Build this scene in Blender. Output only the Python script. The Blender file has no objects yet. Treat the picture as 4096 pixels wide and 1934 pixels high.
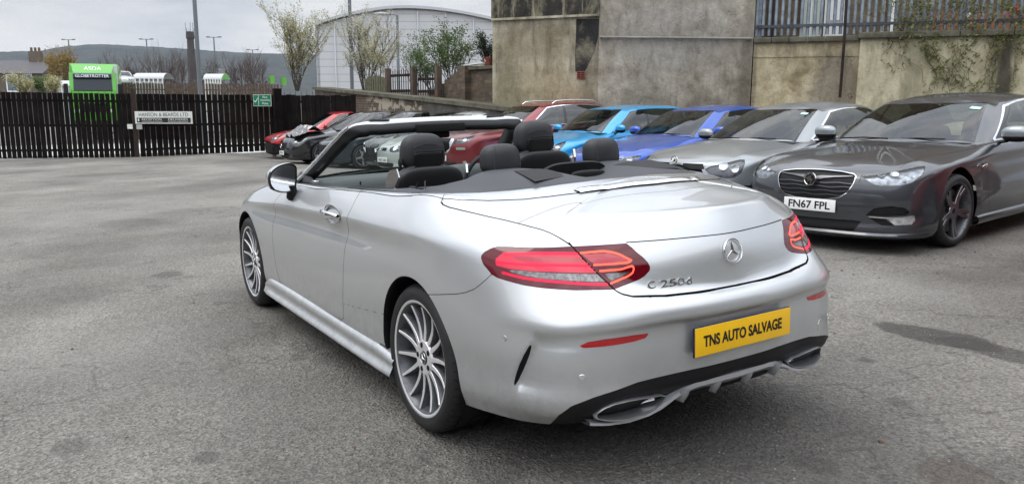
import bpy, bmesh, math, random
import numpy as np
from mathutils import Vector, Matrix
from mathutils.bvhtree import BVHTree

# ------------------------------------------------------------------ camera, sky, sun, exposure
S = bpy.context.scene
COL = S.collection
CAM = np.array([-3.0935, 2.3004, 1.42])          # yard coordinates: origin under the rear axle of the silver car, X to its front
YAW, PITCH, ROLL = -0.5542, -0.1706, -0.0283
FPX = 3212.0                                      # focal length in photo pixels (4096 wide)
def axes(yaw, pitch, roll):
    cy, sy, cp, sp = math.cos(yaw), math.sin(yaw), math.cos(pitch), math.sin(pitch)
    f = np.array([cy*cp, sy*cp, sp]); r = np.array([sy, -cy, 0.]); u = np.cross(r, f)
    c, s = math.cos(roll), math.sin(roll)
    return c*r+s*u, c*u-s*r, f
AY = np.stack(axes(YAW, PITCH, ROLL), 1)          # camera axes in yard coordinates
AW = np.stack(axes(YAW, -0.1745, 0.003), 1)       # camera axes in the world (the yard slopes by under two degrees)
YR = AW @ AY.T
YM = Matrix.Translation(CAM) @ Matrix(YR.tolist()).to_4x4() @ Matrix.Translation(-CAM)
def yw(p):                                        # yard point -> world point
    return Vector(YM @ Vector(p))
cam = bpy.data.cameras.new('camera'); camo = bpy.data.objects.new('camera', cam); COL.objects.link(camo)
cam.sensor_width = 36; cam.lens = 36*FPX/4096; cam.clip_end = 9000; cam.clip_start = .05
camo.matrix_world = Matrix.Translation(CAM) @ Matrix(np.stack([AW[:,0], AW[:,1], -AW[:,2]], 1).tolist()).to_4x4()
S.camera = camo
S.view_settings.view_transform = 'Standard'; S.view_settings.look = 'None'
S.view_settings.exposure = EXPO = 0.0; S.view_settings.gamma = 1
S.cycles.use_denoising = True
S.cycles.max_bounces = 8; S.cycles.transparent_max_bounces = 12

SUN_EL, SUN_AZ = math.radians(58), math.radians(60)   # direction the light comes from (azimuth from +X)
W = bpy.data.worlds.new('World'); S.world = W; W.use_nodes = True
nt = W.node_tree; N = nt.nodes; Lk = nt.links; bgn = N['Background']
sky = N.new('ShaderNodeTexSky'); sky.sky_type = 'NISHITA'; sky.sun_disc = False
sky.sun_elevation = SUN_EL; sky.sun_rotation = math.pi/2-SUN_AZ; sky.dust_density = 2.5
tc = N.new('ShaderNodeTexCoord'); mp = N.new('ShaderNodeMapping'); mp.inputs['Scale'].default_value = (1, 1, 4.2)
nz = N.new('ShaderNodeTexNoise'); nz.inputs['Scale'].default_value = 2.1; nz.inputs['Detail'].default_value = 8; nz.inputs['Roughness'].default_value = .55
cr = N.new('ShaderNodeValToRGB')
cr.color_ramp.elements[0].position = .41; cr.color_ramp.elements[0].color = (5.5, 5.95, 6.8, 1)
cr.color_ramp.elements[1].position = .60; cr.color_ramp.elements[1].color = (9.0, 9.1, 9.2, 1)
mx = N.new('ShaderNodeMix'); mx.data_type = 'RGBA'; mx.inputs['Factor'].default_value = .93
Lk.new(tc.outputs['Generated'], mp.inputs['Vector']); Lk.new(mp.outputs['Vector'], nz.inputs['Vector'])
Lk.new(nz.outputs['Fac'], cr.inputs['Fac']); Lk.new(sky.outputs['Color'], mx.inputs['A']); Lk.new(cr.outputs['Color'], mx.inputs['B'])
sp = N.new('ShaderNodeSeparateXYZ'); gm_ = N.new('ShaderNodeMapRange'); gm_.inputs['From Min'].default_value = .12; gm_.inputs['From Max'].default_value = 1.0
gm_.inputs['To Min'].default_value = .95; gm_.inputs['To Max'].default_value = 2.9        # an overcast sky is brighter overhead than at the horizon
gx = N.new('ShaderNodeMix'); gx.data_type = 'RGBA'; gx.blend_type = 'MULTIPLY'; gx.inputs['Factor'].default_value = 1
dt_ = N.new('ShaderNodeVectorMath'); dt_.operation = 'DOT_PRODUCT'; dt_.inputs[1].default_value = (-.80, .42, .42); Lk.new(tc.outputs['Generated'], dt_.inputs[0])
g2_ = N.new('ShaderNodeMapRange'); g2_.inputs['From Min'].default_value = -.1; g2_.inputs['From Max'].default_value = 1; g2_.inputs['To Min'].default_value = 1; g2_.inputs['To Max'].default_value = 1.6   # added brightening of the sky behind the camera, lifts surfaces that face it
Lk.new(dt_.outputs['Value'], g2_.inputs['Value']); ml_ = N.new('ShaderNodeMath'); ml_.operation = 'MULTIPLY'; Lk.new(gm_.outputs[0], ml_.inputs[0]); Lk.new(g2_.outputs[0], ml_.inputs[1])
Lk.new(tc.outputs['Generated'], sp.inputs[0]); Lk.new(sp.outputs['Z'], gm_.inputs['Value']); Lk.new(mx.outputs['Result'], gx.inputs['A']); Lk.new(ml_.outputs[0], gx.inputs['B'])
Lk.new(gx.outputs['Result'], bgn.inputs['Color']); bgn.inputs['Strength'].default_value = .1
sl = bpy.data.lights.new('sun', 'SUN'); sl.energy = .9; sl.angle = math.radians(28); sl.color = (1, .96, .9)
slo = bpy.data.objects.new('sun', sl); COL.objects.link(slo)
slo.rotation_euler = Vector((math.cos(SUN_EL)*math.cos(SUN_AZ), math.cos(SUN_EL)*math.sin(SUN_AZ), math.sin(SUN_EL))).to_track_quat('Z', 'Y').to_euler()

# ------------------------------------------------------------------ helpers
def hermite(T, P, t):
    T = np.asarray(T, float); P = np.asarray(P, float); t = np.asarray(t, float)
    d = np.diff(T); m = np.diff(P, axis=0)/d.reshape((-1,)+(1,)*(P.ndim-1))
    tg = np.empty_like(P); tg[0] = m[0]; tg[-1] = m[-1]
    w = (d[1:]/(d[:-1]+d[1:])).reshape((-1,)+(1,)*(P.ndim-1))
    tg[1:-1] = m[:-1]*w+m[1:]*(1-w)
    k = np.clip(np.searchsorted(T, t, side='right')-1, 0, len(T)-2)
    h = d[k]; u = (t-T[k])/h
    sh = (-1,)+(1,)*(P.ndim-1); u = u.reshape(sh); h = h.reshape(sh)
    return ((2*u**3-3*u**2+1)*P[k]+(u**3-2*u**2+u)*h*tg[k]+(-2*u**3+3*u**2)*P[k+1]+(u**3-u**2)*h*tg[k+1])
def chord(P):
    return np.concatenate([[0], np.cumsum(np.linalg.norm(np.diff(P, axis=0), axis=1))])
def resample(G, axis, n, power=1.0):
    """cubic through the key lines of grid G (rows, cols, 3); n samples, spaced by average chord"""
    A = G if axis == 0 else G.transpose(1, 0, 2)
    d = np.linalg.norm(np.diff(A, axis=0), axis=2).mean(1)+1e-4
    T = np.concatenate([[0], np.cumsum(d)])
    out = hermite(T, A, np.linspace(0, T[-1], n))
    return out if axis == 0 else out.transpose(1, 0, 2)
def interp_keys(idx, vals, n):
    vals = np.asarray(vals, float); out = np.zeros((n,)+vals.shape[1:])
    f = vals.reshape(len(vals), -1); o = out.reshape(n, -1)
    for j in range(f.shape[1]): o[:, j] = np.interp(range(n), idx, f[:, j])
    return out

# ------------------------------------------------------------------ body surface of the silver convertible
def car_surface(outline, keyidx, prof, zc, spine_rear, spine_front, nfirst, nlast, ndeck=6, ncol=420, nrow=84, crown=2.3):
    """outline: (x, y, nx, ny) key columns nose..tail; prof: wall rows (inset, z) per key index; deck rows run to the spine"""
    O = np.array(outline, float); n = len(O)
    nn = O[:, 2:]/np.linalg.norm(O[:, 2:], axis=1, keepdims=True)
    PR = interp_keys(keyidx, prof, n); nw = PR.shape[1]
    zt, zv = np.array(zc).T
    o = np.argsort(zt); zt, zv = zt[o], zv[o]
    Zc = lambda x: float(hermite(zt, zv.reshape(-1, 1), [np.clip(x, zt[0], zt[-1])])[0, 0])
    G = np.zeros((n, nw+ndeck, 3))
    for k in range(n):
        for j in range(nw):
            G[k, j, :2] = O[k, :2]-nn[k]*PR[k, j, 0]; G[k, j, 2] = PR[k, j, 1]
        E = G[k, nw-1].copy()
        sx = float(np.clip(E[0], spine_rear, spine_front))
        Sp = np.array([sx, 0., Zc(sx)])
        dz = E[2]-Zc(E[0])
        for i in range(ndeck):
            u = ((i+1)/ndeck)**1.5
            p = E*(1-u)+Sp*u
            rad = 1-u
            p[2] = Zc(p[0])+dz*rad**crown
            G[k, nw+i] = p
    M = G[-2::-1].copy() if abs(O[-1, 1]) < 1e-6 else G[::-1].copy()
    M[:, :, 1] *= -1
    full = np.concatenate([G, M], 0)
    if abs(O[0, 1]) < 1e-6: full = np.concatenate([M[-2:-1], full, G[1:2]], 0)
    g = resample(full, 1, nrow)
    d = np.linalg.norm(np.diff(full[:, :6], axis=0), axis=2).mean(1)+1e-4
    T = np.concatenate([[0], np.cumsum(d)])
    lo = T[1] if abs(O[0, 1]) < 1e-6 else 0; hi = T[-2] if abs(O[0, 1]) < 1e-6 else T[-1]
    g = hermite(T, g, np.linspace(lo, hi, 2*ncol))
    return g
CONV_OUT = [(3.64,0,1,0),(3.62,.35,1,.05),(3.53,.62,.85,.5),(3.38,.80,.5,.85),(3.16,.875,.15,1),(2.84,.90,0,1),(2.45,.895,0,1),(2.05,.888,0,1),
    (1.45,.888,0,1),(.85,.892,0,1),(.40,.897,0,1),(0,.905,0,1),(-.28,.902,-.03,1),(-.52,.878,-.12,1),(-.72,.828,-.35,.93),(-.87,.737,-.72,.69),
    (-.968,.578,-.92,.38),(-1.015,.38,-.975,.2),(-1.045,.18,-1,.08),(-1.05,0,-1,0)]
CONV_KEY = [0, 3, 5, 7, 9, 11, 13, 15, 17, 19]
CONV_PROF = [
 [(0.1,0.2),(0.05,0.27),(0.0,0.36),(0.0,0.45),(0.0,0.49),(0.01,0.53),(0.02,0.58),(0.035,0.62),(0.06,0.655),(0.11,0.69),(0.173,0.7215),(0.2,0.735)],
 [(0.08,0.2),(0.04,0.27),(0.0,0.38),(0.0,0.48),(0.0,0.525),(0.01,0.57),(0.03,0.64),(0.055,0.68),(0.085,0.71),(0.14,0.745),(0.196,0.766),(0.22,0.775)],
 [(0.05,0.19),(0.012,0.27),(0.0,0.4),(0.0,0.54),(0.0,0.6),(0.004,0.66),(0.016,0.735),(0.025,0.775),(0.045,0.8),(0.095,0.845),(0.1832,0.8828),(0.2,0.89)],
 [(0.05,0.19),(0.014,0.27),(0.006,0.4),(0.0,0.55),(0.003,0.615),(0.01,0.68),(0.028,0.765),(0.008,0.812),(0.012,0.835),(0.045,0.895),(0.0811,0.937),(0.088,0.945)],
 [(0.05,0.19),(0.012,0.27),(0.004,0.4),(0.0,0.55),(0.002,0.625),(0.008,0.7),(0.026,0.8),(0.008,0.862),(0.014,0.885),(0.045,0.94),(0.0811,0.9854),(0.088,0.994)],
 [(0.05,0.2),(0.02,0.3),(0.01,0.45),(0.0,0.6),(0.0,0.66),(0.002,0.72),(0.014,0.815),(0.014,0.872),(0.024,0.9),(0.072,0.965),(0.13,1.0238),(0.142,1.035)],
 [(0.05,0.24),(0.02,0.31),(0.01,0.42),(0.0,0.55),(0.002,0.62),(0.008,0.655),(0.034,0.79),(0.062,0.87),(0.098,0.91),(0.185,0.97),(0.278,1.0075),(0.295,1.0125)],
 [(0.08,0.255),(0.012,0.32),(0.0,0.43),(0.0,0.55),(0.012,0.6),(0.008,0.64),(0.082,0.76),(0.13,0.84),(0.172,0.905),(0.24,0.953),(0.33,0.9925),(0.348,0.999)],
 [(0.09,0.29),(0.045,0.36),(0.032,0.43),(0.022,0.54),(0.02,0.612),(0.0,0.642),(0.022,0.705),(0.078,0.74),(0.098,0.82),(0.145,0.915),(0.192,0.9935),(0.199,1.001)],
 [(0.09,0.3),(0.045,0.37),(0.032,0.43),(0.028,0.54),(0.022,0.612),(0.0,0.64),(0.018,0.7),(0.065,0.722),(0.072,0.82),(0.105,0.915),(0.1473,0.9951),(0.152,1.004)]]
CONV_Z = [(3.64,.60),(3.42,.78),(3.2,.86),(3.0,.90),(2.5,.965),(2.1,1.01),(1.6,1.02),(.85,1.03),(0,1.085),(-.4,1.088),(-.5,1.073),(-.6,1.057),(-.7,1.040),(-.78,1.021),(-.84,1.010),(-.898,1.004)]
def conv_grid():
    return car_surface(CONV_OUT, CONV_KEY, CONV_PROF, CONV_Z, -.40, 3.0, 4, 14)
#@@BODY_END
# ------------------------------------------------------------------ materials
MATS = {}
def nodes(name):
    m = bpy.data.materials.new(name); m.use_nodes = True
    t = m.node_tree; MATS[name] = m
    return m, t, t.nodes['Principled BSDF']
def nd(t, kind, **kw):
    n = t.nodes.new(kind)
    for k, v in kw.items():
        if k in n.inputs: n.inputs[k].default_value = v
        else: setattr(n, k, v)
    return n
def noise_ramp(t, scale, stops, detail=6, rough=.6, coord='Object', sc=(1, 1, 1), dist=0):
    c = nd(t, 'ShaderNodeTexCoord'); m = nd(t, 'ShaderNodeMapping'); m.inputs['Scale'].default_value = sc
    n = nd(t, 'ShaderNodeTexNoise', Scale=scale, Detail=detail, Roughness=rough, Distortion=dist)
    r = nd(t, 'ShaderNodeValToRGB'); e = r.color_ramp.elements
    while len(e) < len(stops): e.new(.5)
    for i, (p, col) in enumerate(stops): e[i].position = p; e[i].color = tuple(col)+(1,)
    t.links.new(c.outputs[coord], m.inputs['Vector']); t.links.new(m.outputs['Vector'], n.inputs['Vector']); t.links.new(n.outputs['Fac'], r.inputs['Fac'])
    return r, n, m
def mixc(t, fac, a, b, mode='MIX'):
    m = nd(t, 'ShaderNodeMix'); m.data_type = 'RGBA'; m.blend_type = mode
    for s, k in ((fac, 'Factor'), (a, 'A'), (b, 'B')):
        i = [q for q in m.inputs if q.name == k and (q.type == ('VALUE' if k == 'Factor' else 'RGBA'))][0]
        if hasattr(s, 'default_value') or hasattr(s, 'links'): t.links.new(s, i)
        elif k == 'Factor': i.default_value = s
        else: i.default_value = tuple(s)+(1,)
    return [o for o in m.outputs if o.type == 'RGBA'][0]
def pm(name, c, r=.5, m=0., coat=0., cr=.03, var=0., vs=4., bump=0., bs=200., spec=.4, em=None, es=1., rv=0.):
    """plain principled material, with optional colour variation, bump and roughness variation"""
    if name in MATS: return MATS[name]
    mt, t, b = nodes(name)
    b.inputs['Base Color'].default_value = tuple(c)+(1,); b.inputs['Roughness'].default_value = r; b.inputs['Metallic'].default_value = m
    b.inputs['Coat Weight'].default_value = coat; b.inputs['Coat Roughness'].default_value = cr; b.inputs['Specular IOR Level'].default_value = spec
    if em: b.inputs['Emission Color'].default_value = tuple(em)+(1,); b.inputs['Emission Strength'].default_value = es
    if var:
        lo = [max(0, x*(1-var)) for x in c]; hi = [min(1, x*(1+var)) for x in c]
        rr, n, mm = noise_ramp(t, vs, [(.3, lo), (.7, hi)])
        t.links.new(rr.outputs['Color'], b.inputs['Base Color'])
    if rv:
        rr, n, mm = noise_ramp(t, 5, [(.35, (r,)*3), (.75, (min(1, r+rv),)*3)])
        t.links.new(rr.outputs['Color'], b.inputs['Roughness'])
    if bump:
        c_ = nd(t, 'ShaderNodeTexCoord'); n = nd(t, 'ShaderNodeTexNoise', Scale=bs, Detail=3); bp_ = nd(t, 'ShaderNodeBump', Strength=bump, Distance=.002)
        t.links.new(c_.outputs['Object'], n.inputs['Vector']); t.links.new(n.outputs['Fac'], bp_.inputs['Height']); t.links.new(bp_.outputs['Normal'], b.inputs['Normal'])
    return mt
def paint(name, c, m=.55, r=.34, dust=0., dustc=(.32, .30, .27), cr=.03, grime=0.):
    """car paint: metallic base under a clear coat; dust lies on the surfaces that face up, road grime low on the sides"""
    if name in MATS: return MATS[name]
    mt, t, b = nodes(name)
    b.inputs['Metallic'].default_value = m; b.inputs['Roughness'].default_value = r
    b.inputs['Coat Weight'].default_value = 1; b.inputs['Coat Roughness'].default_value = cr
    rr, n, mm = noise_ramp(t, 2200, [(.3, [x*.88 for x in c]), (.7, [min(1, x*1.1) for x in c])], detail=1)
    col = rr.outputs['Color']
    co = nd(t, 'ShaderNodeTexCoord'); ge = nd(t, 'ShaderNodeNewGeometry'); sx = nd(t, 'ShaderNodeSeparateXYZ'); t.links.new(ge.outputs['Normal'], sx.inputs[0])
    if dust:
        mr = nd(t, 'ShaderNodeMapRange'); mr.inputs['From Min'].default_value = .3; mr.inputs['From Max'].default_value = .95; mr.inputs['To Max'].default_value = dust
        t.links.new(sx.outputs['Z'], mr.inputs['Value'])
        n2 = nd(t, 'ShaderNodeTexNoise', Scale=5, Detail=8, Roughness=.7); t.links.new(co.outputs['Object'], n2.inputs['Vector'])
        mu = nd(t, 'ShaderNodeMath', operation='MULTIPLY'); t.links.new(mr.outputs[0], mu.inputs[0])
        m2 = nd(t, 'ShaderNodeMapRange'); m2.inputs['From Min'].default_value = .3; m2.inputs['From Max'].default_value = .6; m2.inputs['To Min'].default_value = .45
        t.links.new(n2.outputs['Fac'], m2.inputs['Value']); t.links.new(m2.outputs[0], mu.inputs[1])
        col = mixc(t, mu.outputs[0], col, dustc)
        r2 = nd(t, 'ShaderNodeMapRange'); r2.inputs['To Min'].default_value = cr; r2.inputs['To Max'].default_value = .45
        t.links.new(mu.outputs[0], r2.inputs['Value']); t.links.new(r2.outputs[0], b.inputs['Coat Roughness'])
        im = nd(t, 'ShaderNodeMath', operation='MULTIPLY_ADD'); im.inputs[1].default_value = -m*.9; im.inputs[2].default_value = m
        t.links.new(mu.outputs[0], im.inputs[0]); t.links.new(im.outputs[0], b.inputs['Metallic'])
    if grime:
        so = nd(t, 'ShaderNodeSeparateXYZ'); t.links.new(co.outputs['Object'], so.inputs[0])
        mr = nd(t, 'ShaderNodeMapRange'); mr.inputs['From Min'].default_value = .55; mr.inputs['From Max'].default_value = .25; mr.inputs['To Max'].default_value = 1
        t.links.new(so.outputs['Z'], mr.inputs['Value'])
        n2 = nd(t, 'ShaderNodeTexNoise', Scale=16, Detail=10, Roughness=.75); t.links.new(co.outputs['Object'], n2.inputs['Vector'])
        m2 = nd(t, 'ShaderNodeMapRange'); m2.inputs['From Min'].default_value = .42; m2.inputs['From Max'].default_value = .7; t.links.new(n2.outputs['Fac'], m2.inputs['Value'])
        mu = nd(t, 'ShaderNodeMath', operation='MULTIPLY'); t.links.new(mr.outputs[0], mu.inputs[0]); t.links.new(m2.outputs[0], mu.inputs[1])
        m3 = nd(t, 'ShaderNodeMath', operation='MULTIPLY'); m3.inputs[1].default_value = grime; t.links.new(mu.outputs[0], m3.inputs[0])
        col = mixc(t, m3.outputs[0], col, (.30, .30, .29))
        ad = nd(t, 'ShaderNodeMath', operation='MULTIPLY_ADD'); ad.inputs[1].default_value = .35; ad.inputs[2].default_value = cr
        t.links.new(m3.outputs[0], ad.inputs[0]); t.links.new(ad.outputs[0], b.inputs['Coat Roughness'])
    t.links.new(col, b.inputs['Base Color'])
    return mt
SILVER = paint('silver_paint', (.56, .575, .58), m=.66, r=.38, grime=.6)
BLACKGLOSS = pm('gloss_black', (.012, .012, .013), .08, coat=.5)
BLACKPL = pm('black_plastic', (.010, .010, .0105), .55, bump=.15, bs=900, spec=.22)
DARK = pm('dark_void', (.004, .004, .004), .9)
RUBBER = pm('tyre_rubber', (.016, .016, .0165), .62, var=.35, vs=9, bump=.3, bs=500)
CHROME = pm('chrome', (.83, .84, .85), .07, 1)
SATIN = pm('satin_aluminium', (.90, .91, .92), .20, 1, rv=.06)
ALLOY = pm('alloy_machined', (.78, .78, .79), .42, .65)
ALLOYD = pm('alloy_grey', (.12, .123, .13), .4, .6, var=.35, vs=30)
BRAKE = pm('brake_disc', (.22, .21, .20), .45, .8, var=.3, vs=20)
LEATHER = pm('black_leather', (.020, .020, .022), .46, bump=.35, bs=420)
LEATHERG = pm('dark_grey_trim', (.050, .052, .057), .55, bump=.25, bs=500)
MESHF = pm('speaker_fabric', (.022, .022, .024), .75, bump=.4, bs=900)
WHITEP = pm('white_plate', (.80, .80, .77), .35, coat=.3)
YELLOWP = pm('yellow_plate', (.86, .49, .004), .3, coat=.4, var=.04, vs=12)
BLACKT = pm('black_lettering', (.01, .01, .01), .4)
REDREF = pm('red_reflector', (.38, .004, .008), .14, coat=1)
def glassmat(name, tint, alpha, r=.02, refl=.06):
    mt, t, b = nodes(name)
    tr = nd(t, 'ShaderNodeBsdfTransparent'); tr.inputs['Color'].default_value = tuple(tint)+(1,)
    gl = nd(t, 'ShaderNodeBsdfGlossy', Roughness=r); lw = nd(t, 'ShaderNodeLayerWeight', Blend=.5); pw = nd(t, 'ShaderNodeMath', operation='POWER'); pw.inputs[1].default_value = 5; t.links.new(lw.outputs['Facing'], pw.inputs[0]); fr = nd(t, 'ShaderNodeMath', operation='MULTIPLY_ADD'); fr.inputs[1].default_value = .92; fr.inputs[2].default_value = refl; t.links.new(pw.outputs[0], fr.inputs[0])
    di = nd(t, 'ShaderNodeBsdfDiffuse'); di.inputs['Color'].default_value = (.004, .005, .005, 1)
    m1 = nd(t, 'ShaderNodeMixShader'); m1.inputs[0].default_value = alpha
    t.links.new(tr.outputs[0], m1.inputs[1]); t.links.new(di.outputs[0], m1.inputs[2])
    mxs = nd(t, 'ShaderNodeMixShader'); t.links.new(fr.outputs[0], mxs.inputs[0]); t.links.new(m1.outputs[0], mxs.inputs[1]); t.links.new(gl.outputs[0], mxs.inputs[2])
    t.links.new(mxs.outputs[0], t.nodes['Material Output'].inputs['Surface'])
    return mt
GLASS = glassmat('clear_glass', (.90, .96, .94), 0.)
CARGLASS = glassmat('car_glass', (.42, .50, .47), .22, refl=.12)
LENS = glassmat('lamp_lens', (.92, .94, .95), 0.)
LAMPRED = pm('tail_lens_red', (.10, .0, .006), .09, coat=.45, spec=.3)
LAMPLIT = pm('tail_lit_panel', (.25, .0, .02), .15, coat=.5, em=(1, .0, .045), es=.55)
LED = pm('tail_light_guide', (.4, .0, .01), .3, em=(1, .0, .05), es=1.3)
LEDHOT = pm('tail_light_guide_bright', (.5, .02, .02), .3, em=(1, .10, .05), es=2.0)
REVERSE = pm('clear_reverse_lens', (.13, .13, .13), .15, .4, coat=1, var=.7, vs=60)
REFLB = pm('headlamp_bowl', (.66, .67, .69), .34, .75, var=.45, vs=18)

# ------------------------------------------------------------------ mesh helpers
def link(name, me, mat=None, parent=None, smooth=None):
    if mat is not None and not me.materials:
        me.materials.append(mat)
    o = bpy.data.objects.new(name, me); COL.objects.link(o)
    if parent is not None: o.parent = parent
    if smooth is not None:
        me.polygons.foreach_set('use_smooth', [True]*len(me.polygons))
        if smooth < 180:
            me.set_sharp_from_angle(angle=math.radians(smooth))
    return o
def tag(o, label=None, cat=None, group=None, kind=None):
    if label: o['label'] = label
    if cat: o['category'] = cat
    if group: o['group'] = group
    if kind: o['kind'] = kind
    return o
def empty(name, label, cat, mat=None, group=None):
    o = bpy.data.objects.new(name, None); COL.objects.link(o); o.empty_display_size = .2
    if mat is not None: o.matrix_world = mat
    return tag(o, label, cat, group)
class MB:
    """collects shapes into one mesh"""
    def __init__(s): s.v = []; s.f = []
    def add(s, V, F, M=None):
        b = len(s.v)
        if M is not None: V = [tuple(M @ Vector(p)) for p in V]
        s.v += [tuple(p) for p in V]; s.f += [tuple(b+i for i in f) for f in F]; return s
    def box(s, c, d, M=None, bev=0.):
        x, y, z = d[0]/2, d[1]/2, d[2]/2; T = Matrix.Translation(c)
        if M is not None: T = T @ M
        if bev <= 0:
            V = [(a*x, b*y, e*z) for a in (-1, 1) for b in (-1, 1) for e in (-1, 1)]
            return s.add(V, [(0,1,3,2),(4,6,7,5),(0,4,5,1),(2,3,7,6),(0,2,6,4),(1,5,7,3)], T)
        bm = bmesh.new(); bmesh.ops.create_cube(bm, size=1)
        for v in bm.verts: v.co = Vector((v.co.x*2*x, v.co.y*2*y, v.co.z*2*z))
        bmesh.ops.bevel(bm, geom=bm.edges[:], offset=bev, segments=3, affect='EDGES', profile=.5)
        bm.verts.index_update()
        s.add([v.co.copy() for v in bm.verts], [[v.index for v in f.verts] for f in bm.faces], T); bm.free(); return s
    def bm(s, bm, M=None):
        bm.verts.index_update()
        return s.add([v.co.copy() for v in bm.verts], [[v.index for v in f.verts] for f in bm.faces], M)
    def prism(s, pts, o, ax, ay, az, h):
        """polygon pts in plane (ax, ay) at o, from az*0 to az*h"""
        o, ax, ay, az = Vector(o), Vector(ax), Vector(ay), Vector(az); n = len(pts)
        V = [o+ax*p[0]+ay*p[1] for p in pts]+[o+ax*p[0]+ay*p[1]+az*h for p in pts]
        return s.add(V, [tuple(range(n))[::-1], tuple(range(n, 2*n))]+[(i, (i+1) % n, n+(i+1) % n, n+i) for i in range(n)])
    def tube(s, P, r, n=8, cap=True, flat=1.):
        P = [Vector(p) for p in P]; m = len(P); R = [r]*m if np.isscalar(r) else r
        V = []; up = None
        for i, p in enumerate(P):
            d = (P[min(i+1, m-1)]-P[max(i-1, 0)]).normalized()
            if up is None: up = d.orthogonal().normalized() if abs(d.z) > .95 else d.cross(Vector((0, 0, 1))).normalized()
            a = (up-d*up.dot(d)).normalized(); up = a; b = d.cross(a)
            for k in range(n):
                t = 2*math.pi*k/n; V.append(p+(a*math.cos(t)+b*math.sin(t)*flat)*R[i])
        F = [(i*n+k, i*n+(k+1) % n, (i+1)*n+(k+1) % n, (i+1)*n+k) for i in range(m-1) for k in range(n)]
        if cap: F += [tuple(range(n))[::-1], tuple((m-1)*n+k for k in range(n))]
        return s.add(V, F)
    def lathe(s, prof, n=48, M=None, a0=0., a1=2*math.pi):
        """prof (r, h) about local Y axis"""
        full = abs(a1-a0-2*math.pi) < 1e-6; k = n if full else n+1; m = len(prof); V = []
        for i in range(k):
            t = a0+(a1-a0)*i/n
            V += [(r*math.cos(t), h, r*math.sin(t)) for r, h in prof]
        F = []
        for i in range(n):
            j = (i+1) % k
            F += [(i*m+q, j*m+q, j*m+q+1, i*m+q+1) for q in range(m-1)]
        return s.add(V, F, M)
    def grid(s, G, M=None, flip=False):
        a, b = len(G), len(G[0]); V = [tuple(p) for r in G for p in r]
        F = [(i*b+j, (i+1)*b+j, (i+1)*b+j+1, i*b+j+1) for i in range(a-1) for j in range(b-1)]
        if flip: F = [f[::-1] for f in F]
        return s.add(V, F, M)
    def mesh(s, name='m'):
        me = bpy.data.meshes.new(name); me.from_pydata(s.v, [], s.f); me.update(); return me
    def build(s, name, mat=None, parent=None, smooth=None, clean=False):
        me = s.mesh(name)
        if clean:
            b = bmesh.new(); b.from_mesh(me); bmesh.ops.remove_doubles(b, verts=b.verts, dist=1e-5); bmesh.ops.recalc_face_normals(b, faces=b.faces); b.to_mesh(me); b.free()
        return link(name, me, mat, parent, smooth)
TXT = {}
def text_mesh(body, size, depth=.002, bold=.0, sx=1., space=1.):
    cu = bpy.data.curves.new('t', 'FONT'); cu.body = body; cu.size = size; cu.extrude = depth/2; cu.offset = bold; cu.align_x = 'CENTER'; cu.align_y = 'CENTER'; cu.space_character = space
    cu.resolution_u = 4
    o = bpy.data.objects.new('t', cu); COL.objects.link(o); o.scale = (1, 1, 1)
    dg = bpy.context.evaluated_depsgraph_get(); me = bpy.data.meshes.new_from_object(o.evaluated_get(dg))
    COL.objects.unlink(o); bpy.data.objects.remove(o); bpy.data.curves.remove(cu)
    if sx != 1: me.transform(Matrix.Diagonal((sx, 1, 1, 1)))
    me.materials.clear(); return me
def text(name, body, size, M, mat, parent=None, **k):
    me = text_mesh(body, size, **k); o = link(name, me, mat, parent); o.matrix_local = M; return o
def fit_text(name, body, w, h, M, mat, parent=None, depth=.002, bold=0.):
    """lettering stretched to w x h"""
    me = text_mesh(body, h, depth, bold); co = np.array([v.co[:] for v in me.vertices])
    lo, hi = co.min(0), co.max(0)
    me.transform(Matrix.Translation(Vector(-(lo+hi)/2)*1)); me.transform(Matrix.Diagonal((w/(hi[0]-lo[0]), h/(hi[1]-lo[1]), 1, 1)))
    o = link(name, me, mat, parent); o.matrix_local = M; return o
def frame(o, x, z):
    """matrix: local X along x, local Z along z"""
    x = Vector(x).normalized(); z = Vector(z).normalized(); y = z.cross(x).normalized(); x = y.cross(z)
    return Matrix.Translation(o) @ Matrix((x, y, z)).transposed().to_4x4()

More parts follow.
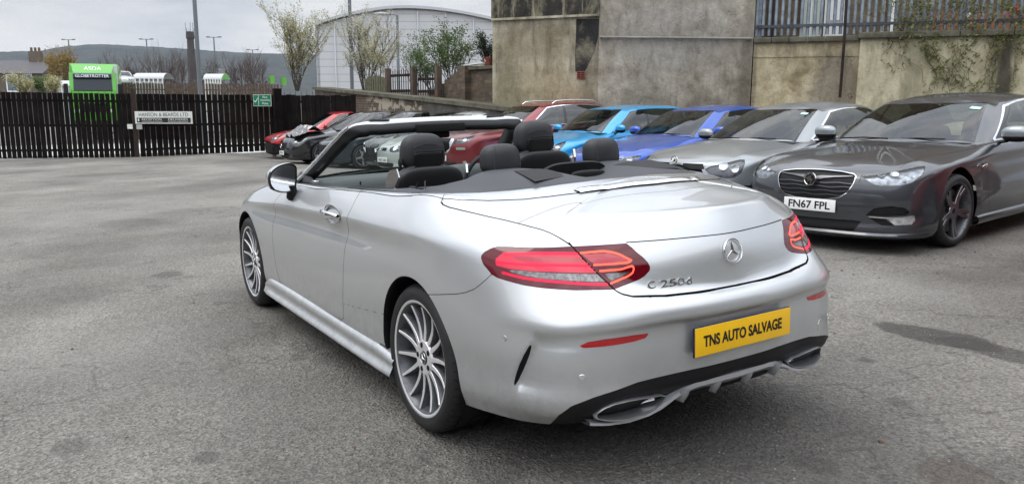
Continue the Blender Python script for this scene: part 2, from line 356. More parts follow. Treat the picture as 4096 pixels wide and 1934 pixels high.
class Poly:
    """surface grid that can be cut along any implicit line and split into tagged regions; keeps smooth normals through the cuts"""
    def __init__(s, g, keep=None):
        a, b, _ = g.shape
        du = np.gradient(g, axis=0); dv = np.gradient(g, axis=1); n = np.cross(du, dv); n /= np.linalg.norm(n, axis=2, keepdims=True)+1e-12
        s.V = [p for p in g.reshape(-1, 3)]; s.Nn = [p for p in n.reshape(-1, 3)]
        s.F = [(i*b+j, (i+1)*b+j, (i+1)*b+j+1, i*b+j+1) for i in range(a-1) for j in range(b-1)]
        s.T = ['body']*len(s.F)
        s.g = g; s.n = n
    def flip(s): s.Nn = [-p for p in s.Nn]; s.n = -s.n; s.F = [f[::-1] for f in s.F]; return s
    def region(s, fn, newtag, only=None, swell=0.):
        A = np.array(s.V); val = fn(A)-swell; val = np.where(np.abs(val) < 1e-7, 1e-7, val)
        cache = {}; F2, T2 = [], []; v = list(val)
        def cutv(a, b):
            k = (a, b) if a < b else (b, a)
            if k not in cache:
                a0, b0 = k; t = v[a0]/(v[a0]-v[b0]); s.V.append(s.V[a0]*(1-t)+s.V[b0]*t)
                nn = s.Nn[a0]*(1-t)+s.Nn[b0]*t; s.Nn.append(nn/(np.linalg.norm(nn)+1e-12)); v.append(0.); cache[k] = len(s.V)-1
            return cache[k]
        for f, tg in zip(s.F, s.T):
            sg = [v[i] < 0 for i in f]
            if only is not None and tg not in only: F2.append(f); T2.append(tg); continue
            if all(sg): F2.append(f); T2.append(newtag); continue
            if not any(sg): F2.append(f); T2.append(tg); continue
            P, Q = [], []
            for i in range(len(f)):
                a, b = f[i], f[(i+1) % len(f)]
                (P if sg[i] else Q).append(a)
                if sg[i] != sg[(i+1) % len(f)]:
                    c = cutv(a, b); P.append(c); Q.append(c)
            if len(P) >= 3: F2.append(tuple(P)); T2.append(newtag)
            if len(Q) >= 3: F2.append(tuple(Q)); T2.append(tg)
        s.F, s.T = F2, T2
    def refine(s, fn, size, factor=.75):
        """split faces near the lines fn=0 until they are smaller than size, so narrow cuts stay sharp"""
        for level in range(6):
            A = np.array(s.V); val = np.abs(fn(A)); V = s.V; cache = {}; F2, T2 = [], []; done = True
            for f, tg in zip(s.F, s.T):
                m = min(val[i] for i in f)
                if m > .05: F2.append(f); T2.append(tg); continue
                a, b = A[f[0]], A[f[len(f)//2]]; d = math.dist(a, b)
                if d <= size or m > d*factor: F2.append(f); T2.append(tg); continue
                done = False; n = len(f); mid = []
                for i in range(n):
                    k = (f[i], f[(i+1) % n]) if f[i] < f[(i+1) % n] else (f[(i+1) % n], f[i])
                    if k not in cache:
                        s.V.append((V[k[0]]+V[k[1]])/2); q = s.Nn[k[0]]+s.Nn[k[1]]; s.Nn.append(q/(np.linalg.norm(q)+1e-12)); cache[k] = len(s.V)-1
                    mid.append(cache[k])
                s.V.append(sum(V[i] for i in f)/n); q = sum(s.Nn[i] for i in f); s.Nn.append(q/(np.linalg.norm(q)+1e-12)); c = len(s.V)-1
                for i in range(n): F2.append((c, mid[i-1], f[i], mid[i])); T2.append(tg)
            s.F, s.T = F2, T2
            if done: break
    def outs(s, name, tags, mat, parent, offset=0., minarea=0., cond=None):
        """one object per connected piece"""
        fs = [f for f, t in zip(s.F, s.T) if t in tags and (cond is None or cond(s.V[f[0]]))]
        par = {}
        def find(a):
            while par[a] != a: par[a] = par[par[a]]; a = par[a]
            return a
        for f in fs:
            for i in f: par.setdefault(i, i)
            r = find(f[0])
            for i in f[1:]: par[find(i)] = r
        grp = {}
        for f in fs: grp.setdefault(find(f[0]), []).append(f)
        res = []
        for k, ff in sorted(grp.items(), key=lambda q: -len(q[1])):
            if len(ff) < 3: continue
            used = sorted({i for f in ff for i in f}); A = np.array([s.V[i] for i in used])
            if np.linalg.norm(A.max(0)-A.min(0)) < .012: continue
            Q = Poly.__new__(Poly); Q.V, Q.Nn, Q.F, Q.T = s.V, s.Nn, ff, [tags[0]]*len(ff)
            o = Q.out(name, (tags[0],), mat, parent, offset); o['_c'] = list(A.mean(0)); res.append(o)
        return res
    def out(s, name, tags, mat, parent, offset=0.):
        fs = [f for f, t in zip(s.F, s.T) if t in tags]
        if not fs: return None
        used = sorted({i for f in fs for i in f}); mp_ = {u: k for k, u in enumerate(used)}
        me = bpy.data.meshes.new(name); me.from_pydata([tuple(s.V[u]+s.Nn[u]*offset) for u in used], [], [[mp_[i] for i in f] for f in fs]); me.update()
        me.polygons.foreach_set('use_smooth', [True]*len(me.polygons))
        me.normals_split_custom_set_from_vertices([tuple(s.Nn[u]) for u in used])
        return link(name, me, mat, parent)
def sd_poly(P, a, b):
    """signed distance to a closed polygon, negative inside"""
    P = np.asarray(P, float); q = np.stack([a, b], 1); d = np.full(len(q), 1e9); ins = np.zeros(len(q), bool)
    for i in range(len(P)):
        p0, p1 = P[i], P[(i+1) % len(P)]; e = p1-p0; w = q-p0
        t = np.clip((w@e)/(e@e+1e-12), 0, 1); d = np.minimum(d, np.linalg.norm(w-t[:, None]*e, axis=1))
        c = (p0[1] > q[:, 1]) != (p1[1] > q[:, 1])
        with np.errstate(divide='ignore', invalid='ignore'):
            xi = (p1[0]-p0[0])*(q[:, 1]-p0[1])/(p1[1]-p0[1]+1e-15)+p0[0]
        ins ^= c & (q[:, 0] < xi)
    return np.where(ins, -d, d)
def d_line(P, a, b):
    P = np.asarray(P, float); q = np.stack([a, b], 1); d = np.full(len(q), 1e9)
    for i in range(len(P)-1):
        p0, p1 = P[i], P[i+1]; e = p1-p0; w = q-p0; t = np.clip((w@e)/(e@e+1e-12), 0, 1); d = np.minimum(d, np.linalg.norm(w-t[:, None]*e, axis=1))
    return d
def smooth_line(P, n=8):
    P = np.asarray(P, float); T = chord(P); return hermite(T, P, np.linspace(0, T[-1], n*(len(P)-1)+1))
BIG = 9.
XZ = lambda P: (lambda A: np.where(np.abs(A[:, 1]) > .45, sd_poly(P, A[:, 0], A[:, 2]), BIG))

# ------------------------------------------------------------------ wheels
def tyre_mesh(R, rim, w, n=112):
    """lathe with tread blocks; outer face towards +Y"""
    h = w/2
    prof = [(rim, h-.006), (rim+.006, h+.002), (rim+.03, h+.006), (R-.035, h+.004), (R-.018, h-.006), (R-.007, h-.020), (R-.001, h-.038), (R-.001, h-.062), (R-.009, h-.064), (R-.009, h-.070), (R, h-.072),
            (R, .006), (R-.009, .005), (R-.009, -.005), (R, -.006), (R, -h+.072), (R-.009, -h+.070), (R-.009, -h+.064), (R-.001, -h+.062), (R-.001, -h+.04), (R-.012, -h+.015), (R-.03, -h), (rim, -h+.006)]
    V, m = [], len(prof)
    for i in range(n):
        g = i % 4 == 0
        for a in (0, 1):
            t = 2*math.pi*(i+(0 if a == 0 else .72))/n
            for q, (r, y) in enumerate(prof):
                rr = r
                V.append((rr*math.cos(t), y, rr*math.sin(t)))
    # segments: block (a0->a1), groove (a1->next a0) lowered
    F = []
    M_ = MB(); P2 = []
    for i in range(n):
        t0, t1, t2 = [2*math.pi*(i+u)/n for u in (0, .80, .90)]
        for t, low in ((t0, 0), (t1, 0), (t1+.0005, 1), (2*math.pi*(i+.995)/n, 1)):
            P2.append([((r-(.007 if low and 4 < q < 21 and i % 2 == 0 else 0))*math.cos(t), y, (r-(.007 if low and 4 < q < 21 and i % 2 == 0 else 0))*math.sin(t)) for q, (r, y) in enumerate(prof)])
    P2.append(P2[0]); M_.grid(P2)
    return M_
def tube_ring(R, r, y, n=64, k=8):
    return [(R+r*math.cos(2*math.pi*i/k), y+r*math.sin(2*math.pi*i/k)) for i in range(k+1)]
def blade(mb, r0, r1, w0, w1, y0, y1, th, ang, M=None, curve=0., dish=.0, taper=.006):
    """one wheel spoke in the XZ plane (outer face +Y)"""
    n = 7; G = []
    for i in range(n):
        u = i/(n-1); r = r0+(r1-r0)*u; w = w0+(w1-w0)*u; y = y0+(y1-y0)*u-dish*math.sin(u*math.pi); c = curve*math.sin(u*math.pi)*.5
        sec = [(-w/2+.0015, y), (w/2-.0015, y), (w/2, y-.002), (w/2+taper*.5, y-th), (-w/2-taper*.5, y-th), (-w/2, y-.002), (-w/2+.0015, y)]
        G.append([(r*math.cos(ang)-(a+c)*math.sin(ang), yy, r*math.sin(ang)+(a+c)*math.cos(ang)) for a, yy in sec])
    mb.grid(G, M)
#@@LIB_END
# ------------------------------------------------------------------ the silver convertible
def cushion(mb, c, s, p=4., taper=0., lean=0., bow=0., n=22, M=None, cut=0.):
    """rounded block: half sizes s about c; taper narrows in y towards the top, lean shifts x with height, bow bends it in plan"""
    V, F = [], []
    def sp(v, e): return math.copysign(abs(v)**e, v)
    e = 2/p
    for i in range(n+1):
        la = -math.pi/2+math.pi*i/n
        for j in range(2*n):
            lo = 2*math.pi*j/(2*n)
            x = sp(math.cos(la), e)*sp(math.cos(lo), e); y = sp(math.cos(la), e)*sp(math.sin(lo), e); z = sp(math.sin(la), e)
            y2 = y*s[1]*(1-taper*(z*.5+.5)); zz = z*s[2]-cut*s[2]*abs(y)**2.5*(z > 0)
            V.append((c[0]+x*s[0]+lean*zz+bow*(y*y), c[1]+y2, c[2]+zz))
    m = 2*n
    F = [(i*m+j, i*m+(j+1) % m, (i+1)*m+(j+1) % m, (i+1)*m+j) for i in range(n) for j in range(m)]
    return mb.add(V, F, M)
def alloy_wheel(parent, M, R, rim, w, spokes=14, hubcap=True, tread=112, style='multi', dirty=False):
    """wheel (> tyre, rim, brake_disc, hub_cap); local +Y is the outer face"""
    h = w/2; yo = h-.004
    mb = MB()
    n = spokes
    for k in range(n):
        a = 2*math.pi*(k+.25)/n+.1
        if style == 'multi': blade(mb, .062, rim-.006, .024, .0125, yo-.022, yo-.006, .034, a, curve=.003 if k % 2 else -.003, dish=.012)
        elif style == 'star': 
            blade(mb, .05, rim-.01, .040, .030, yo-.02, yo-.004, .03, a-.11, dish=.008); blade(mb, .05, rim-.01, .040, .030, yo-.02, yo-.004, .03, a+.11, dish=.008)
        else: blade(mb, .05, rim-.01, .06, .045, yo-.02, yo-.006, .03, a, dish=.01)
    hub = [(.0, yo-.026), (.030, yo-.024), (.045, yo-.020), (.074, yo-.022), (.080, yo-.030), (.080, yo-.06)]
    mb.lathe(hub, 40)
    wh = mb.build('wheel', None, parent, 40); wh.matrix_local = M
    face, side = {'multi': (ALLOY, ALLOYD), 'star': (pm('wheel_face_grey', (.30, .30, .31), .3, .9), BLACKGLOSS), 'plain': (ALLOY, ALLOYD)}[style]
    me = wh.data; me.materials.append(face); me.materials.append(side)
    for p in me.polygons: p.material_index = 0 if abs(p.normal.y) > .55 and p.center.y > yo-.042 else 1
    b = MB(); b.lathe([(rim+.0175, yo-.004), (rim+.017, yo+.002), (rim+.012, yo+.003), (rim+.004, yo-.001), (rim-.003, yo-.010), (rim-.010, yo-.03), (rim-.03, yo-.10), (rim-.03, -h)], 96)
    r_ = b.build('rim', None, wh, 50); r_.data.materials.append(ALLOY if style != 'star' else ALLOYD); r_.data.materials.append(ALLOYD)
    for p in r_.data.polygons: p.material_index = 0 if p.center.y > yo-.003 else 1
    tm = tyre_mesh(R, rim+.014, w, tread); tm.build('tyre', RUBBER, wh, 35)
    d = MB(); d.lathe([(.05, yo-.075), (rim-.055, yo-.075), (rim-.052, yo-.078), (rim-.052, yo-.10), (.05, yo-.10)], 40); d.lathe([(.0, yo-.07), (.075, yo-.07), (.085, yo-.10)], 24)
    d.build('brake_disc', BRAKE, wh, 40)
    b = MB(); b.lathe([(0, yo-.125), (rim-.035, yo-.125)], 24); b.build('dust_shield', DARK, wh)
    if hubcap:
        c = MB(); c.lathe([(0, yo-.018), (.026, yo-.018), (.030, yo-.020), (.031, yo-.024)], 32); hc = c.build('hub_cap', BLACKGLOSS, wh, 40)
        for k in range(5 if style == 'multi' else 0):
            a = 2*math.pi*(k+.3)/5; bo = MB(); bo.lathe([(0, yo-.0195), (.0125, yo-.0195), (.013, yo-.025)], 14, Matrix.Translation((.056*math.cos(a), 0, .056*math.sin(a)))); bo.build('bolt_hole', DARK, wh, 40)
        if style == 'multi':
            st = MB(); star_shape(st, .022); st.lathe([(.024, .0), (.0245, .0012), (.027, .0012), (.0275, 0)], 32)
            st.add([], []); s_ = st.build('hub_star', CHROME, wh, 40); s_.matrix_local = Matrix.Translation((0, yo-.0175, 0))
    return wh
def star_shape(mb, r, M=None, t=.12, h=.004):
    """three pointed star in the XZ plane, raised towards +Y"""
    V = [(0, h, 0)]
    for k in range(3):
        a = math.pi/2+2*math.pi*k/3; V.append((r*math.cos(a), h*.2, r*math.sin(a)))
        b = a+math.pi/3; V.append((r*t*math.cos(b), 0, r*t*math.sin(b)))
    mb.add(V, [(0, 1+k, 1+(k+1) % 6) for k in range(6)], M)
    return mb

DOOR = [(.800, 1.10), (.790, 1.03), (.788, .996), (.768, .93), (.776, .873), (.815, .80), (.842, .693), (.872, .536), (.905, .42), (.915, .36), (.925, .318), (.965, .295), (2.03, .285), (2.11, .31), (2.168, .38),
        (2.178, .467), (2.192, .62), (2.178, .71), (2.15, .775), (2.119, .839), (2.08, .871), (2.027, .916), (1.99, .96), (1.985, 1.10)]
LIGHT = [(-0.325, 0.854), (-0.323, 0.862), (-0.317, 0.869), (-0.306, 0.876), (-0.278, 0.888), (-0.257, 0.895), (-0.235, 0.898), (-0.202, 0.9), (-0.149, 0.902), (-0.013, 0.904), (0.083, 0.906), (0.166, 0.907), (0.274, 0.907), (0.366, 0.906), (0.432, 0.905), (0.458, 0.89), (0.486, 0.872), (0.516, 0.854), (0.542, 0.835), (0.553, 0.818), (0.549, 0.806), (0.525, 0.788), (0.497, 0.779), (0.444, 0.77), (0.385, 0.761), (0.29, 0.767), (0.187, 0.772), (0.079, 0.776), (0.2, 0.769), (0.132, 0.771), (0.036, 0.775), (-0.063, 0.78), (-0.115, 0.784), (-0.169, 0.788), (-0.221, 0.794), (-0.255, 0.802), (-0.285, 0.819), (-0.301, 0.829), (-0.314, 0.838)]
SPLIT = [(0.151, 0.919), (0.246, 0.854), (0.319, 0.803), (0.385, 0.761)]
PANEL = [(0.03, 0.679), (-0.081, 0.773), (-0.087, 0.785), (-0.112, 0.788), (-0.159, 0.784), (-0.243, 0.769), (-0.404, 0.74), (-0.56, 0.706), (-0.621, 0.687), (-0.685, 0.66), (-0.738, 0.64), (-0.783, 0.62)]
LIDF = [(-0.562, 0.707), (-0.565, 0.669), (-0.567, 0.625), (-0.572, 0.492), (-0.605, 0.342), (-0.626, 0.238), (-0.635, 0.16), (-0.648, 0.04), (-0.653, 0)]
LIDLOW = [(0.534, 0.761), (0.525, 0.751), (0.512, 0.744), (0.477, 0.733), (0.336, 0.716), (0.2, 0.714), (0, 0.711)]
CHO = [(2.08, 0.803), (1.6, 0.806), (0.9, 0.804), (0.181, 0.803), (-0.079, 0.774), (-0.187, 0.737), (-0.287, 0.67), (-0.395, 0.571), (-0.449, 0.48), (-0.502, 0.354), (-0.538, 0.176), (-0.55, 0)]
SEAMZ, SEAMY = 0.9077, 0.427
LIGHT = [(-0.336, 0.848), (-0.335, 0.857), (-0.328, 0.863), (-0.318, 0.87), (-0.289, 0.882), (-0.269, 0.888), (-0.248, 0.892), (-0.215, 0.894), (-0.16, 0.896), (-0.023, 0.898), (0.074, 0.899), (0.158, 0.901), (0.271, 0.903), (0.364, 0.904), (0.431, 0.904), (0.459, 0.889), (0.486, 0.871), (0.516, 0.854), (0.541, 0.835), (0.553, 0.818), (0.55, 0.806), (0.525, 0.788), (0.497, 0.778), (0.442, 0.767), (0.382, 0.757), (0.285, 0.76), (0.178, 0.763), (0.069, 0.767), (0.192, 0.76), (0.121, 0.762), (0.026, 0.766), (-0.073, 0.772), (-0.125, 0.777), (-0.179, 0.782), (-0.231, 0.788), (-0.265, 0.796), (-0.295, 0.814), (-0.312, 0.823), (-0.324, 0.832)]
SPLIT = [(0.144, 0.914), (0.241, 0.848), (0.315, 0.798), (0.382, 0.757)]
PANEL = [(0.045, 0.671), (-0.051, 0.758), (-0.059, 0.771), (-0.085, 0.774), (-0.132, 0.77), (-0.215, 0.754), (-0.37, 0.721), (-0.525, 0.684), (-0.59, 0.667), (-0.661, 0.643), (-0.713, 0.622), (-0.758, 0.602)]
LIDF = [(-0.527, 0.685), (-0.535, 0.65), (-0.543, 0.608), (-0.556, 0.481), (-0.601, 0.339), (-0.625, 0.237), (-0.636, 0.16), (-0.648, 0.04), (-0.653, 0)]
LIDLOW = [(0.523, 0.757), (0.515, 0.748), (0.503, 0.74), (0.471, 0.73), (0.337, 0.717), (0.2, 0.714), (0, 0.711)]
CHO = [(2.08, 0.803), (1.6, 0.806), (0.9, 0.804), (0.22, 0.785), (-0.049, 0.759), (-0.162, 0.723), (-0.269, 0.66), (-0.377, 0.559), (-0.434, 0.469), (-0.494, 0.347), (-0.537, 0.176), (-0.549, 0)]
SEAMZ, SEAMY = 0.9075, 0.423
LIGHT = [(-0.336, 0.848), (-0.335, 0.857), (-0.328, 0.863), (-0.318, 0.87), (-0.289, 0.882), (-0.269, 0.888), (-0.248, 0.892), (-0.215, 0.894), (-0.16, 0.896), (-0.023, 0.898), (0.074, 0.899), (0.158, 0.901), (0.271, 0.903), (0.364, 0.904), (0.431, 0.904), (0.459, 0.889), (0.486, 0.871), (0.516, 0.854), (0.541, 0.835), (0.553, 0.818), (0.55, 0.806), (0.525, 0.788), (0.497, 0.778), (0.442, 0.767), (0.382, 0.757), (0.285, 0.76), (0.192, 0.76), (0.121, 0.762), (0.026, 0.766), (-0.073, 0.772), (-0.125, 0.777), (-0.179, 0.782), (-0.231, 0.788), (-0.265, 0.796), (-0.295, 0.814), (-0.312, 0.823), (-0.324, 0.832)]
SPLIT = [(0.144, 0.914), (0.241, 0.848), (0.315, 0.798), (0.382, 0.757)]
PANEL = [(0.045, 0.671), (-0.051, 0.758), (-0.059, 0.771), (-0.085, 0.774), (-0.132, 0.77), (-0.215, 0.754), (-0.37, 0.721), (-0.525, 0.684), (-0.59, 0.667), (-0.661, 0.643), (-0.713, 0.622), (-0.758, 0.602)]
LIDF = [(-0.527, 0.685), (-0.535, 0.65), (-0.543, 0.608), (-0.556, 0.481), (-0.601, 0.339), (-0.625, 0.237), (-0.636, 0.16), (-0.648, 0.04), (-0.653, 0)]
LIDLOW = [(0.523, 0.757), (0.515, 0.748), (0.503, 0.74), (0.471, 0.73), (0.337, 0.717), (0.2, 0.714), (0, 0.711)]
CHO = [(2.08, 0.803), (1.6, 0.806), (0.9, 0.804), (0.22, 0.785), (-0.049, 0.759), (-0.162, 0.723), (-0.269, 0.66), (-0.377, 0.559), (-0.434, 0.469), (-0.494, 0.347), (-0.537, 0.176), (-0.549, 0)]
SEAMZ, SEAMY = 0.9075, 0.423
GAPB = [(-0.78, 0.648), (-0.7, 0.662), (-0.549, 0.688), (-0.509, 0.694), (-0.434, 0.711), (-0.371, 0.732), (-0.33, 0.755), (-0.292, 0.778), (-0.265, 0.796)]
LIT_ = [(-0.201, 0.877), (0.194, 0.883), (0.299, 0.812), (0.179, 0.816), (0.063, 0.819), (-0.089, 0.822), (-0.171, 0.823), (-0.242, 0.829), (-0.246, 0.853)]
DARKP_ = [(-0.152, 0.862), (-0.119, 0.867), (0.057, 0.869), (0.206, 0.865), (0.233, 0.849), (0.059, 0.852), (-0.109, 0.853)]
LITDIM_ = [(0.213, 0.876), (0.352, 0.876), (0.417, 0.859), (0.449, 0.844), (0.277, 0.843), (0.247, 0.857)]
REV_ = [(-0.171, 0.819), (-0.073, 0.82), (0.063, 0.815), (0.299, 0.808), (0.338, 0.782), (0.175, 0.789), (0.029, 0.796), (-0.087, 0.805), (-0.145, 0.811)]
REV2_ = [(0.327, 0.808), (0.44, 0.808), (0.462, 0.808), (0.412, 0.794), (0.365, 0.784)]
L1_ = [(-0.204, 0.872), (-0.05, 0.88), (0.194, 0.878)]
L2_ = [(-0.239, 0.841), (-0.107, 0.841), (0.061, 0.841), (0.252, 0.837)]
L3_ = [(-0.199, 0.807), (-0.103, 0.798), (0.006, 0.791), (0.176, 0.782), (0.346, 0.773)]
H1_ = [(0.207, 0.88), (0.352, 0.88), (0.395, 0.871), (0.434, 0.856), (0.461, 0.845), (0.446, 0.841), (0.404, 0.84), (0.277, 0.839)]
H2_ = [(0.308, 0.818), (0.405, 0.819), (0.473, 0.819), (0.47, 0.807), (0.455, 0.798), (0.413, 0.786), (0.364, 0.775)]
REF_ = [(0.221, 0.573), (0.266, 0.587), (0.348, 0.594), (0.484, 0.598), (0.556, 0.596), (0.539, 0.581), (0.485, 0.574), (0.348, 0.568), (0.246, 0.567)]
VENT_ = [(-0.022, 0.572), (-0.036, 0.563), (-0.062, 0.532), (-0.093, 0.487), (-0.117, 0.442), (-0.128, 0.412), (-0.124, 0.401), (-0.106, 0.421), (-0.069, 0.474), (-0.042, 0.518), (-0.026, 0.551)]
BLK_ = [(0.115, 0.317), (0.184, 0.358), (0.288, 0.384), (0.494, 0.417), (0.779, 0.428), (1.007, 0.428)]
EXH_ = [(0.623, 0.294, -0.888), (0.625, 0.314, -0.908), (0.609, 0.339, -0.929), (0.576, 0.356, -0.946), (0.533, 0.362, -0.958), (0.47, 0.359, -0.964), (0.401, 0.351, -0.963), (0.353, 0.344, -0.964), (0.337, 0.336, -0.961), (0.342, 0.324, -0.953), (0.363, 0.304, -0.936), (0.522, 0.282, -0.903), (0.576, 0.288, -0.895)]
CHI = [(2.02, .768), (1.6, .771), (.681, .766), (.30, .762), (.13, .747), (-.024, .705), (-.14, .63), (-.24, .53), (-.32, .41), (-.37, .25), (-.395, 0)]
def build_convertible():
    root = empty('silver_convertible', 'silver open-top convertible with lit red tail lights and yellow number plate', 'car', YM)
    g = car_surface(CONV_OUT, CONV_KEY, CONV_PROF, CONV_Z, -.40, 3.0, 4, 14, ncol=380, nrow=92)
    # the rear corners step in behind the side vents, below the bumper's upper bulge
    ay = np.abs(g[..., 1]); t = -g[..., 0]-ay; z = g[..., 2]
    vr = sorted([(q[1], q[0]) for q in VENT_[:6]]); tv = np.interp(z, [q[0] for q in vr], [q[1] for q in vr])
    ss = np.clip((t-tv+.004)/.030, 0, 1); ss = ss*ss*(3-2*ss)
    win = np.clip((z-.375)/.04, 0, 1)*np.clip((.612-z)/.035, 0, 1)
    dsp = .026*ss*np.exp(-np.maximum(0, t-tv)/.22)*win*(g[..., 0] < -.45)
    n_ = np.cross(np.gradient(g, axis=0), np.gradient(g, axis=1)); n_ /= np.linalg.norm(n_, axis=2, keepdims=True)+1e-12
    i = np.argmin(np.abs(g[:, 30, 0]-1.)+np.abs(g[:, 30, 1]-.88)); n_ *= np.sign(n_[i, 30, 1])
    g = g-n_*dsp[..., None]
    P = Poly(g)
    i = np.argmin(np.abs(g[:, 30, 0]-1.)+np.abs(g[:, 30, 1]-.88))
    if P.n[i, 30, 1] < 0: P.flip()
    nv = len(P.g)*len(P.g[0])
    bvh = BVHTree.FromPolygons([Vector(v) for v in P.V], P.F)
    def hit(o, d):
        h = bvh.ray_cast(Vector(o), Vector(d)); return h[0], h[1]
    TZ = lambda poly: (lambda A: np.where((A[:, 0] < -.15) & (A[:, 2] > .2), sd_poly(poly, -A[:, 0]-np.abs(A[:, 1]), A[:, 2]), BIG))
    TZL = lambda line: (lambda A: np.where((A[:, 0] < -.1) & (np.abs(A[:, 1]) > .02), d_line(line, -A[:, 0]-np.abs(A[:, 1]), A[:, 2]), BIG))
    PL = lambda poly: (lambda A: np.where(A[:, 2] > .84, sd_poly(poly, A[:, 0], np.abs(A[:, 1])), BIG))
    PLL = lambda line: (lambda A: np.where(A[:, 2] > .8, d_line(line, A[:, 0], np.abs(A[:, 1])), BIG))
    YZL = lambda line: (lambda A: np.where(A[:, 0] < -.80, d_line(line, np.abs(A[:, 1]), A[:, 2]), BIG))
    XZL = lambda line: (lambda A: np.where(np.abs(A[:, 1]) > .45, d_line(line, A[:, 0], A[:, 2]), BIG))
    LITE = [smooth_line(l, 4) for l in (L1_, L2_, L3_)]; HOT = [smooth_line(l, 4) for l in (H1_, H2_)]
    HOODE = lambda A: np.where((A[:, 0] > 2.2), np.abs(np.abs(A[:, 1])-np.interp(A[:, 0], [2, 2.3, 3.1, 3.35, 3.6], [.79, .775, .70, .62, .35])), BIG)
    SEAM = lambda A: np.where((A[:, 0] < -.80) & (np.abs(A[:, 1]) < SEAMY), np.abs(A[:, 2]-SEAMZ), BIG)
    lines = [XZL(DOOR+[DOOR[0]]), TZL(GAPB), PLL(PANEL), PLL(LIDF), YZL(LIDLOW), XZL([(.905, .40), (.33, .463)]), SEAM, PLL([(-.086, .777), (-.061, .762), (-.046, .740), (-.030, .70)]), TZL(SPLIT), PLL(CHO), PLL(CHI), HOODE,
             TZL(LIGHT+[LIGHT[0]]), TZL(REF_+[REF_[0]])]+[TZL(l) for l in LITE+HOT]
    P.refine(lambda A: np.min([f(A) for f in lines], 0), .0065)
    # regions removed: wheel arches, cockpit
    for cx, rr in ((0, .372), (2.84, .375)):
        P.region(lambda A: np.where(np.abs(A[:, 1]) > .45, np.hypot(A[:, 0]-cx, A[:, 2]-.328)-rr, BIG), 'gone')
    P.region(lambda A: np.where((A[:, 0] < .45) & (A[:, 0] > -.36), A[:, 2]-.30, BIG), 'gone', ('body',))
    arm = [(-2.5, 0)]
    inner = [(2.30, -.1), (2.28, .25), (2.18, .55)]+CHI+[(-.395, -.1)]
    outer = [(2.30, -.1), (2.28, .25), (2.20, .55), (2.10, .76)]+CHO+[(-.553, -.1)]
    P.region(PL(inner), 'gone', ('body',))
    P.region(lambda A: np.maximum(PL(outer)(A), A[:, 0]-2.03), 'chrome', ('body',))
    # rear lamps
    P.region(TZ(LIGHT), 'lamp', ('body',))
    # bodywork regions
    lid_t = [(SPLIT[0][0], SPLIT[0][1])]
    def lid_fn(A):
        ay = np.abs(A[:, 1]); t = -A[:, 0]-ay
        # behind the lid front line, inboard of the panel line, above the lower edge
        back = sd_poly(LIDF+[(-2, -.5), (-2, .724)][::-1], A[:, 0], ay) if False else None
        xs = np.interp(ay, [p[1] for p in LIDF[::-1]], [p[0] for p in LIDF[::-1]])
        f1 = A[:, 0]-xs
        PP = sorted([q for q in PANEL if q[0] < -.12], key=lambda q: -q[0]); yp = np.interp(-A[:, 0], [-p[0] for p in PP], [p[1] for p in PP])
        zs = np.interp(t, [p[0] for p in SPLIT], [p[1] for p in SPLIT])
        tin = np.interp(-A[:, 2], [-q[1] for q in SPLIT]+[-.74, -.711], [q[0] for q in SPLIT]+[.43, .55])
        f2 = np.where(A[:, 2] > SPLIT[0][1]-.001, ay-yp, (tin-t)*.7)
        zl = np.interp(ay, [p[0] for p in LIDLOW[::-1]], [p[1] for p in LIDLOW[::-1]])
        f3 = zl-A[:, 2]
        return np.maximum(np.maximum(f1, f2), f3)
    P.region(lid_fn, 'lid', ('body',))
    P.region(lambda A: np.where((A[:, 0] < -.6), .913-A[:, 2], BIG)*-1 if False else np.where(A[:, 0] < -.80, A[:, 2]-SEAMZ, BIG), 'lidlow', ('lid',))
    pan = [q for q in PANEL[1:] if q[0] > LIDF[0][0]-.001]+LIDF[1:]+[(LIDF[-1][0], -.1), (-.3, -.1), (-.05, .5)]
    P.region(PL(pan), 'deckpanel', ('body',))
    def bump_fn(A):
        ay = np.abs(A[:, 1]); t = -A[:, 0]-ay
        zb = np.interp(t, [p[0] for p in GAPB]+[-.2, SPLIT[-1][0], .44, .55, 1.2], [p[1] for p in GAPB]+[.81, SPLIT[-1][1]+.002, .74, .72, .715])
        return np.where(A[:, 0] < .05, np.maximum(A[:, 2]-zb, A[:, 0]+.10), BIG)
    P.region(bump_fn, 'bumper', ('body',))
    P.region(XZ(DOOR), 'door', ('body',))
    P.region(lambda A: np.where((A[:, 0] > 2.0) & (A[:, 2] > .55), np.abs(A[:, 1])-np.interp(A[:, 0], [2, 2.3, 3.1, 3.35, 3.6], [.79, .775, .70, .62, .35]), BIG), 'hood', ('body',))
    P.region(lambda A: np.where(A[:, 0] > 1.6, 2.19-A[:, 0], BIG), 'fender', ('body',))
    # bumper: dark lower band, reflectors, corner vents
    zb_t, zb_z = [.04]+[q[0] for q in BLK_]+[1.3], [.24]+[q[1] for q in BLK_]+[.428]
    P.region(lambda A: np.where(A[:, 0] < -.6, A[:, 2]-np.interp(-A[:, 0]-np.abs(A[:, 1]), zb_t, zb_z), BIG), 'valance', ('bumper',))
    REF = REF_
    P.region(TZ(REF), 'reflector', ('bumper',))
    VENT = VENT_
    P.refine(TZL(VENT), .0065)
    P.region(TZ(VENT), 'vent', ('bumper',))
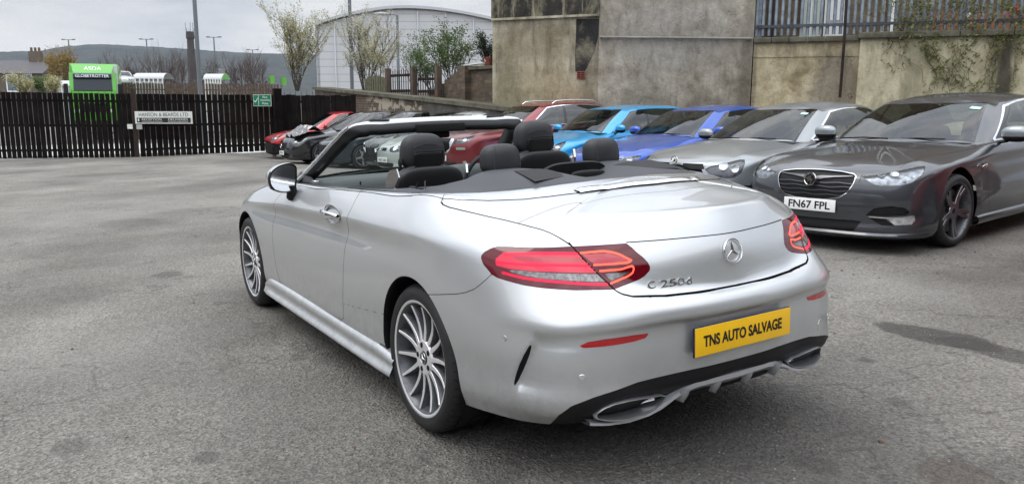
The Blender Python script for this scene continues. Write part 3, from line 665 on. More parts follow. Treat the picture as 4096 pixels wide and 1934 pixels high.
    # shut lines are real gaps
    for fn, w in ((XZL(DOOR+[DOOR[0]]), .0021), (TZL(GAPB), .0015), (PLL(PANEL), .0022), (PLL(LIDF), .0014), (YZL(LIDLOW), .0028), (XZL([(.905, .40), (.33, .463)]), .0015),
                  (SEAM, .0018),
                  (PLL([(-.086, .777), (-.061, .762), (-.046, .740), (-.030, .70)]), .0016)):
        P.region(fn, 'gone', ('body', 'door', 'lid', 'lidlow', 'bumper', 'deckpanel', 'fender', 'chrome'), swell=w)
    P.region(TZL(SPLIT), 'gone', None, swell=.0022)
    for fn, w in ((PLL(CHO), .0009), (HOODE, .002),
                  (TZL(LIGHT+[LIGHT[0]]), .0008)):
        P.region(fn, 'gone', ('body', 'door', 'deckpanel', 'fender', 'hood', 'bumper', 'lid', 'lidlow', 'lamp', 'chrome'), swell=w)
    P.region(lambda A: np.where(A[:, 2] > .8, np.abs(A[:, 0]-.795), BIG), 'gone', ('chrome',), swell=.0015)
    # lamps: light guides and lenses cut out of the lamp surface
    P.region(TZ(LIT_), 'lit', ('lamp',)); P.region(TZ(DARKP_), 'litdim', ('lit',)); P.region(TZ(LITDIM_), 'litdim', ('lamp',))
    P.region(TZ(REV_), 'reverse', ('lamp', 'lit', 'litdim')); P.region(TZ(REV2_), 'reverse', ('lamp', 'lit', 'litdim'))
    for k in range(1, 7):                                                                   # darker joints between the reversing light cells
        t_ = -.10+.062*k; P.region(lambda A: np.where(A[:, 0] < -.3, np.abs(-A[:, 0]-np.abs(A[:, 1])-t_+(A[:, 2]-.8)*.8), BIG), 'revdark', ('reverse',), swell=.0045)
    for l in LITE: P.region(TZL(l), 'led', ('lamp', 'lit', 'litdim'), swell=.0040)
    for l in HOT: P.region(TZL(l), 'ledhot', ('lamp', 'lit', 'litdim'), swell=.0036)
    # panels become parts
    P.outs('body_shell', ('body',), SILVER, root)
    def pick(objs, y): return max(objs, key=lambda o: o['_c'][1]*y)
    drs = P.outs('door', ('door',), SILVER, root); door, door2 = pick(drs, 1), pick(drs, -1); door['label'] = 'scuffed near-side door'
    P.outs('front_wing', ('fender',), SILVER, root)
    P.outs('bonnet', ('hood',), SILVER, root)
    bumper = P.outs('rear_bumper', ('bumper',), SILVER, root)[0]
    lids = P.outs('boot_lid', ('lid', 'lidlow'), SILVER, root); lid = min(lids, key=lambda o: o['_c'][2])
    P.outs('roof_cover_panel', ('deckpanel',), SILVER, root)
    P.outs('belt_trim', ('chrome',), SATIN, root, .0025)
    P.outs('lower_valance', ('valance',), BLACKPL, bumper, -.003)
    P.outs('reflector', ('reflector',), REDREF, bumper, .001)
    P.outs('corner_vent', ('vent',), DARK, bumper, -.004)
    lamps = P.outs('tail_light', ('lamp',), LAMPRED, root)
    def near(c): return min(lamps, key=lambda o: (Vector(o['_c'])-Vector(c)).length)
    for nm, tg, mat_, off in (('lit_panel', 'lit', LAMPLIT, 0), ('dim_panel', 'litdim', pm('tail_dim', (.30, .0, .015), .12, coat=1, em=(1, 0, .02), es=.16), 0), ('light_guide', 'led', LED, .0008), ('bright_light_guide', 'ledhot', LEDHOT, .0008), ('reversing_lens', 'reverse', REVERSE, .0005), ('lens_joint', 'revdark', pm('lens_joint', (.16, .10, .11), .2, coat=1), 0)):
        for o in P.outs(nm, (tg,), mat_, root, off): 
            pr_ = near(o['_c']); o.parent = pr_
    # wheel arch liners, dark core under the skin
    for cx in (0, 2.84):
        for sg in (1, -1):
            c = MB(); G = []
            for a in np.linspace(-.5, math.pi+.5, 40):
                x, z = cx+.371*math.cos(a), .328+.371*math.sin(a)
                h_, n_ = hit((x, sg*2, z), (0, -sg, 0))
                y = h_.y if h_ else sg*.86
                G.append([(x, y-sg*.001, z), (x-.004*math.cos(a), y-sg*.012, z-.004*math.sin(a)), (x, y-sg*.03, z), (x, sg*.50, z), (cx, sg*.50, .33)])
            c.grid(G); c.build('wheel_arch_liner', BLACKPL, root, 40)
    b = MB()
    core = [[P.g[i, j]-(P.n[i, j] if j < 66 else np.array([0, 0, 1.]))*.016 for j in range(0, P.g.shape[1], 2)] for i in range(0, P.g.shape[0], 3)]
    V = [tuple(p) for r in core for p in r]; nb = len(core[0]); F = []
    for i in range(len(core)-1):
        for j in range(nb-1):
            q = [core[i][j], core[i+1][j], core[i+1][j+1], core[i][j+1]]; m = sum(q)/4
            if any(math.hypot(p[0]-cx, p[2]-.33) < .40 and abs(p[1]) > .45 for p in q for cx in (0, 2.84)): continue
            ay = abs(m[1]); xi = np.interp(ay, [0, .25, .41, .53, .63, .705, .747], [-.46, -.43, -.38, -.30, -.2, -.08, .1])
            if m[2] > .86 and ay < .755 and m[0] > xi and m[0] < 2.0: continue
            F.append((i*nb+j, (i+1)*nb+j, (i+1)*nb+j+1, i*nb+j+1))
    b.add(V, F); b.build('inner_structure', DARK, root)
    b = MB(); b.box((1.42, 0, .20), (2.1, 1.66, .05)); b.box((1.35, 0, .23), (4.2, 1.0, .05)); b.build('underbody', DARK, root)
    # side skirt: blade with a rolled lower edge
    for sg in (1, -1):
        b = MB(); G = []
        for x in np.linspace(2.46, .26, 40):
            u = (2.46-x)/2.2; k = .010*math.sin(math.pi*u)
            yb = .885+.004*u; up = np.interp(u, [0, .06, .93, 1], [.255, .292, .282, .262]); e = np.interp(u, [0, .05, .95, 1], [0, 1, 1, .6])
            G.append([(x, sg*(yb-.03), up+.012), (x, sg*(yb-.004+.006*e), up), (x, sg*(yb+.004+.008*e), up-.015), (x, sg*(yb+.006+.006*e), .225), (x, sg*(yb+.014+.014*e), .200), (x, sg*(yb+.020+.014*e), .188), (x, sg*(yb+.012+.012*e), .176), (x, sg*(yb-.05), .165)])
        G = [list(r) for r in resample(np.array(G), 1, 26)]
        b.grid(G, flip=sg < 0); b.build('side_skirt', SILVER, root, 60)
    # diffuser, fins, exhaust finishers
    d = MB(); G = []
    for y in np.linspace(-.635, .635, 67):
        ay = abs(y)
        zt = np.interp(ay, [0, .20, .25, .30, .36, .42, .50, .58, .635], [.366, .364, .355, .335, .303, .286, .276, .273, .276])
        xr = np.interp(ay, [0, .3, .40, .5, .58, .635], [-1.006, -.985, -.975, -.958, -.930, -.898]); w_ = float(np.interp(ay, [.24, .36], [1, 0]))
        G.append([(xr+.05, y, zt+.004), (xr, y, zt+.003), (xr-.008, y, zt-.001), (xr-.006, y, zt-.006-.006*w_), (xr+.01, y, zt-.009-.020*w_), (xr+.08, y, zt-.010-.045*w_), (xr+.22, y, zt-.010-.055*w_)])
    d.grid([list(r) for r in resample(np.array(G), 1, 18)], flip=False)
    d.build('diffuser', pm('diffuser_silver', (.50, .51, .53), .34, .7, coat=.5, bump=.05), bumper, 50, clean=True)
    for y in (-.255, -.087, .087, .255):
        f = MB(); G = []
        for u in np.linspace(0, 1, 14):
            w_ = .036*(1-.62*u**.6); z_ = .350-.050*u; x_ = -1.000+.020*u**2
            G.append([(x_+.14, y-w_, z_), (x_+.03, y-w_, z_), (x_+.008, y-w_*.9, z_), (x_, y-w_*.5, z_), (x_-.002, y, z_), (x_, y+w_*.5, z_), (x_+.008, y+w_*.9, z_), (x_+.03, y+w_, z_), (x_+.14, y+w_, z_)])
        G.append([(x_+.14, y, z_-.004)]*1+[(q[0], y+(q[1]-y)*.3, z_-.005) for q in G[-1][1:-1]]+[(x_+.14, y, z_-.004)])
        f.grid(G); f.build('diffuser_fin', pm('diffuser_silver', (0, 0, 0)), bumper, 60)
    EX = [(.618, .292), (.622, .306), (.606, .332), (.575, .350), (.533, .358), (.47, .358), (.401, .351), (.352, .345), (.337, .337), (.342, .325), (.364, .308), (.41, .294), (.46, .286), (.522, .281), (.575, .284)]
    EX = [(y, z) for y, z in smooth_line(EX+[EX[0]], 4)]
    for sg in (1, -1):
        xr = lambda y: float(np.interp(y, [0, .33, .40, .47, .53, .58, .61, .63], [-1.0, -.970, -.972, -.970, -.962, -.944, -.925, -.900]))
        rg = []
        cy, cz = .47, .322
        for s_, sz, dx in ((1.0, .95, .012), (1.0, .95, -.003), (.99, .91, -.006), (.975, .83, -.006), (.968, .80, -.001), (.96, .76, .03), (.92, .62, .09)):
            rg.append([(xr(cy+(y-cy)*min(1, s_))+dx, sg*(cy+(y-cy)*s_), cz+(z-cz)*sz) for y, z in EX])
        b = MB(); b.grid(rg, flip=sg < 0); b.build('exhaust_finisher', pm('exhaust_satin', (.50, .51, .52), .32, .9), root, 50)
        b = MB(); b.prism([(p[1], p[2]) for p in rg[-1]], (xr(.47)+.07, 0, 0), (0, 1, 0), (0, 0, 1), (1, 0, 0), .02); b.build('exhaust_hollow', pm('exhaust_dark', (.02, .02, .02), .5, .5), root)
        b = MB(); b.tube([(xr(.42)+.05, sg*.425, .318), (xr(.38)+.02, sg*.375, .330)], [.012, .008], 10); b.build('exhaust_inner_blade', SATIN, root, 60)
    # number plate with lettering, badge, star, sensors, towing cover
    pm_ = frame((-1.036, 0, .5396), (0, -1, 0), (-1, 0, .015))
    # local: X right across the plate, Y up, Z outwards
    b = MB(); b.box((0, 0, 0), (.523, .114, .010), bev=.004); pb = b.build('number_plate', pm('plate_backing', (.012, .014, .06), .4), root, 40); pb.matrix_local = frame((-1.036, 0, .5396), (0, -1, 0), (-1, 0, .015))
    b = MB(); b.box((0, 0, .0065), (.518, .109, .003), bev=.0014); b.build('plate_face', YELLOWP, pb, 40)
    fit_text('lettering', 'TNS AUTO SALVAGE', .425, .044, Matrix.Translation((-.005, 0, .0085)), BLACKT, pb, bold=.0012)
    for k, (a_, w_) in enumerate((('C', .030), ('2', .031), ('5', .031), ('0', .031), ('d', .022))):
        yy = [.372, .322, .287, .252, .218][k]
        h_, n_ = hit((-3, yy, .756), (1, 0, 0))
        fit_text('model_badge', a_, w_, .026, frame(h_+n_*.004, (0, -1, 0), n_), CHROME, lid, depth=.004, bold=.0)
    h_, n_ = hit((-3, 0, .843), (1, 0, 0))
    n_ = Vector(n_); Mx = frame(h_+n_*.002, (0, -1, 0), n_) @ Matrix.Rotation(math.radians(90), 4, 'X')
    b = MB(); b.lathe([(.0450, 0), (.0450, .005), (.0460, .0075), (.0475, .0075), (.0488, .005), (.0488, 0)], 48); star_shape(b, .0455, t=.115, h=.009)
    s_ = b.build('star_emblem', CHROME, lid, 40); s_.matrix_local = frame(h_+n_*.001, (0, -1, 0), n_) @ Matrix(((1, 0, 0, 0), (0, 0, 1, 0), (0, 1, 0, 0), (0, 0, 0, 1)))
    for (x, y, z, rr) in ((-.669, .845, .578, .011), (-.902, .670, .460, .0125), (-.902, -.670, .460, .0125), (-.669, -.845, .578, .011)):
        q, n_, _, _ = bvh.find_nearest(Vector((x, y, z)))
        n_ = n_ if n_.dot(Vector((-1 if x < -.8 else 0, y, 0))) > 0 else -n_
        b = MB(); b.lathe([(0, .0008), (rr*.72, .0012), (rr*.78, -.0005), (rr*.86, -.0005), (rr*.92, .0012), (rr, 0)], 28)
        o = b.build('parking_sensor', SILVER if rr < .012 else SATIN, bumper, 30); o.matrix_local = frame(q, (0, 0, 1), n_) @ Matrix(((1, 0, 0, 0), (0, 0, 1, 0), (0, 1, 0, 0), (0, 0, 0, 1)))
    q, n_, _, _ = bvh.find_nearest(Vector((-.951, -.552, .459))); n_ = n_ if n_.x < 0 else -n_
    b = MB(); b.tube([(-.012, -.03, 0), (-.016, .0, 0), (-.008, .016, 0), (.008, .016, 0), (.014, .004, 0)], .0012, 6); o = b.build('towing_eye_cover', SATIN, bumper); o.matrix_local = frame(q, (0, -1, 0), n_)
    # high level brake light in the trim
    b = MB(); G = []; G2 = []
    for y in np.linspace(-.30, .36, 40):
        h_, n_ = hit((np.interp(abs(y), [0, .2, .36], [-.525, -.512, -.475]), y, 2), (0, 0, -1)); e = 1 if -.285 < y < .345 else .2
        T_ = Vector((-.90, 0, -.42)).normalized()
        G.append([h_+Vector((.040, 0, .004+.004*e)), h_+Vector((.02, 0, .006+.010*e)), h_+Vector((-.006, 0, .006+.008*e)), h_+Vector((-.022, 0, .003))])
        if -.24 < y < .30: G2.append([h_+Vector((.016, 0, .0165)), h_+Vector((.006, 0, .0168)), h_+Vector((-.005, 0, .0148))])
    b.grid(G); hb = b.build('high_brake_light', SATIN, root, 60)
    b = MB(); b.grid(G2); b.build('brake_light_lens', pm('brake_lens', (.30, .31, .32), .12, .4, coat=1, var=.5, vs=70), hb)
    # door handle
    b = MB(); cx, cz = 1.0, .868; pts = []
    q, n_, _, _ = bvh.find_nearest(Vector((1.01, .88, .868))); n_ = Vector(n_) if n_.y > 0 else -Vector(n_)
    for sg, dr in ((1, door), (-1, door2)):
        y0 = q.y*sg
        b = MB(); b.lathe([(.0, -.020), (.05, -.018), (.085, -.008), (.108, .0012), (.112, .0005)], 40, Matrix.Translation((1.0, 0, .868)) @ Matrix.Diagonal((1.12, 1, .46, 1)))
        M_ = Matrix.Translation((0, y0+sg*.004, 0)) @ (Matrix.Identity(4) if sg > 0 else Matrix.Diagonal((1, -1, 1, 1)))
        o = b.build('handle_recess', pm('handle_recess', (.30, .305, .31), .25, .7, coat=1), dr, 60); o.matrix_local = M_
        b = MB(); G = []
        for u in np.linspace(0, 1, 24):
            x = 1.128-.236*u; yy = .006+.030*math.sin(math.pi*min(1, u*1.02))**.6; hh = .007+.013*math.sin(math.pi*u)**.6
            zc = .874-.004*u
            G.append([(x, yy+.0*math.cos(a), zc) if False else (x, yy+.010*math.cos(a), zc+hh*math.sin(a)) for a in np.linspace(0, 2*math.pi, 15)])
        b.grid(G); o = b.build('door_handle', CHROME, dr, 60); o.matrix_local = M_
    # door mirror
    for sg, dr in ((1, door), (-1, door2)):
        M_ = Matrix.Diagonal((1, sg, 1, 1)) if sg < 0 else Matrix.Identity(4)
        b = MB(); out = [(.985, .950), (1.008, .985), (1.012, 1.03), (.995, 1.072), (.955, 1.102), (.905, 1.118), (.855, 1.118), (.828, 1.10), (.824, 1.05), (.832, .985), (.846, .945), (.88, .930), (.94, .932)]
        out = smooth_line(out+[out[0]], 4); cy, cz = .915, 1.022; out = [(cy-.004+(y-cy)*.92, cz+.008+(z-cz)*.92) for y, z in out]
        sh = -.02
        def ring(s, x): return [(x+(y-cy)*sh*4*(1 if x < 1.8 else .3), cy+(y-cy)*s, cz-.018+(z-cz)*s) for y, z in out]
        b.grid([ring(.90, 1.745), ring(.985, 1.738), ring(1.0, 1.745), ring(1.02, 1.77), ring(.98, 1.82), ring(.85, 1.865), ring(.6, 1.895), ring(.05, 1.905)])
        for v_i in range(len(b.v)): pass
        o = b.build('door_mirror', None, dr, 60); o.matrix_local = M_
        for m_ in (SILVER, BLACKPL): o.data.materials.append(m_)
        for p in o.data.polygons: p.material_index = 0 if (p.center.x > 1.752 and p.center.z > .962+.08*(1.9-p.center.x)*0) else 1
        b = MB(); r0 = ring(.90, 1.748); b.add(r0[:-1], [tuple(range(len(r0)-1))]); mo = b.build('mirror_glass', CHROME, o)
        b = MB()
        G = [[(1.79+.055*math.cos(a)*k_, yy+.030*math.sin(a)*k_, zz) for a in np.linspace(0, 2*math.pi, 17)] for yy, zz, k_ in ((.862, .965, 1.05), (.855, .935, .95), (.860, .910, .85), (.868, .890, .72), (.862, .874, .6), (.848, .868, .1))]
        b.grid(G); s_ = b.build('mirror_stalk', BLACKPL, o, 60)
    # windscreen surround
    path = [(2.08, .772, .925), (1.92, .735, 1.015), (1.72, .690, 1.128), (1.55, .645, 1.235), (1.455, .612, 1.295), (1.425, .575, 1.323), (1.435, .52, 1.333), (1.455, .40, 1.341), (1.475, .20, 1.347), (1.48, 0, 1.349)]
    path = [tuple(p) for p in smooth_line(path, 6)]
    full = path+[(x, -y, z) for x, y, z in path[-2::-1]]
    prof = [(0, -.002), (-.014, .003), (-.022, -.003), (-.029, -.013), (-.032, -.023)]           # (towards rear, up/out) silver part
    prof2 = [(-.031, -.022), (-.039, -.030), (-.047, -.056), (-.047, -.074), (-.036, -.085), (-.010, -.087), (.03, -.070)]
    G1, G2, G3, GT = [], [], [], []
    n = len(full)
    for i_, p in enumerate(full):
        p = Vector(p); t = (Vector(full[min(i_+1, n-1)])-Vector(full[max(i_-1, 0)])).normalized()
        side_ = min(1, max(0, (abs(p.y)-.40)/.2)); 
        upv = Vector((0, (1 if p.y > 0 else -1)*.75*side_+0, 1-.25*side_)); 
        a = Vector((-1, 0, 0)); a = (a-t*a.dot(t)); a.normalize()
        o_ = (upv-t*upv.dot(t)); o_ = (o_-a*o_.dot(a)).normalized()
        f = 1-.45*side_
        k2 = 1+.25*side_
        at_ = lambda u, v: p+a*(-u)+o_*v
        s1 = 1-.72*side_
        G1.append([at_(.03, -.004)]+[at_(u*s1*(1), v*s1) for u, v in prof])
        base = (-.032*s1, -.023*s1)
        G2.append([at_(base[0]+.002, base[1]+.002)]+[at_(base[0]+(u+.031)*k2, base[1]+(v+.022)*(1.15 if side_ > .5 else 1)) for u, v in prof2[1:]])
        G3.append(at_(.012, -.055))
    b = MB(); b.grid(G1); b.build('windscreen_surround', SILVER, root, 50)
    b = MB(); b.grid(G2); b.build('windscreen_inner_trim', pm('trim_black', (.010, .010, .011), .38, bump=.1, bs=700), root, 50)
    b = MB()
    m_ = len(path)
    GW = []
    for k in range(m_):
        l, r = G3[k], G3[n-1-k]
        GW.append([l.lerp(r, u)+Vector((.05*math.sin(math.pi*u)*(1-k/m_), 0, 0)) for u in np.linspace(0, 1, 13)])
    b.grid(GW); b.build('windscreen', GLASS, root, 60)
    for seg in (full[:len(path)-24], full[-(len(path)-24):]):
        b = MB(); b.tube([Vector(p)+Vector((-.004, .004*(1 if p[1] > 0 else -1), .002)) for p in seg], .006, 8); b.build('pillar_trim', CHROME, root, 60)
    for y in (.405, -.40):
        b = MB(); b.box((1.438, y, 1.336), (.03, .13, .004), Matrix.Rotation(math.radians(38), 4, 'Y'), .001); b.build('latch_slot', BLACKGLOSS, root, 40)
    b = MB(); b.box((1.432, 0, 1.285), (.03, .34, .055), bev=.008); b.build('roof_console', BLACKPL, root, 40)
    b = MB(); b.box((1.50, -.0, 1.245), (.07, .17, .055), bev=.015); b.tube([(1.52, 0, 1.24), (1.46, 0, 1.20)], .01, 8); b.build('mirror_mount', BLACKPL, root, 50)
    b = MB(); cushion(b, (1.44, .035, 1.168), (.018, .095, .034), p=3.5); b.build('rear_view_mirror', BLACKPL, root, 60)
    [cushion(MB(), (1.455, y_, 1.272), (.03, .045, .028), p=2.5).build('roof_lock', BLACKPL, root, 60) for y_ in (.545, -.545)]
    for sg in (1, -1):
        b = MB(); b.prism([(0, 0), (.30, 0), (.36, .02), (.25, .075)], (1.72, sg*.735, .957), (1, 0, 0), (0, 0, 1), (0, -sg, 0), .03); b.build('mirror_corner_trim', pm('corner_trim', (.09, .092, .10), .4), root, 40)
    # cockpit: dash, doors cards, seats, wheel
    b = MB(); G = []
    for y in np.linspace(-.74, .74, 31):
        k = 1-(abs(y)/.74)**4
        hood = .035*math.exp(-((y+.36)/.17)**4)
        G.append([(2.25, y, .95), (2.0, y, .962+.02*k), (1.75, y, .968+.02*k+hood), (1.62, y, .955+.02*k+hood), (1.58, y, .93+.01*k+hood), (1.56, y, .85), (1.62, y, .60)])
    G = resample(np.array(G), 1, 30)
    b.grid(G); b.build('dashboard', pm('dash_top', (.035, .042, .042), .42, bump=.2, bs=400), root, 50)
    for sg in (1, -1):
        b = MB(); G = [[(x, sg*y, z) for y, z in ((.760, .955+(1.9-x)*.040), (.745, .966+(1.9-x)*.036), (.715, .962+(1.9-x)*.03), (.695, .935+(1.9-x)*.03), (.69, .85), (.70, .5))] for x in np.linspace(2.0, .78, 20)]
        b.grid([list(r) for r in resample(np.array(G), 1, 16)]); b.build('door_card', pm('door_card', (.026, .03, .031), .45, bump=.2, bs=400), door if sg > 0 else door2, 60)
        b = MB(); b.box((1.80, sg*.705, .975), (.09, .03, .022), bev=.008); b.build('air_vent', SATIN, root, 50)
        b = MB(); b.tube([(.93, sg*.742, 1.018), (.93, sg*.742, 1.036)], .005, 8); b.build('lock_pin', BLACKPL, door if sg > 0 else door2, 50)
    b = MB(); b.box((1.2, 0, .40), (1.8, 1.36, .05)); b.box((.25, 0, .62), (.1, 1.3, .6)); b.build('cabin_floor', DARK, root)
    b = MB(); b.tube([(1.40+.045*math.cos(t)*1, -.36+.185*math.cos(t), .93+.175*math.sin(t)+.0) for t in np.linspace(0, 2*math.pi, 49)], .0155, 10, cap=False)
    cushion(b, (1.42, -.36, .92), (.03, .07, .055), p=3); b.tube([(1.42, -.36, .92), (1.41, -.20, .945)], .014, 8); b.tube([(1.42, -.36, .92), (1.41, -.52, .945)], .014, 8); b.tube([(1.42, -.36, .92), (1.41, -.36, .77)], .016, 8)
    b.build('steering_wheel', LEATHER, root, 60)
    for cy, dx, dz in ((.385, .93, 0.), (-.325, .90, .045)):
        b = MB(); cushion(b, (dx-.02, cy, .86+dz), (.075, .255, .255), p=3.2, taper=.10, lean=-.16, cut=.22)
        cushion(b, (dx+.30, cy, .56), (.30, .25, .09), p=3); seat = b.build('front_seat', LEATHER, root, 60)
        b = MB(); cushion(b, (dx-.10, cy, .93+dz), (.035, .205, .17), p=4, taper=.05, lean=-.16); b.build('seat_back_shell', pm('seat_back', (.008, .008, .009), .5), seat, 60)
        b = MB(); cushion(b, (dx-.035, cy, 1.175+dz), (.062, .138, .098), p=3.0, taper=.16, lean=.02, bow=.012); hr = b.build('headrest', LEATHER, seat, 60)
        b = MB(); cushion(b, (dx-.094, cy, 1.135+dz), (.010, .080, .042), p=5, taper=-.10); b.build('headrest_vent', pm('vent_black', (.006, .006, .006), .35), hr, 60)
        b = MB(); b.tube([(dx-.103, cy+a_, 1.135+dz+b_) for a_, b_ in ((-.083, .045), (.083, .045), (.088, .0), (.078, -.045), (-.078, -.045), (-.088, 0), (-.083, .045))], .0035, 6); b.build('vent_frame', BLACKPL, hr, 60)
        b = MB(); b.tube([(dx-.098, cy+q_, 1.208+dz-.012*math.cos(q_*22)*(-1)) for q_ in np.linspace(-.085, .085, 12)], .0012, 5)
        b.build('seam', pm('stitch', (.06, .06, .065), .7), hr)
        b = MB(); b.lathe([(0, .006), (.012, .006), (.014, .002), (.024, .002), (.026, 0)], 24, Matrix.Translation((dx-.03, cy+.137, 1.12+dz))); b.build('headrest_knob', BLACKPL, hr, 50)
        for s2 in (-.075, .075):
            b = MB(); b.tube([(dx-.05, cy+s2, 1.03+dz), (dx-.04, cy+s2, 1.11+dz)], .011, 10); b.build('headrest_post', CHROME, seat, 60)
        for s2 in (1, -1):
            b = MB(); ax_ = Vector((.62, s2*.35, -.0)).normalized(); b.prism([(-.03, -.09), (.035, -.09), (.045, .0), (.010, .075), (-.040, .085), (-.050, .04), (-.015, -.015)], (dx-.115, cy+s2*.222, 1.015+dz), ax_, (.1, 0, 1), (-.4*1, s2*.9, 0), .010); b.build('seat_release', SATIN, seat, 40)
    # tonneau and rear headrests
    def tz(x, y):
        ay = abs(y); e = 1.072-.012*(ay/.7)**2
        hump = .058*math.exp(-((ay-.34)/.20)**4)*min(1, max(0, (x+.40)/.34))**.8
        fl = .012*math.sin(x*9+y*4)*math.exp(-((ay-.5)/.15)**2)*.4
        back = e-.022*min(1, max(0, (x+.3)/.9))-.05*max(0, x-.25)*1.0
        sd = min(1, max(0, (ay-.56)/.18)); 
        return back+hump*(1-sd**.7)+fl-.012*sd
    xin = lambda y: float(np.interp(abs(y), [0, .25, .41, .53, .63, .705, .747, .762], [-.397, -.372, -.322, -.242, -.142, -.026, .128, .30]))
    xfr = lambda y: float(np.interp(abs(y), [0, .10, .16, .30, .45, .52, .58, .64, .70, .76], [-.06, -.04, .12, .17, .15, .17, .32, .52, .80, 1.10]))
    b = MB(); G = []
    for y in np.linspace(-.758, .758, 121):
        x0, x1 = xin(y), xfr(y); col = []
        h0 = hit((x0-.012, y, 2), (0, 0, -1))[0]; dz0 = (h0.z+.005 if h0 else tz(x0, y))-tz(x0, y)
        for u in np.linspace(0, 1, 36):
            x = x0+(x1-x0)*u; z = tz(x, y)+dz0*math.exp(-(x-x0)/.14)
            hs_ = hit((x, .778 if y > 0 else -.778, 2), (0, 0, -1))[0] if abs(y) > .66 else None; h_ = hs_.z+.006 if hs_ else z
            w_ = min(1, max(0, (abs(y)-.66)/.09)); z = z*(1-w_)+h_*w_
            if u < .02: z -= .003
            col.append((x, y, z))
        col.append((x1+.004, y, col[-1][2]-.02)); col.append((x1-.02, y, col[-1][2]-.18)); G.append(col)
    b.grid(G, flip=True); ton = b.build('tonneau', LEATHERG, root, 50)
    for sg in (1, -1):
        b = MB(); q4 = [(-.27, .43), (-.25, .25), (-.03, .19), (-.055, .40)]; G = []
        for u in np.linspace(0, 1, 12):
            r = []
            for v in np.linspace(0, 1, 12):
                x = (q4[0][0]*(1-u)+q4[1][0]*u)*(1-v)+(q4[3][0]*(1-u)+q4[2][0]*u)*v; y = (q4[0][1]*(1-u)+q4[1][1]*u)*(1-v)+(q4[3][1]*(1-u)+q4[2][1]*u)*v
                r.append((x, sg*y, tz(x, y)+.0025))
            G.append(r)
        b.grid(G, flip=sg < 0); b.build('roll_bar_cover', MESHF, ton)
        b = MB(); cushion(b, (.20, sg*.305, 1.157), (.055, .109, .075), p=3.1, taper=.13, lean=.10, bow=.02); hr = b.build('rear_headrest', LEATHER, root, 60)
        b = MB(); b.tube([(.143+.012*math.cos(q_), sg*.305+.068, 1.157+.071*math.sin(q_)) for q_ in np.linspace(-1.2, 1.2, 12)], .0012, 5); b.build('seam', pm('stitch', (.06, .06, .065)), hr)
    b = MB(); G = []
    for y in np.linspace(-.19, .19, 31):
        k = max(0, 1-(abs(y)/.19)**4); zt = 1.085+.052*k**.5
        G.append([(.03, y, 1.07), (.02, y, zt-.006), (.032, y, zt), (.05, y, zt-.006), (.055, y, 1.03)])
    b.grid(G); b.build('wind_deflector', BLACKPL, root, 60)
    b = MB(); cushion(b, (-.035, -.03, 1.076), (.018, .10, .022), p=3); b.build('centre_grip', BLACKPL, root, 60)
    b = MB(); b.box((.255, .735, 1.052), (.12, .02, .006), bev=.002); b.tube([(.255, .735, 1.05), (.235, .735, 1.08)], [.008, .002], 6); b.build('belt_guide', BLACKPL, root, 40)
    b = MB(); b.tube([(.16, .735, 1.056), (.32, .66, 1.065), (.52, .56, 1.052)], .003, 5); b.build('tonneau_strap', pm('strap', (.01, .01, .01), .8), root)
    # wheels
    R90 = Matrix.Rotation(math.pi, 4, 'Z')
    cam_ = math.radians(1.5)
    for x, y, R, w, ca in ((0, .757, .330, .255, cam_), (0, -.757, .330, .255, cam_), (2.84, .772, .3315, .225, .01), (2.84, -.772, .3315, .225, .01)):
        M_ = Matrix.Translation((x, y, R)) @ (Matrix.Rotation(ca, 4, 'X') if y > 0 else Matrix.Rotation(-ca, 4, 'X') @ R90)
        alloy_wheel(root, M_ @ Matrix.Rotation(.35+x, 4, 'Y'), R, .2413, w)
    return root
build_convertible()
#@@CONV_END
# ------------------------------------------------------------------ parked cars
def plate(parent, txt, M, w=.52, h=.111, face=WHITEP, tw=.40, faded=False):
    b = MB(); b.box((0, 0, 0), (w, h, .008), bev=.003); o = b.build('number_plate', face, parent, 40); o.matrix_local = M
    fit_text('lettering', txt, tw, .072, Matrix.Translation((0, 0, .0045)), BLACKT, o, bold=.0015); return o
def generic_outline(L, hw, fo, ro, wb, nose=1., tail=1., front_round=1.):
    fx = wb+fo; rx = -ro
    return [(fx, 0, 1, 0), (fx-.025*front_round, .30, 1, .08), (fx-.10*front_round, .55, .93, .36), (fx-.24*front_round, hw-.13, .6, .8), (fx-.44*front_round, hw-.03, .18, 1), (wb, hw, 0, 1), (wb-.45, hw-.005, 0, 1), (wb-.8, hw-.012, 0, 1),
            (wb*.5, hw-.012, 0, 1), (wb*.3, hw-.008, 0, 1), (.42, hw-.004, 0, 1), (0, hw, 0, 1), (-.3, hw-.005, -.03, 1), (rx+.42, hw-.03, -.12, 1), (rx+.26, hw-.09, -.35, .93), (rx+.15, hw-.19, -.72, .69),
            (rx+.07, hw-.34, -.92, .38), (rx+.03, hw-.5, -.975, .2), (rx+.006, .18, -1, .05), (rx, 0, -1, 0)]
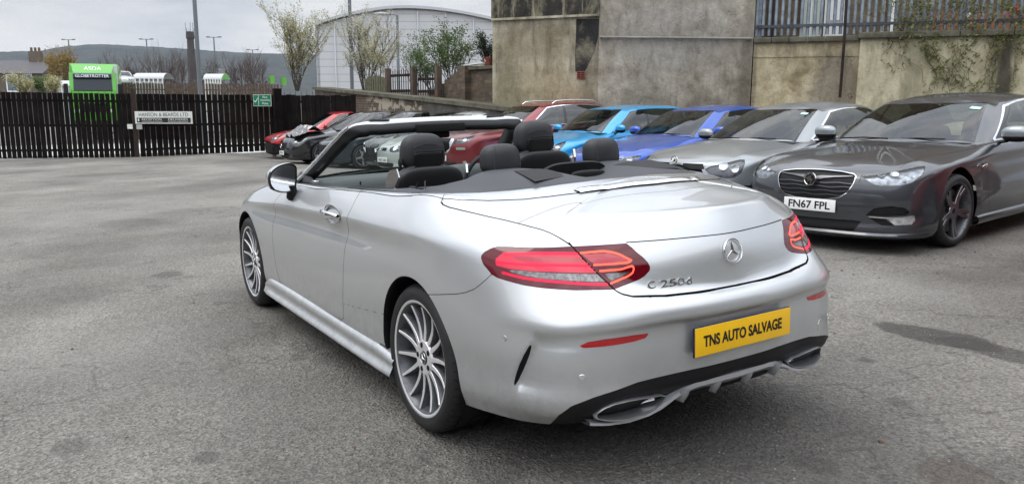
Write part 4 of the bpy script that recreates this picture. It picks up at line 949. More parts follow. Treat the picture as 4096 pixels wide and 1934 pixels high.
def build_car(c, name, label, M, group='cars parked in the row'):
    """c: measurements; local origin under the rear axle, X forward. Returns root"""
    root = empty(name, label, 'car', M, group)
    wb, fo, ro, hw = c['wb'], c['fo'], c['ro'], c['hw']; fx = wb+fo; PNT = c['paint']; D = c.get('detail', 1)
    bx = lambda x: float(np.interp(x, *zip(*c['belt'])))            # belt height
    O = generic_outline(fx+ro, hw, fo, ro, wb, front_round=c.get('fround', 1.))
    hz = c['hood']; nz, nd_ = c['nosez'], c.get('nosed', .12)
    zl = .17
    def prof(zt, dt, bulge=.0, kz=1., rear=False):
        z = lambda u: zl+(zt-zl)*u
        return [(.06, z(0)), (.02, z(.09)), (.002, z(.24)), (.0, z(.42)), (.004+bulge, z(.56)), (.012+bulge, z(.70)), (.020+bulge*.6, z(.80)), (.014, z(.86)), (.026, z(.91)), (dt*.55, z(.965)), (dt*.9, z(.992)), (dt, z(1.))]
    def front(zt, dt, b=0):
        z = lambda u: zl+(zt-zl)*u; e = c.get('lip', .02)
        return [(.11, z(-.02)), (.05, z(.03)), (.012-e*.5, z(.12)), (.010, z(.26)), (.0, z(.40)), (.0, z(.54)), (.005, z(.66)), (.018, z(.78)), (.04, z(.88)), (dt*.62, z(.95)), (dt*.85, z(.98)), (dt, z(1.))]
    def rearp(zt, dt):
        z = lambda u: .28+(zt-.28)*u
        return [(.10, z(0)), (.04, z(.06)), (.01, z(.15)), (.0, z(.3)), (.0, z(.42)), (.02, z(.5)), (.05, z(.58)), (.06, z(.7)), (.08, z(.82)), (.11, z(.92)), (.14, z(.98)), (.17, z(1.))]
    hzf = lambda x: float(np.interp(x, *zip(*sorted(hz))))
    tailz = c['tailz']
    KEY = [0, 2, 3, 5, 7, 9, 11, 13, 15, 19]
    PR = [front(nz, nd_), front(nz+.005, nd_+.01), front(nz+.02, nd_+.05), prof(hzf(wb)-.045, .17), prof(bx(wb-.8)+.0, .085, .006), prof(bx(wb*.4), .08, .01), prof(bx(0.2), .10, .004), prof(bx(-.4), .15), rearp(tailz-.03, .2), rearp(tailz, .17)]
    zc = sorted([(x, z) for x, z in hz]+[(-ro+.17, tailz), (0.0, bx(0)+.02), (c['cowl']-.3, hzf(c['cowl'])), (fx-nd_, nz)])
    z2_ = [zc[0]]
    for q in zc[1:]:
        if q[0]-z2_[-1][0] > .06: z2_.append(q)
    zc = z2_
    g = car_surface(O, KEY, PR, zc, -ro+.75, c['cowl']+.25, 4, 14, ncol=c.get('ncol', 150), nrow=c.get('nrow', 46), crown=2.6)
    if c.get('crush'):
        am, x0_, sd_ = c['crush']; rs = np.random.RandomState(sd_); K_ = rs.uniform(4, 17, (7, 3)); Ph = rs.uniform(0, 6.3, 7); w_ = np.clip((g[..., 0]-x0_)/.25, 0, 1)*np.clip((g[..., 2]-.45)/.2, 0, 1)
        for ax_ in (0, 2, 1): g[..., ax_] += w_*am*sum(np.sin(g @ K_[q]*(1 if q % 2 else 1.6)+Ph[q]+ax_*2.1)*(np.abs(np.sin(g[..., 1]*K_[q, 0]*.4+ax_))) for q in range(7))/2.6*(.6 if ax_ == 1 else 1)
    P = Poly(g); i = np.argmin(np.abs(g[:, 15, 0]-1.)+np.abs(g[:, 15, 1]-hw))
    if P.n[i, 15, 1] < 0: P.flip()
    FQ = lambda A: np.abs(A[:, 1])+(fx-A[:, 0])
    FZ = lambda poly: (lambda A: np.where(A[:, 0] > wb-.25, sd_poly(poly, FQ(A), A[:, 2]), BIG))
    FZL = lambda line: (lambda A: np.where(A[:, 0] > wb-.3, d_line(line, FQ(A), A[:, 2]), BIG))
    XZL = lambda line: (lambda A: np.where(np.abs(A[:, 1]) > .45, d_line(line, A[:, 0], A[:, 2]), BIG))
    R = c.get('R', .335); TR = c.get('tr', R); ar = R+.035
    regs = c.get('regs', [])
    lines = [FZL(list(p)+[p[0]]) for _, p in regs]
    dr = c.get('doors', [])
    if D: lines += [XZL(d) for d in dr]
    for zz_ in c.get('bars', []):
        lines.append(lambda A, zz_=zz_: np.where((A[:, 0] > wb) & (np.abs(A[:, 1]) < .55), np.abs(A[:, 2]-zz_-c.get('wavy', 0)*np.sin(A[:, 1]*26+zz_*40)), BIG))
    hoodl = None
    hy = c.get('hoody', [(c['cowl'], hw-.10), (wb, hw-.17), (fx-.35, hw-.27), (fx-.15, hw-.5)])
    HOODE = lambda A: np.where((A[:, 0] > c['cowl']-.1) & (A[:, 2] > nz-.10), np.abs(np.abs(A[:, 1])-np.interp(A[:, 0], *zip(*sorted(hy)))), BIG)
    if D: lines += [HOODE]
    P.refine(lambda A: np.min([f(A) for f in lines], 0), .010 if D == 1 else .022)
    for cx in (0, wb):
        P.region(lambda A: np.where(np.abs(A[:, 1]) > .45, np.hypot(A[:, 0]-cx, A[:, 2]-R)-ar, BIG), 'gone')
    P.region(lambda A: np.where((A[:, 0] > -.9*ro) & (A[:, 0] < c['cowl']), np.maximum(np.abs(A[:, 1])-(hw-.2), bx(.5)-.12-A[:, 2]), BIG), 'gone', ('body',))
    for tg, poly in regs: P.region(FZ(poly), tg, ('grille',) if tg == 'bar' else ('body', 'surround') if tg == 'grille' else ('body', 'intake') if tg == 'trim' else ('body',))
    for zz_ in c.get('bars', []): P.region(lambda A: np.where(A[:, 0] > wb, np.abs(A[:, 2]-zz_-c.get('wavy', 0)*np.sin(A[:, 1]*26+zz_*40)), BIG), 'bar', ('grille',), swell=c.get('barw', .005))
    if D:
        for d in dr: P.region(XZL(d), 'gone', ('body',), swell=.0022)
        P.region(HOODE, 'gone', ('body',), swell=.0022)
        P.region(lambda A: np.where((A[:, 0] > c['cowl']) & (np.abs(A[:, 1]) < np.interp(A[:, 0], *zip(*sorted(hy)))), nz-.03-A[:, 2], BIG), 'hood', ('body',))
    if c.get('nobumper'):
        P.region(lambda A: np.where(A[:, 0] > wb+.30, A[:, 2]-np.interp(FQ(A), *c['nobumper']), BIG), 'gone', ('body',))
    P.outs('body_shell', ('body',), PNT, root)
    P.outs('bonnet', ('hood',), PNT, root)
    for o in P.outs('grille', ('grille',), c.get('grillemat', BLACKPL), root, -.012): pass
    gr = [o for o in root.children if o.name.startswith('grille')]; gp = gr[0] if gr else root
    P.outs('grille_bar', ('bar',), c.get('barmat', CHROME), gp, .004)
    P.outs('grille_surround', ('surround',), CHROME, root, .003)
    P.outs('lower_intake', ('intake',), BLACKPL, root, -.012)
    P.outs('bumper_trim', ('trim',), c.get('trimmat', PNT), root, .006)
    P.outs('fog_lamp', ('fog',), REFLB, root, -.004)
    for o in P.outs('headlight', ('lamp',), LENS, root, .001):
        cc = Vector(o['_c']); sgn = 1 if cc.y > 0 else -1
        Q = Poly.__new__(Poly); Q.V, Q.Nn = P.V, P.Nn
        fs = [(f, t_) for f, t_ in zip(P.F, P.T) if t_ == 'lamp' and P.V[f[0]][1]*sgn > 0]; Q.F = [f for f, _ in fs]; Q.T = [t_ for _, t_ in fs]
        Q.out('lamp_housing', ('lamp',), c.get('housing', pm('lamp_housing', (.10, .10, .11), .3, .6, var=.6, vs=25)), o, -.022)
        for k, (dq, dz, rr) in enumerate(c.get('bowls', [(-.12, 0, .05), (.05, .005, .045)])):
            mb = MB(); q, n_, _, _ = BVHTree.FromPolygons([Vector(v) for v in P.V], Q.F).find_nearest(cc+Vector((0 if dq < 0 else -.0, sgn*dq, dz)))
            if q is None: continue
            n_ = n_ if n_.x > 0 or n_.y*sgn > 0 else -n_
            mb.lathe([(.0, -.020), (rr*.35, -.019), (rr*.8, -.010), (rr, -.002), (rr*1.04, -.003)], 24, frame(q, (0, 0, 1), n_) @ Matrix(((1, 0, 0, 0), (0, 0, 1, 0), (0, 1, 0, 0), (0, 0, 0, 1)))); mb.build('lamp_bowl', REFLB, o, 60)
    # dark core
    b = MB(); jm = int(P.g.shape[1]*.72); core = [[P.g[i_, j]-(P.n[i_, j] if j < jm else np.array([0, 0, 1.]))*.03 for j in range(0, P.g.shape[1]-3, 2)] for i_ in range(0, P.g.shape[0], 2)]
    V = [tuple(p) for r in core for p in r]; nb = len(core[0]); F = []
    for i_ in range(len(core)-1):
        for j in range(nb-1):
            q = [core[i_][j], core[i_+1][j], core[i_+1][j+1], core[i_][j+1]]; m = sum(q)/4
            if any(math.hypot(p[0]-cx, p[2]-R) < ar+.03 and abs(p[1]) > .4 for p in q for cx in (0, wb)): continue
            if m[2] > bx(.5)-.14 and abs(m[1]) < hw-.12 and -.9*ro < m[0] < c['cowl']-.02: continue
            F.append((i_*nb+j, (i_+1)*nb+j, (i_+1)*nb+j+1, i_*nb+j+1))
    b.add(V, F); b.build('inner_structure', DARK, root)
    for cx in (0, wb):
        for sg in (1, -1):
            b = MB(); b.grid([[(cx+ar*math.cos(a), sg*(hw-.03), R+ar*math.sin(a)), (cx+ar*math.cos(a), sg*(hw-.35), R+ar*math.sin(a)), (cx, sg*(hw-.36), R)] for a in np.linspace(-.4, math.pi+.4, 26)]); b.build('wheel_arch_liner', BLACKPL, root, 60)
    b = MB(); b.box((wb/2, 0, .24), (wb-.5, hw*1.7, .06)); b.build('underbody', DARK, root)
    # greenhouse
    cw, hd, rt, rb, zr = c['cowl'], c['header'], c['rtop'], c['rbase'], c['roof']     # cowl x, header x, rear roof x, rear screen base x, roof heights
    zrf = lambda x: float(hermite([p[0] for p in sorted(zr)], [[p[1]] for p in sorted(zr)], [x])[0, 0]) if len(zr) > 2 else float(np.interp(x, *zip(*sorted(zr))))
    yb, yt = hw-.085, c.get('yt', hw-.30)
    e = .045
    B, E = [], []
    def add(b_, t_): B.append(b_); E.append(t_)
    zcw = hzf(cw)-.005
    add((cw+.02, 0, zcw), (hd+.06, 0, zrf(hd)-.01)); add((cw-.03, .40, zcw-.005), (hd+.035, .32, zrf(hd)-.016)); add((cw-.16, yb-.11, zcw-.02), (hd-.02, yt-.06, zrf(hd)-.028))
    add((cw-.30, yb-.015, bx(cw-.3)-.015), (hd-.09, yt-.012, zrf(hd)-.042))
    add((cw-.42, yb, bx(cw-.42)-.02), (hd-.20, yt+.006, zrf(hd-.2)-e))
    for u in (.25, .5, .75):
        x = (cw-.42)*(1-u)+(rb+.30)*u; xt = (hd-.20)*(1-u)+(rt+.10)*u; add((x, yb+.004*math.sin(u*3.1), bx(x)-.02), (xt, yt+.012, zrf(xt)-e))
    add((rb+.30, yb-.01, bx(rb+.3)-.02), (rt+.10, yt, zrf(rt+.1)-e)); add((rb+.14, yb-.05, bx(rb+.14)-.02), (rt+.0, yt-.03, zrf(rt)-.042))
    zrb = c['rbz']
    add((rb+.04, yb-.17, zrb-.01), (rt-.04, yt-.12, zrf(rt)-.03)); add((rb, .36, zrb), (rt-.07, .30, zrf(rt)-.015)); add((rb-.015, 0, zrb), (rt-.08, 0, zrf(rt)-.010))
    n = len(B); rows = []
    for k in range(n):
        b_, t_ = np.array(B[k]), np.array(E[k]); side_ = min(1, abs(b_[1])/.7); out_ = np.array([(1 if k < 3 else (-1 if k > n-4 else 0)), side_ if 2 <= k <= n-3 else 0, .25]); out_ = out_/np.linalg.norm(out_)
        col = []
        for u, bl in ((0, 0), (.33, .9), (.66, 1.), (.92, .42), (.985, .2)):
            col.append(b_*(1-u)+t_*u+out_*.028*bl)
        sx = min(max(t_[0], rt+.25), hd-.25)
        sp = np.array([sx, 0, zrf(sx)+.012])
        for u in (.06, .16, .38, .68, 1.):
            p = t_*(1-u)+sp*u; p[2] = t_[2]+(sp[2]-t_[2])*(1-(1-u)**2.3) if k not in (0, n-1) else t_[2]*(1-u)+sp[2]*u+.008*math.sin(u*math.pi)
            col.append(p)
        rows.append(col)
    G = np.array(rows); Mi = G[-2::-1].copy(); Mi[:, :, 1] *= -1
    full = np.concatenate([Mi[-2:-1], G, Mi, G[1:2]], 0)
    gg = resample(full, 1, 34); d = np.linalg.norm(np.diff(full[:, :5], axis=0), axis=2).mean(1)+1e-4; T = np.concatenate([[0], np.cumsum(d)])
    gg = hermite(T, gg, np.linspace(T[1], T[-2], c.get('ngh', 180)))
    H = Poly(gg); i = np.argmin(np.abs(gg[:, 8, 0]-(cw+hd)/4)-gg[:, 8, 1]*10)
    if H.n[i, 8, 1] < 0: H.flip()
    wsp = [(cw-.015, -.1), (cw-.015, .0), (cw-.050, .40), (cw-.165, yb-.115), (hd-.015, yt-.080), (hd+.060, .32), (hd+.085, 0), (hd+.085, -.1)]
    rsp = [(rb+.005, -.1), (rb+.005, 0), (rb+.02, .36), (rb+.07, yb-.22), (rt+.02, yt-.15), (rt-.03, .3), (rt-.05, 0), (rt-.05, -.1)]
    xs_ = lambda z, a, b_: a
    top = [(x, zrf(x)-e-.035) for x in np.linspace(hd-.13, rt+.10, 7)]
    dlo = [(cw-.40, bx(cw-.40)+.02)]+top+[(c.get('dlo_end', rb+.25), bx(rb+.3)+.05), (rb+.38, bx(rb+.4)+.022)]+[(x, bx(x)+.02) for x in np.linspace(rb+.5, cw-.6, 5)]
    xm = (cw+rb)/2
    WS = lambda A: np.where((A[:, 0] > xm) & (A[:, 2] > zcw-.02), sd_poly(wsp, A[:, 0], np.abs(A[:, 1])), BIG)
    RS = lambda A: np.where((A[:, 0] < xm) & (A[:, 2] > zrb-.02), sd_poly(rsp, A[:, 0], np.abs(A[:, 1])), BIG)
    SD = lambda A: np.where(np.abs(A[:, 1]) > yt-.10, sd_poly(dlo, A[:, 0], A[:, 2]), BIG)
    bp_ = c.get('bpillar', []); BP = [(lambda A, q=q: np.where(np.abs(A[:, 1]) > yt-.1, d_line(q, A[:, 0], A[:, 2]), BIG)) for q in bp_]
    H.refine(lambda A: np.min([np.abs(WS(A)), np.abs(SD(A)), np.abs(RS(A))]+[f(A) for f in BP], 0), .014 if D == 1 else .03)
    H.region(WS, 'wframe', ('body',), swell=.008); H.region(WS, 'ws', ('wframe', 'body'), swell=-.012)
    H.region(RS, 'rs', ('body',))
    H.region(SD, 'dlo', ('body',), swell=.012 if c.get('chrome_dlo') else .004); H.region(SD, 'sg', ('dlo',), swell=-.004)
    for f in BP: H.region(f, 'bp', ('sg',), swell=c.get('bpw', .035))
    H.outs('roof', ('body',), c.get('roofpaint', PNT), root)
    H.outs('windscreen_frame', ('wframe',), BLACKGLOSS, root, -.001)
    H.outs('window_trim', ('dlo',), CHROME if c.get('chrome_dlo') else BLACKGLOSS, root, .001)
    H.outs('door_pillar', ('bp',), BLACKGLOSS, root)
    CG = c.get('glass', CARGLASS)
    H.outs('windscreen', ('ws',), CG, root); H.outs('side_window', ('sg',), CG, root); H.outs('rear_window', ('rs',), CG, root)
    # cabin
    b = MB(); zf = bx(.8)-.42; b.box(((cw+rb)/2, 0, zf), (cw-rb-.3, 2*hw-.3, .05)); b.build('cabin_floor', DARK, root)
    b = MB(); b.grid([[(cw-.02, y, zcw-.03), (cw-.35, y, zcw-.02), (cw-.62, y, zcw-.04), (cw-.68, y, zcw-.3)] for y in np.linspace(-yb+.05, yb-.05, 9)]); b.build('dashboard', LEATHERG, root, 40)
    for sg in (1, -1):
        b = MB(); sxx = (cw+rb)/2+.20; cushion(b, (sxx, sg*.37, zf+.38), (.09, .23, .30), p=3, lean=-.22, n=8); cushion(b, (sxx-.09, sg*.37, zf+.76), (.05, .12, .09), p=3, n=8); b.build('front_seat', c.get('seatmat', LEATHER), root, 60, clean=False)
        b = MB(); b.grid([[(x, sg*(yb-.04), bx(x)-.01), (x, sg*(yb-.06), zf)] for x in np.linspace(rb+.3, cw-.4, 6)]); b.build('door_lining', LEATHER, root)
    if D == 1:
        b = MB(); b.tube([(cw-.78+.05*math.cos(t), -.37+.18*math.cos(t), zcw-.04+.17*math.sin(t)) for t in np.linspace(0, 6.283, 25)], .014, 6, cap=False); b.build('steering_wheel', LEATHER, root, 60)
    # wipers
    if D:
        for y0, y1 in ((.50, -.02), (-.06, -.60)):
            b = MB(); b.tube([(cw-.02-.07*abs(y0)**2*2, y0, zcw+.022), (cw-.045, (y0+y1)/2, zcw+.028), (cw-.03-.05*abs(y1), y1, zcw+.015)], .008, 6); b.build('wiper', BLACKPL, root, 60)
    # mirrors
    mz = bx(cw-.45)+c.get('mz', .075); mx_ = cw-c.get('mx', .45)
    for sg in (1, -1):
        b = MB(); cushion(b, (mx_, sg*(hw+.075), mz), (.066, .13, .080), p=2.5, taper=.0, n=14); 
        for i_, v in enumerate(b.v):
            if v[0] < mx_-.02: b.v[i_] = (mx_-.02-(mx_-.02-v[0])*.2, v[1], v[2])
        o = b.build('door_mirror', None, root, 60)
        for m_ in (c.get('mirrorpaint', PNT), BLACKPL): o.data.materials.append(m_)
        for p in o.data.polygons: p.material_index = 0 if p.center.z > mz-.028 and p.center.x > mx_-.015 else 1
        b = MB(); b.tube([(mx_-.01, sg*(hw-.09), mz-.085), (mx_, sg*(hw+.0), mz-.072), (mx_+.005, sg*(hw+.05), mz-.05)], [.03, .022, .02], 8, flat=.6); b.build('mirror_stalk', BLACKPL, root, 60)
    # wheels
    ws_, wr, wst, nsp = c.get('ww', .235), c.get('rim', .24), c.get('wstyle', 'plain'), c.get('spokes', 5)
    for cx, fr in ((wb, 1), (0, 0)):
        for sg in (1, -1):
            if not fr and sg < 0 and D == 0: continue
            y = hw-.012-ws_/2; st = c.get('steer', 0) if fr else 0
            M_ = Matrix.Translation((cx, sg*y, R)) @ Matrix.Rotation(st, 4, 'Z') @ (Matrix.Identity(4) if sg > 0 else Matrix.Rotation(math.pi, 4, 'Z'))
            alloy_wheel(root, M_ @ Matrix.Rotation(.5+cx, 4, 'Y'), TR, wr, ws_, nsp, tread=72 if D == 1 else 36, style=wst)
    if c.get('plate'):
        txt, z, dx = c['plate'][:3]; plate(root, txt, frame((fx+dx, c['plate'][3] if len(c['plate']) > 3 else 0, z), (0, 1, 0), (1, 0, .06)), tw=.42)
    if c.get('badge'):
        z, dx, r = c['badge']; b = MB(); b.lathe([(0, .004), (r*.75, .005), (r*.82, .010), (r*.96, .010), (r, 0)], 32); o = b.build('badge_ring', CHROME, root, 40); o.matrix_local = frame((fx+dx, 0, z), (0, 1, 0), (1, 0, .15)) @ Matrix(((1, 0, 0, 0), (0, 0, 1, 0), (0, 1, 0, 0), (0, 0, 0, 1)))
        b = MB(); b.lathe([(0, .006), (r*.74, .006), (r*.74, .004)], 24); b.build('badge_disc', c.get('badgemat', BLACKGLOSS), o, 40)
        if c.get('emblem') == 'griffin':
            b = MB(); b.prism([(-.62*r, .05*r), (-.2*r, .45*r), (.35*r, .55*r), (.1*r, .2*r), (.5*r, -.1*r), (.25*r, -.6*r), (.05*r, -.15*r), (-.25*r, -.55*r), (-.3*r, -.05*r)], (0, .006, 0), (1, 0, 0), (0, 0, 1), (0, 1, 0), .004); b.build('badge_emblem', CHROME, o, 40)
        elif c.get('emblem') == 'arrow':
            b = MB(); b.prism([(-.6*r, -.35*r), (.1*r, -.1*r), (-.2*r, .5*r), (.35*r, .0*r), (.55*r, .45*r), (.45*r, -.35*r), (.0, -.5*r)], (0, .006, 0), (1, 0, 0), (0, 0, 1), (0, 1, 0), .004); b.build('badge_emblem', BLACKGLOSS, o, 40)
        elif c.get('emblem') == 'bar':
            b = MB(); b.box((0, .012, 0), (.2*r, .012, 2.4*r)) if False else b.box((0, .012, 0), (2.5*r, .010, .3*r)); b.build('badge_emblem', CHROME, o, 40)
    if c.get('rails'):
        for sg in (1, -1):
            b = MB(); xs = np.linspace(hd-.30, rt+.15, 14); b.tube([(x, sg*(yt-.02), zrf(x)-.02+(.045 if 0 < k < 13 else 0)) for k, x in enumerate(xs)], .014, 8); b.build('roof_rail', SATIN, root, 60)
    if c.get('aerial'):
        b = MB(); ax_, az_ = c['aerial']; b.tube([(ax_, 0, zrf(ax_)+.0), (ax_-.16, 0, zrf(ax_)+az_)], [.006, .004], 6); b.build('aerial', BLACKPL, root, 60)
    if c.get('fin'):
        b = MB(); fx_ = c['fin']; b.prism([(0, 0), (.14, 0), (.03, .055), (-.01, .05)], (fx_, -.018, zrf(fx_)), (1, 0, 0), (0, 0, 1), (0, 1, 0), .036); b.build('roof_fin', PNT, root, 60)
    if c.get('sticker'):
        # tax-disc sized sticker high on the screen, near side
        u = .82; x = (cw-.16)*(1-u)+(hd-.02)*u; z = zcw*(1-u)+(zrf(hd)-.03)*u; y = c['sticker']
        q = BVHTree.FromPolygons([Vector(v) for v in H.V], H.F).ray_cast(Vector((fx+1, y, z+.02)), Vector((-1, 0, 0)))
        if q[0]:
            b = MB(); b.box((0, 0, 0), (.10, .06, .002)); o = b.build('screen_sticker', pm('sticker', (.45, .72, .68), .5), root); o.matrix_local = frame(q[0]+q[1]*.004*(1 if q[1].x > 0 else -1), (0, 1, 0), q[1]*(1 if q[1].x > 0 else -1))
    return root, P, H
def place(x, y, deg, wb, drop=0.):
    """x, y: where the front axle stands on the yard; deg: heading"""
    a = math.radians(deg); return YM @ Matrix.Translation((x-wb*math.cos(a), y-wb*math.sin(a), yard_dip(x, y)-drop)) @ Matrix.Rotation(a, 4, 'Z')
def hl(q0, q1, z0, z1, sl=.03, tip=.05):
    """headlight outline: inner q0, outer q1, z0 low, z1 high; rises to the outside"""
    return [(q0, z0+sl*.3), (q0+.05, z0), ((q0+q1)/2, z0), (q1-.12, z0+.035), (q1-.02, z0+.085), (q1, z1+sl), (q1-.08, z1+sl), ((q0+q1)/2, z1), (q0+.06, z1-.03)]
GREYP = paint('grey_paint', (.062, .066, .074), m=.6, r=.3, dust=.07)
LSILV = paint('light_silver_paint', (.27, .295, .31), m=.6, r=.3, dust=.40, dustc=(.26, .25, .23))
BLUEP = paint('royal_blue_paint', (.006, .07, .42), m=.4, r=.32, dust=.22, dustc=(.12, .15, .20))
CYANP = paint('bright_blue_paint', (.01, .30, .62), m=.35, r=.3, dust=.18, dustc=(.25, .4, .5))
REDP = paint('dark_red_paint', (.20, .004, .010), m=.4, r=.3, dust=.22, dustc=(.22, .13, .12))
REDB = paint('bright_red_paint', (.42, .006, .012), m=.25, r=.3, dust=.1)
BLACKC = paint('black_paint', (.008, .008, .010), m=.0, r=.2, dust=.03)
DGREYP = paint('dark_blue_grey_paint', (.014, .022, .028), m=.3, r=.3, dust=.08)
OLDSILV = paint('old_silver_paint', (.50, .54, .50), m=.5, r=.4, dust=.3)
PALEP = paint('pale_silver_paint', (.60, .64, .64), m=.5, r=.4, dust=.1)

def arc_doors(x0, x1, zb): return [[(x0, zb), (x0+.02, .75), (x0-.02, .45), (x0-.12, .24)], [(x1, zb+.04), (x1, .6), (x1-.02, .24)]]
def mirrorq(l): return l
def ry(x, y, c): return Vector((x, y, 0))
def roofline(hx, rx, z0, z1, z2): return [(hx, z0), (hx*.62+rx*.38, z1), (hx*.25+rx*.75, z1-.006), (rx, z2), (rx-.7, z2-.32)]
def insignia():
    c = dict(wb=2.83, fo=.965, ro=1.10, hw=.925, paint=GREYP, R=.368, tr=.338, rim=.252, ww=.245, wstyle='star', spokes=5, steer=math.radians(-4), ncol=200, nrow=56, mirrorpaint=LSILV, mx=.44,
    hood=[(3.66, .775), (3.45, .845), (3.1, .900), (2.6, .950), (2.25, .97), (2.0, .98)], nosez=.775, nosed=.13, belt=[(-.9, 1.01), (0, 1.0), (1.2, .97), (2.0, .945), (2.6, .925)], tailz=1.02,
    cowl=2.26, header=1.38, rtop=.10, rbase=-.75, rbz=1.05, roof=[(1.38, 1.345), (.9, 1.41), (.4, 1.42), (.1, 1.39), (-.6, 1.13)], chrome_dlo=True, bpillar=[[(1.02, .9), (.93, 1.5)]], yt=.62,
    doors=arc_doors(2.18, 1.02, .93), plate=('FN67 FPL', .455, .012), badge=(.690, .012, .064), emblem='griffin', sticker=.50, bars=[.555, .592, .628, .664], barw=.0045, wavy=.004,
    barmat=pm('grille_bar_grey', (.12, .12, .125), .3, .9),
    housing=pm('lamp_housing_light', (.30, .31, .33), .3, .7, var=.8, vs=22), bowls=[(-.15, -.005, .030), (-.02, .0, .036)],
    regs=[('surround', [(-.1, .775), (.18, .773), (.35, .765), (.475, .747), (.49, .728), (.445, .655), (.385, .580), (.30, .532), (.16, .508), (-.1, .503)]),
          ('grille', [(-.1, .768), (.18, .766), (.35, .758), (.468, .741), (.481, .727), (.437, .655), (.375, .585), (.295, .539), (.16, .516), (-.1, .511)]),
          ('bar', [(.07, .680), (.15, .700), (.26, .712), (.455, .722), (.455, .730), (.26, .724), (.13, .722), (.07, .712)]),
          ('lamp', [(.545, .728), (.62, .732), (.80, .752), (1.0, .778), (1.22, .808), (1.29, .812), (1.285, .795), (1.19, .722), (1.10, .682), (.93, .655), (.73, .650), (.66, .662), (.60, .692)]),
          ('intake', [(-.1, .335), (.46, .335), (.54, .325), (.46, .245), (.30, .225), (-.1, .225)]),
          ('intake', [(.58, .385), (.66, .450), (.84, .475), (1.0, .460), (1.06, .42), (1.02, .397), (.78, .384)]),
          ('fog', [(.80, .365), (1.0, .374), (1.13, .392), (1.15, .345), (1.10, .312), (.90, .305)]),
          ('surround', [(.60, .379), (.80, .373), (1.0, .382), (1.15, .404), (1.13, .390), (1.0, .372), (.80, .363), (.64, .368)]),
          ('intake', [(.62, .362), (.78, .360), (.89, .303), (.76, .298)])])
    r, P, H = build_car(c, 'dark_grey_saloon', 'dark grey metallic saloon with chrome-edged grille, plate FN67 FPL and dark wheels', place(1.87, -4.93, 97, 2.83, .03))
    b = MB(); G = []
    for k, a in enumerate(np.linspace(-1.30, 1.30, 41)):                                   # front splitter lip
        x = 3.795-.03-.42*(abs(a)/1.3)**3.2; y = .90*math.sin(a)/math.sin(1.3)
        G.append([(x-.06, y, .235), (x+.004, y, .232), (x+.018, y, .212), (x+.012, y, .196), (x-.08, y, .190)])
    b.grid(G); b.build('front_splitter', GREYP, r, 40)
    for sg in (1, -1):
        b = MB(); b.grid([[(x, sg*.905, .275), (x, sg*.932, .262), (x, sg*.940, .225), (x, sg*.925, .195), (x, sg*.86, .185)] for x in np.linspace(.42, 2.40, 12)]); b.build('side_skirt', GREYP, r, 50)
        b = MB(); b.box((2.31, sg*.922, .745), (.10, .012, .028), Matrix.Rotation(.25, 4, 'Y'), .004); b.build('wing_badge', CHROME, r, 40)
def skoda():
    c = dict(wb=2.84, fo=.87, ro=1.12, hw=.925, paint=LSILV, R=.335, rim=.235, wstyle='star', ncol=180, nrow=54, mx=.46, steer=.05,
    hood=[(3.60, .80), (3.42, .86), (3.1, .915), (2.6, .975), (2.25, 1.0), (2.0, 1.01)], nosez=.80, nosed=.10, belt=[(-.9, 1.03), (0, 1.01), (1.2, .985), (2.0, .965), (2.6, .94)], tailz=1.04,
    cowl=2.30, header=1.36, rtop=.15, rbase=-.75, rbz=1.07, roof=[(1.36, 1.40), (.9, 1.455), (.4, 1.455), (.15, 1.42), (-.6, 1.15)], chrome_dlo=True, bpillar=[[(1.05, .9), (.96, 1.5)]], yt=.62, sticker=.46,
    doors=arc_doors(2.2, 1.05, .94), badge=(.805, -.022, .052), emblem='arrow', badgemat=WHITEP,
    nobumper=([0, .14, .20, .46, .55, 1.30, 1.36, 1.5], [.745, .745, .735, .735, .52, .50, .60, .60]),
    regs=[('lamp', [(.52, .700), (.62, .738), (.85, .775), (1.12, .815), (1.20, .815), (1.19, .76), (1.12, .655), (1.0, .600), (.80, .590), (.60, .640)]),
          ('grille', [(.17, .765), (.50, .765), (.52, .70), (.30, .70), (.16, .735)])], bowls=[(-.04, 0, .055), (.12, .01, .05)])
    r, P, H = build_car(c, 'silver_saloon', 'silver grey saloon with its front bumper missing and bare black front end', place(4.66, -5.78, 95.5, 2.84))
    b = MB(); b.box((3.50, 0, .50), (.10, 1.25, .14), bev=.02); b.build('crash_beam', BLACKPL, r, 40)
    for sg in (1, -1):
        b = MB(); b.box((3.42, sg*.62, .56), (.14, .22, .22), Matrix.Rotation(.3*sg, 4, 'Z'), .02); b.build('bumper_bracket', BLACKPL, r, 40)
        b = MB(); b.box((3.22, sg*.83, .50), (.10, .05, .20), Matrix.Rotation(-.3*sg, 4, 'Z'), .015); b.tube([(3.2, sg*.84, .62), (3.28, sg*.82, .45), (3.22, sg*.80, .30)], .012, 6); b.build('torn_liner', BLACKPL, r, 40)
    b = MB(); b.box((3.52, .40, .60), (.02, .30, .10), Matrix.Rotation(.25, 4, 'X'), .006); b.build('washer_tank', pm('bluish_plastic', (.22, .40, .42), .4), r, 40)
    b = MB(); b.grid([[(3.50, y, .74), (3.545+.008*math.sin(y*60), y, .70), (3.48, y, .60)] for y in np.linspace(-.5, .5, 40)]); b.build('slam_panel', BLACKPL, r, 60)
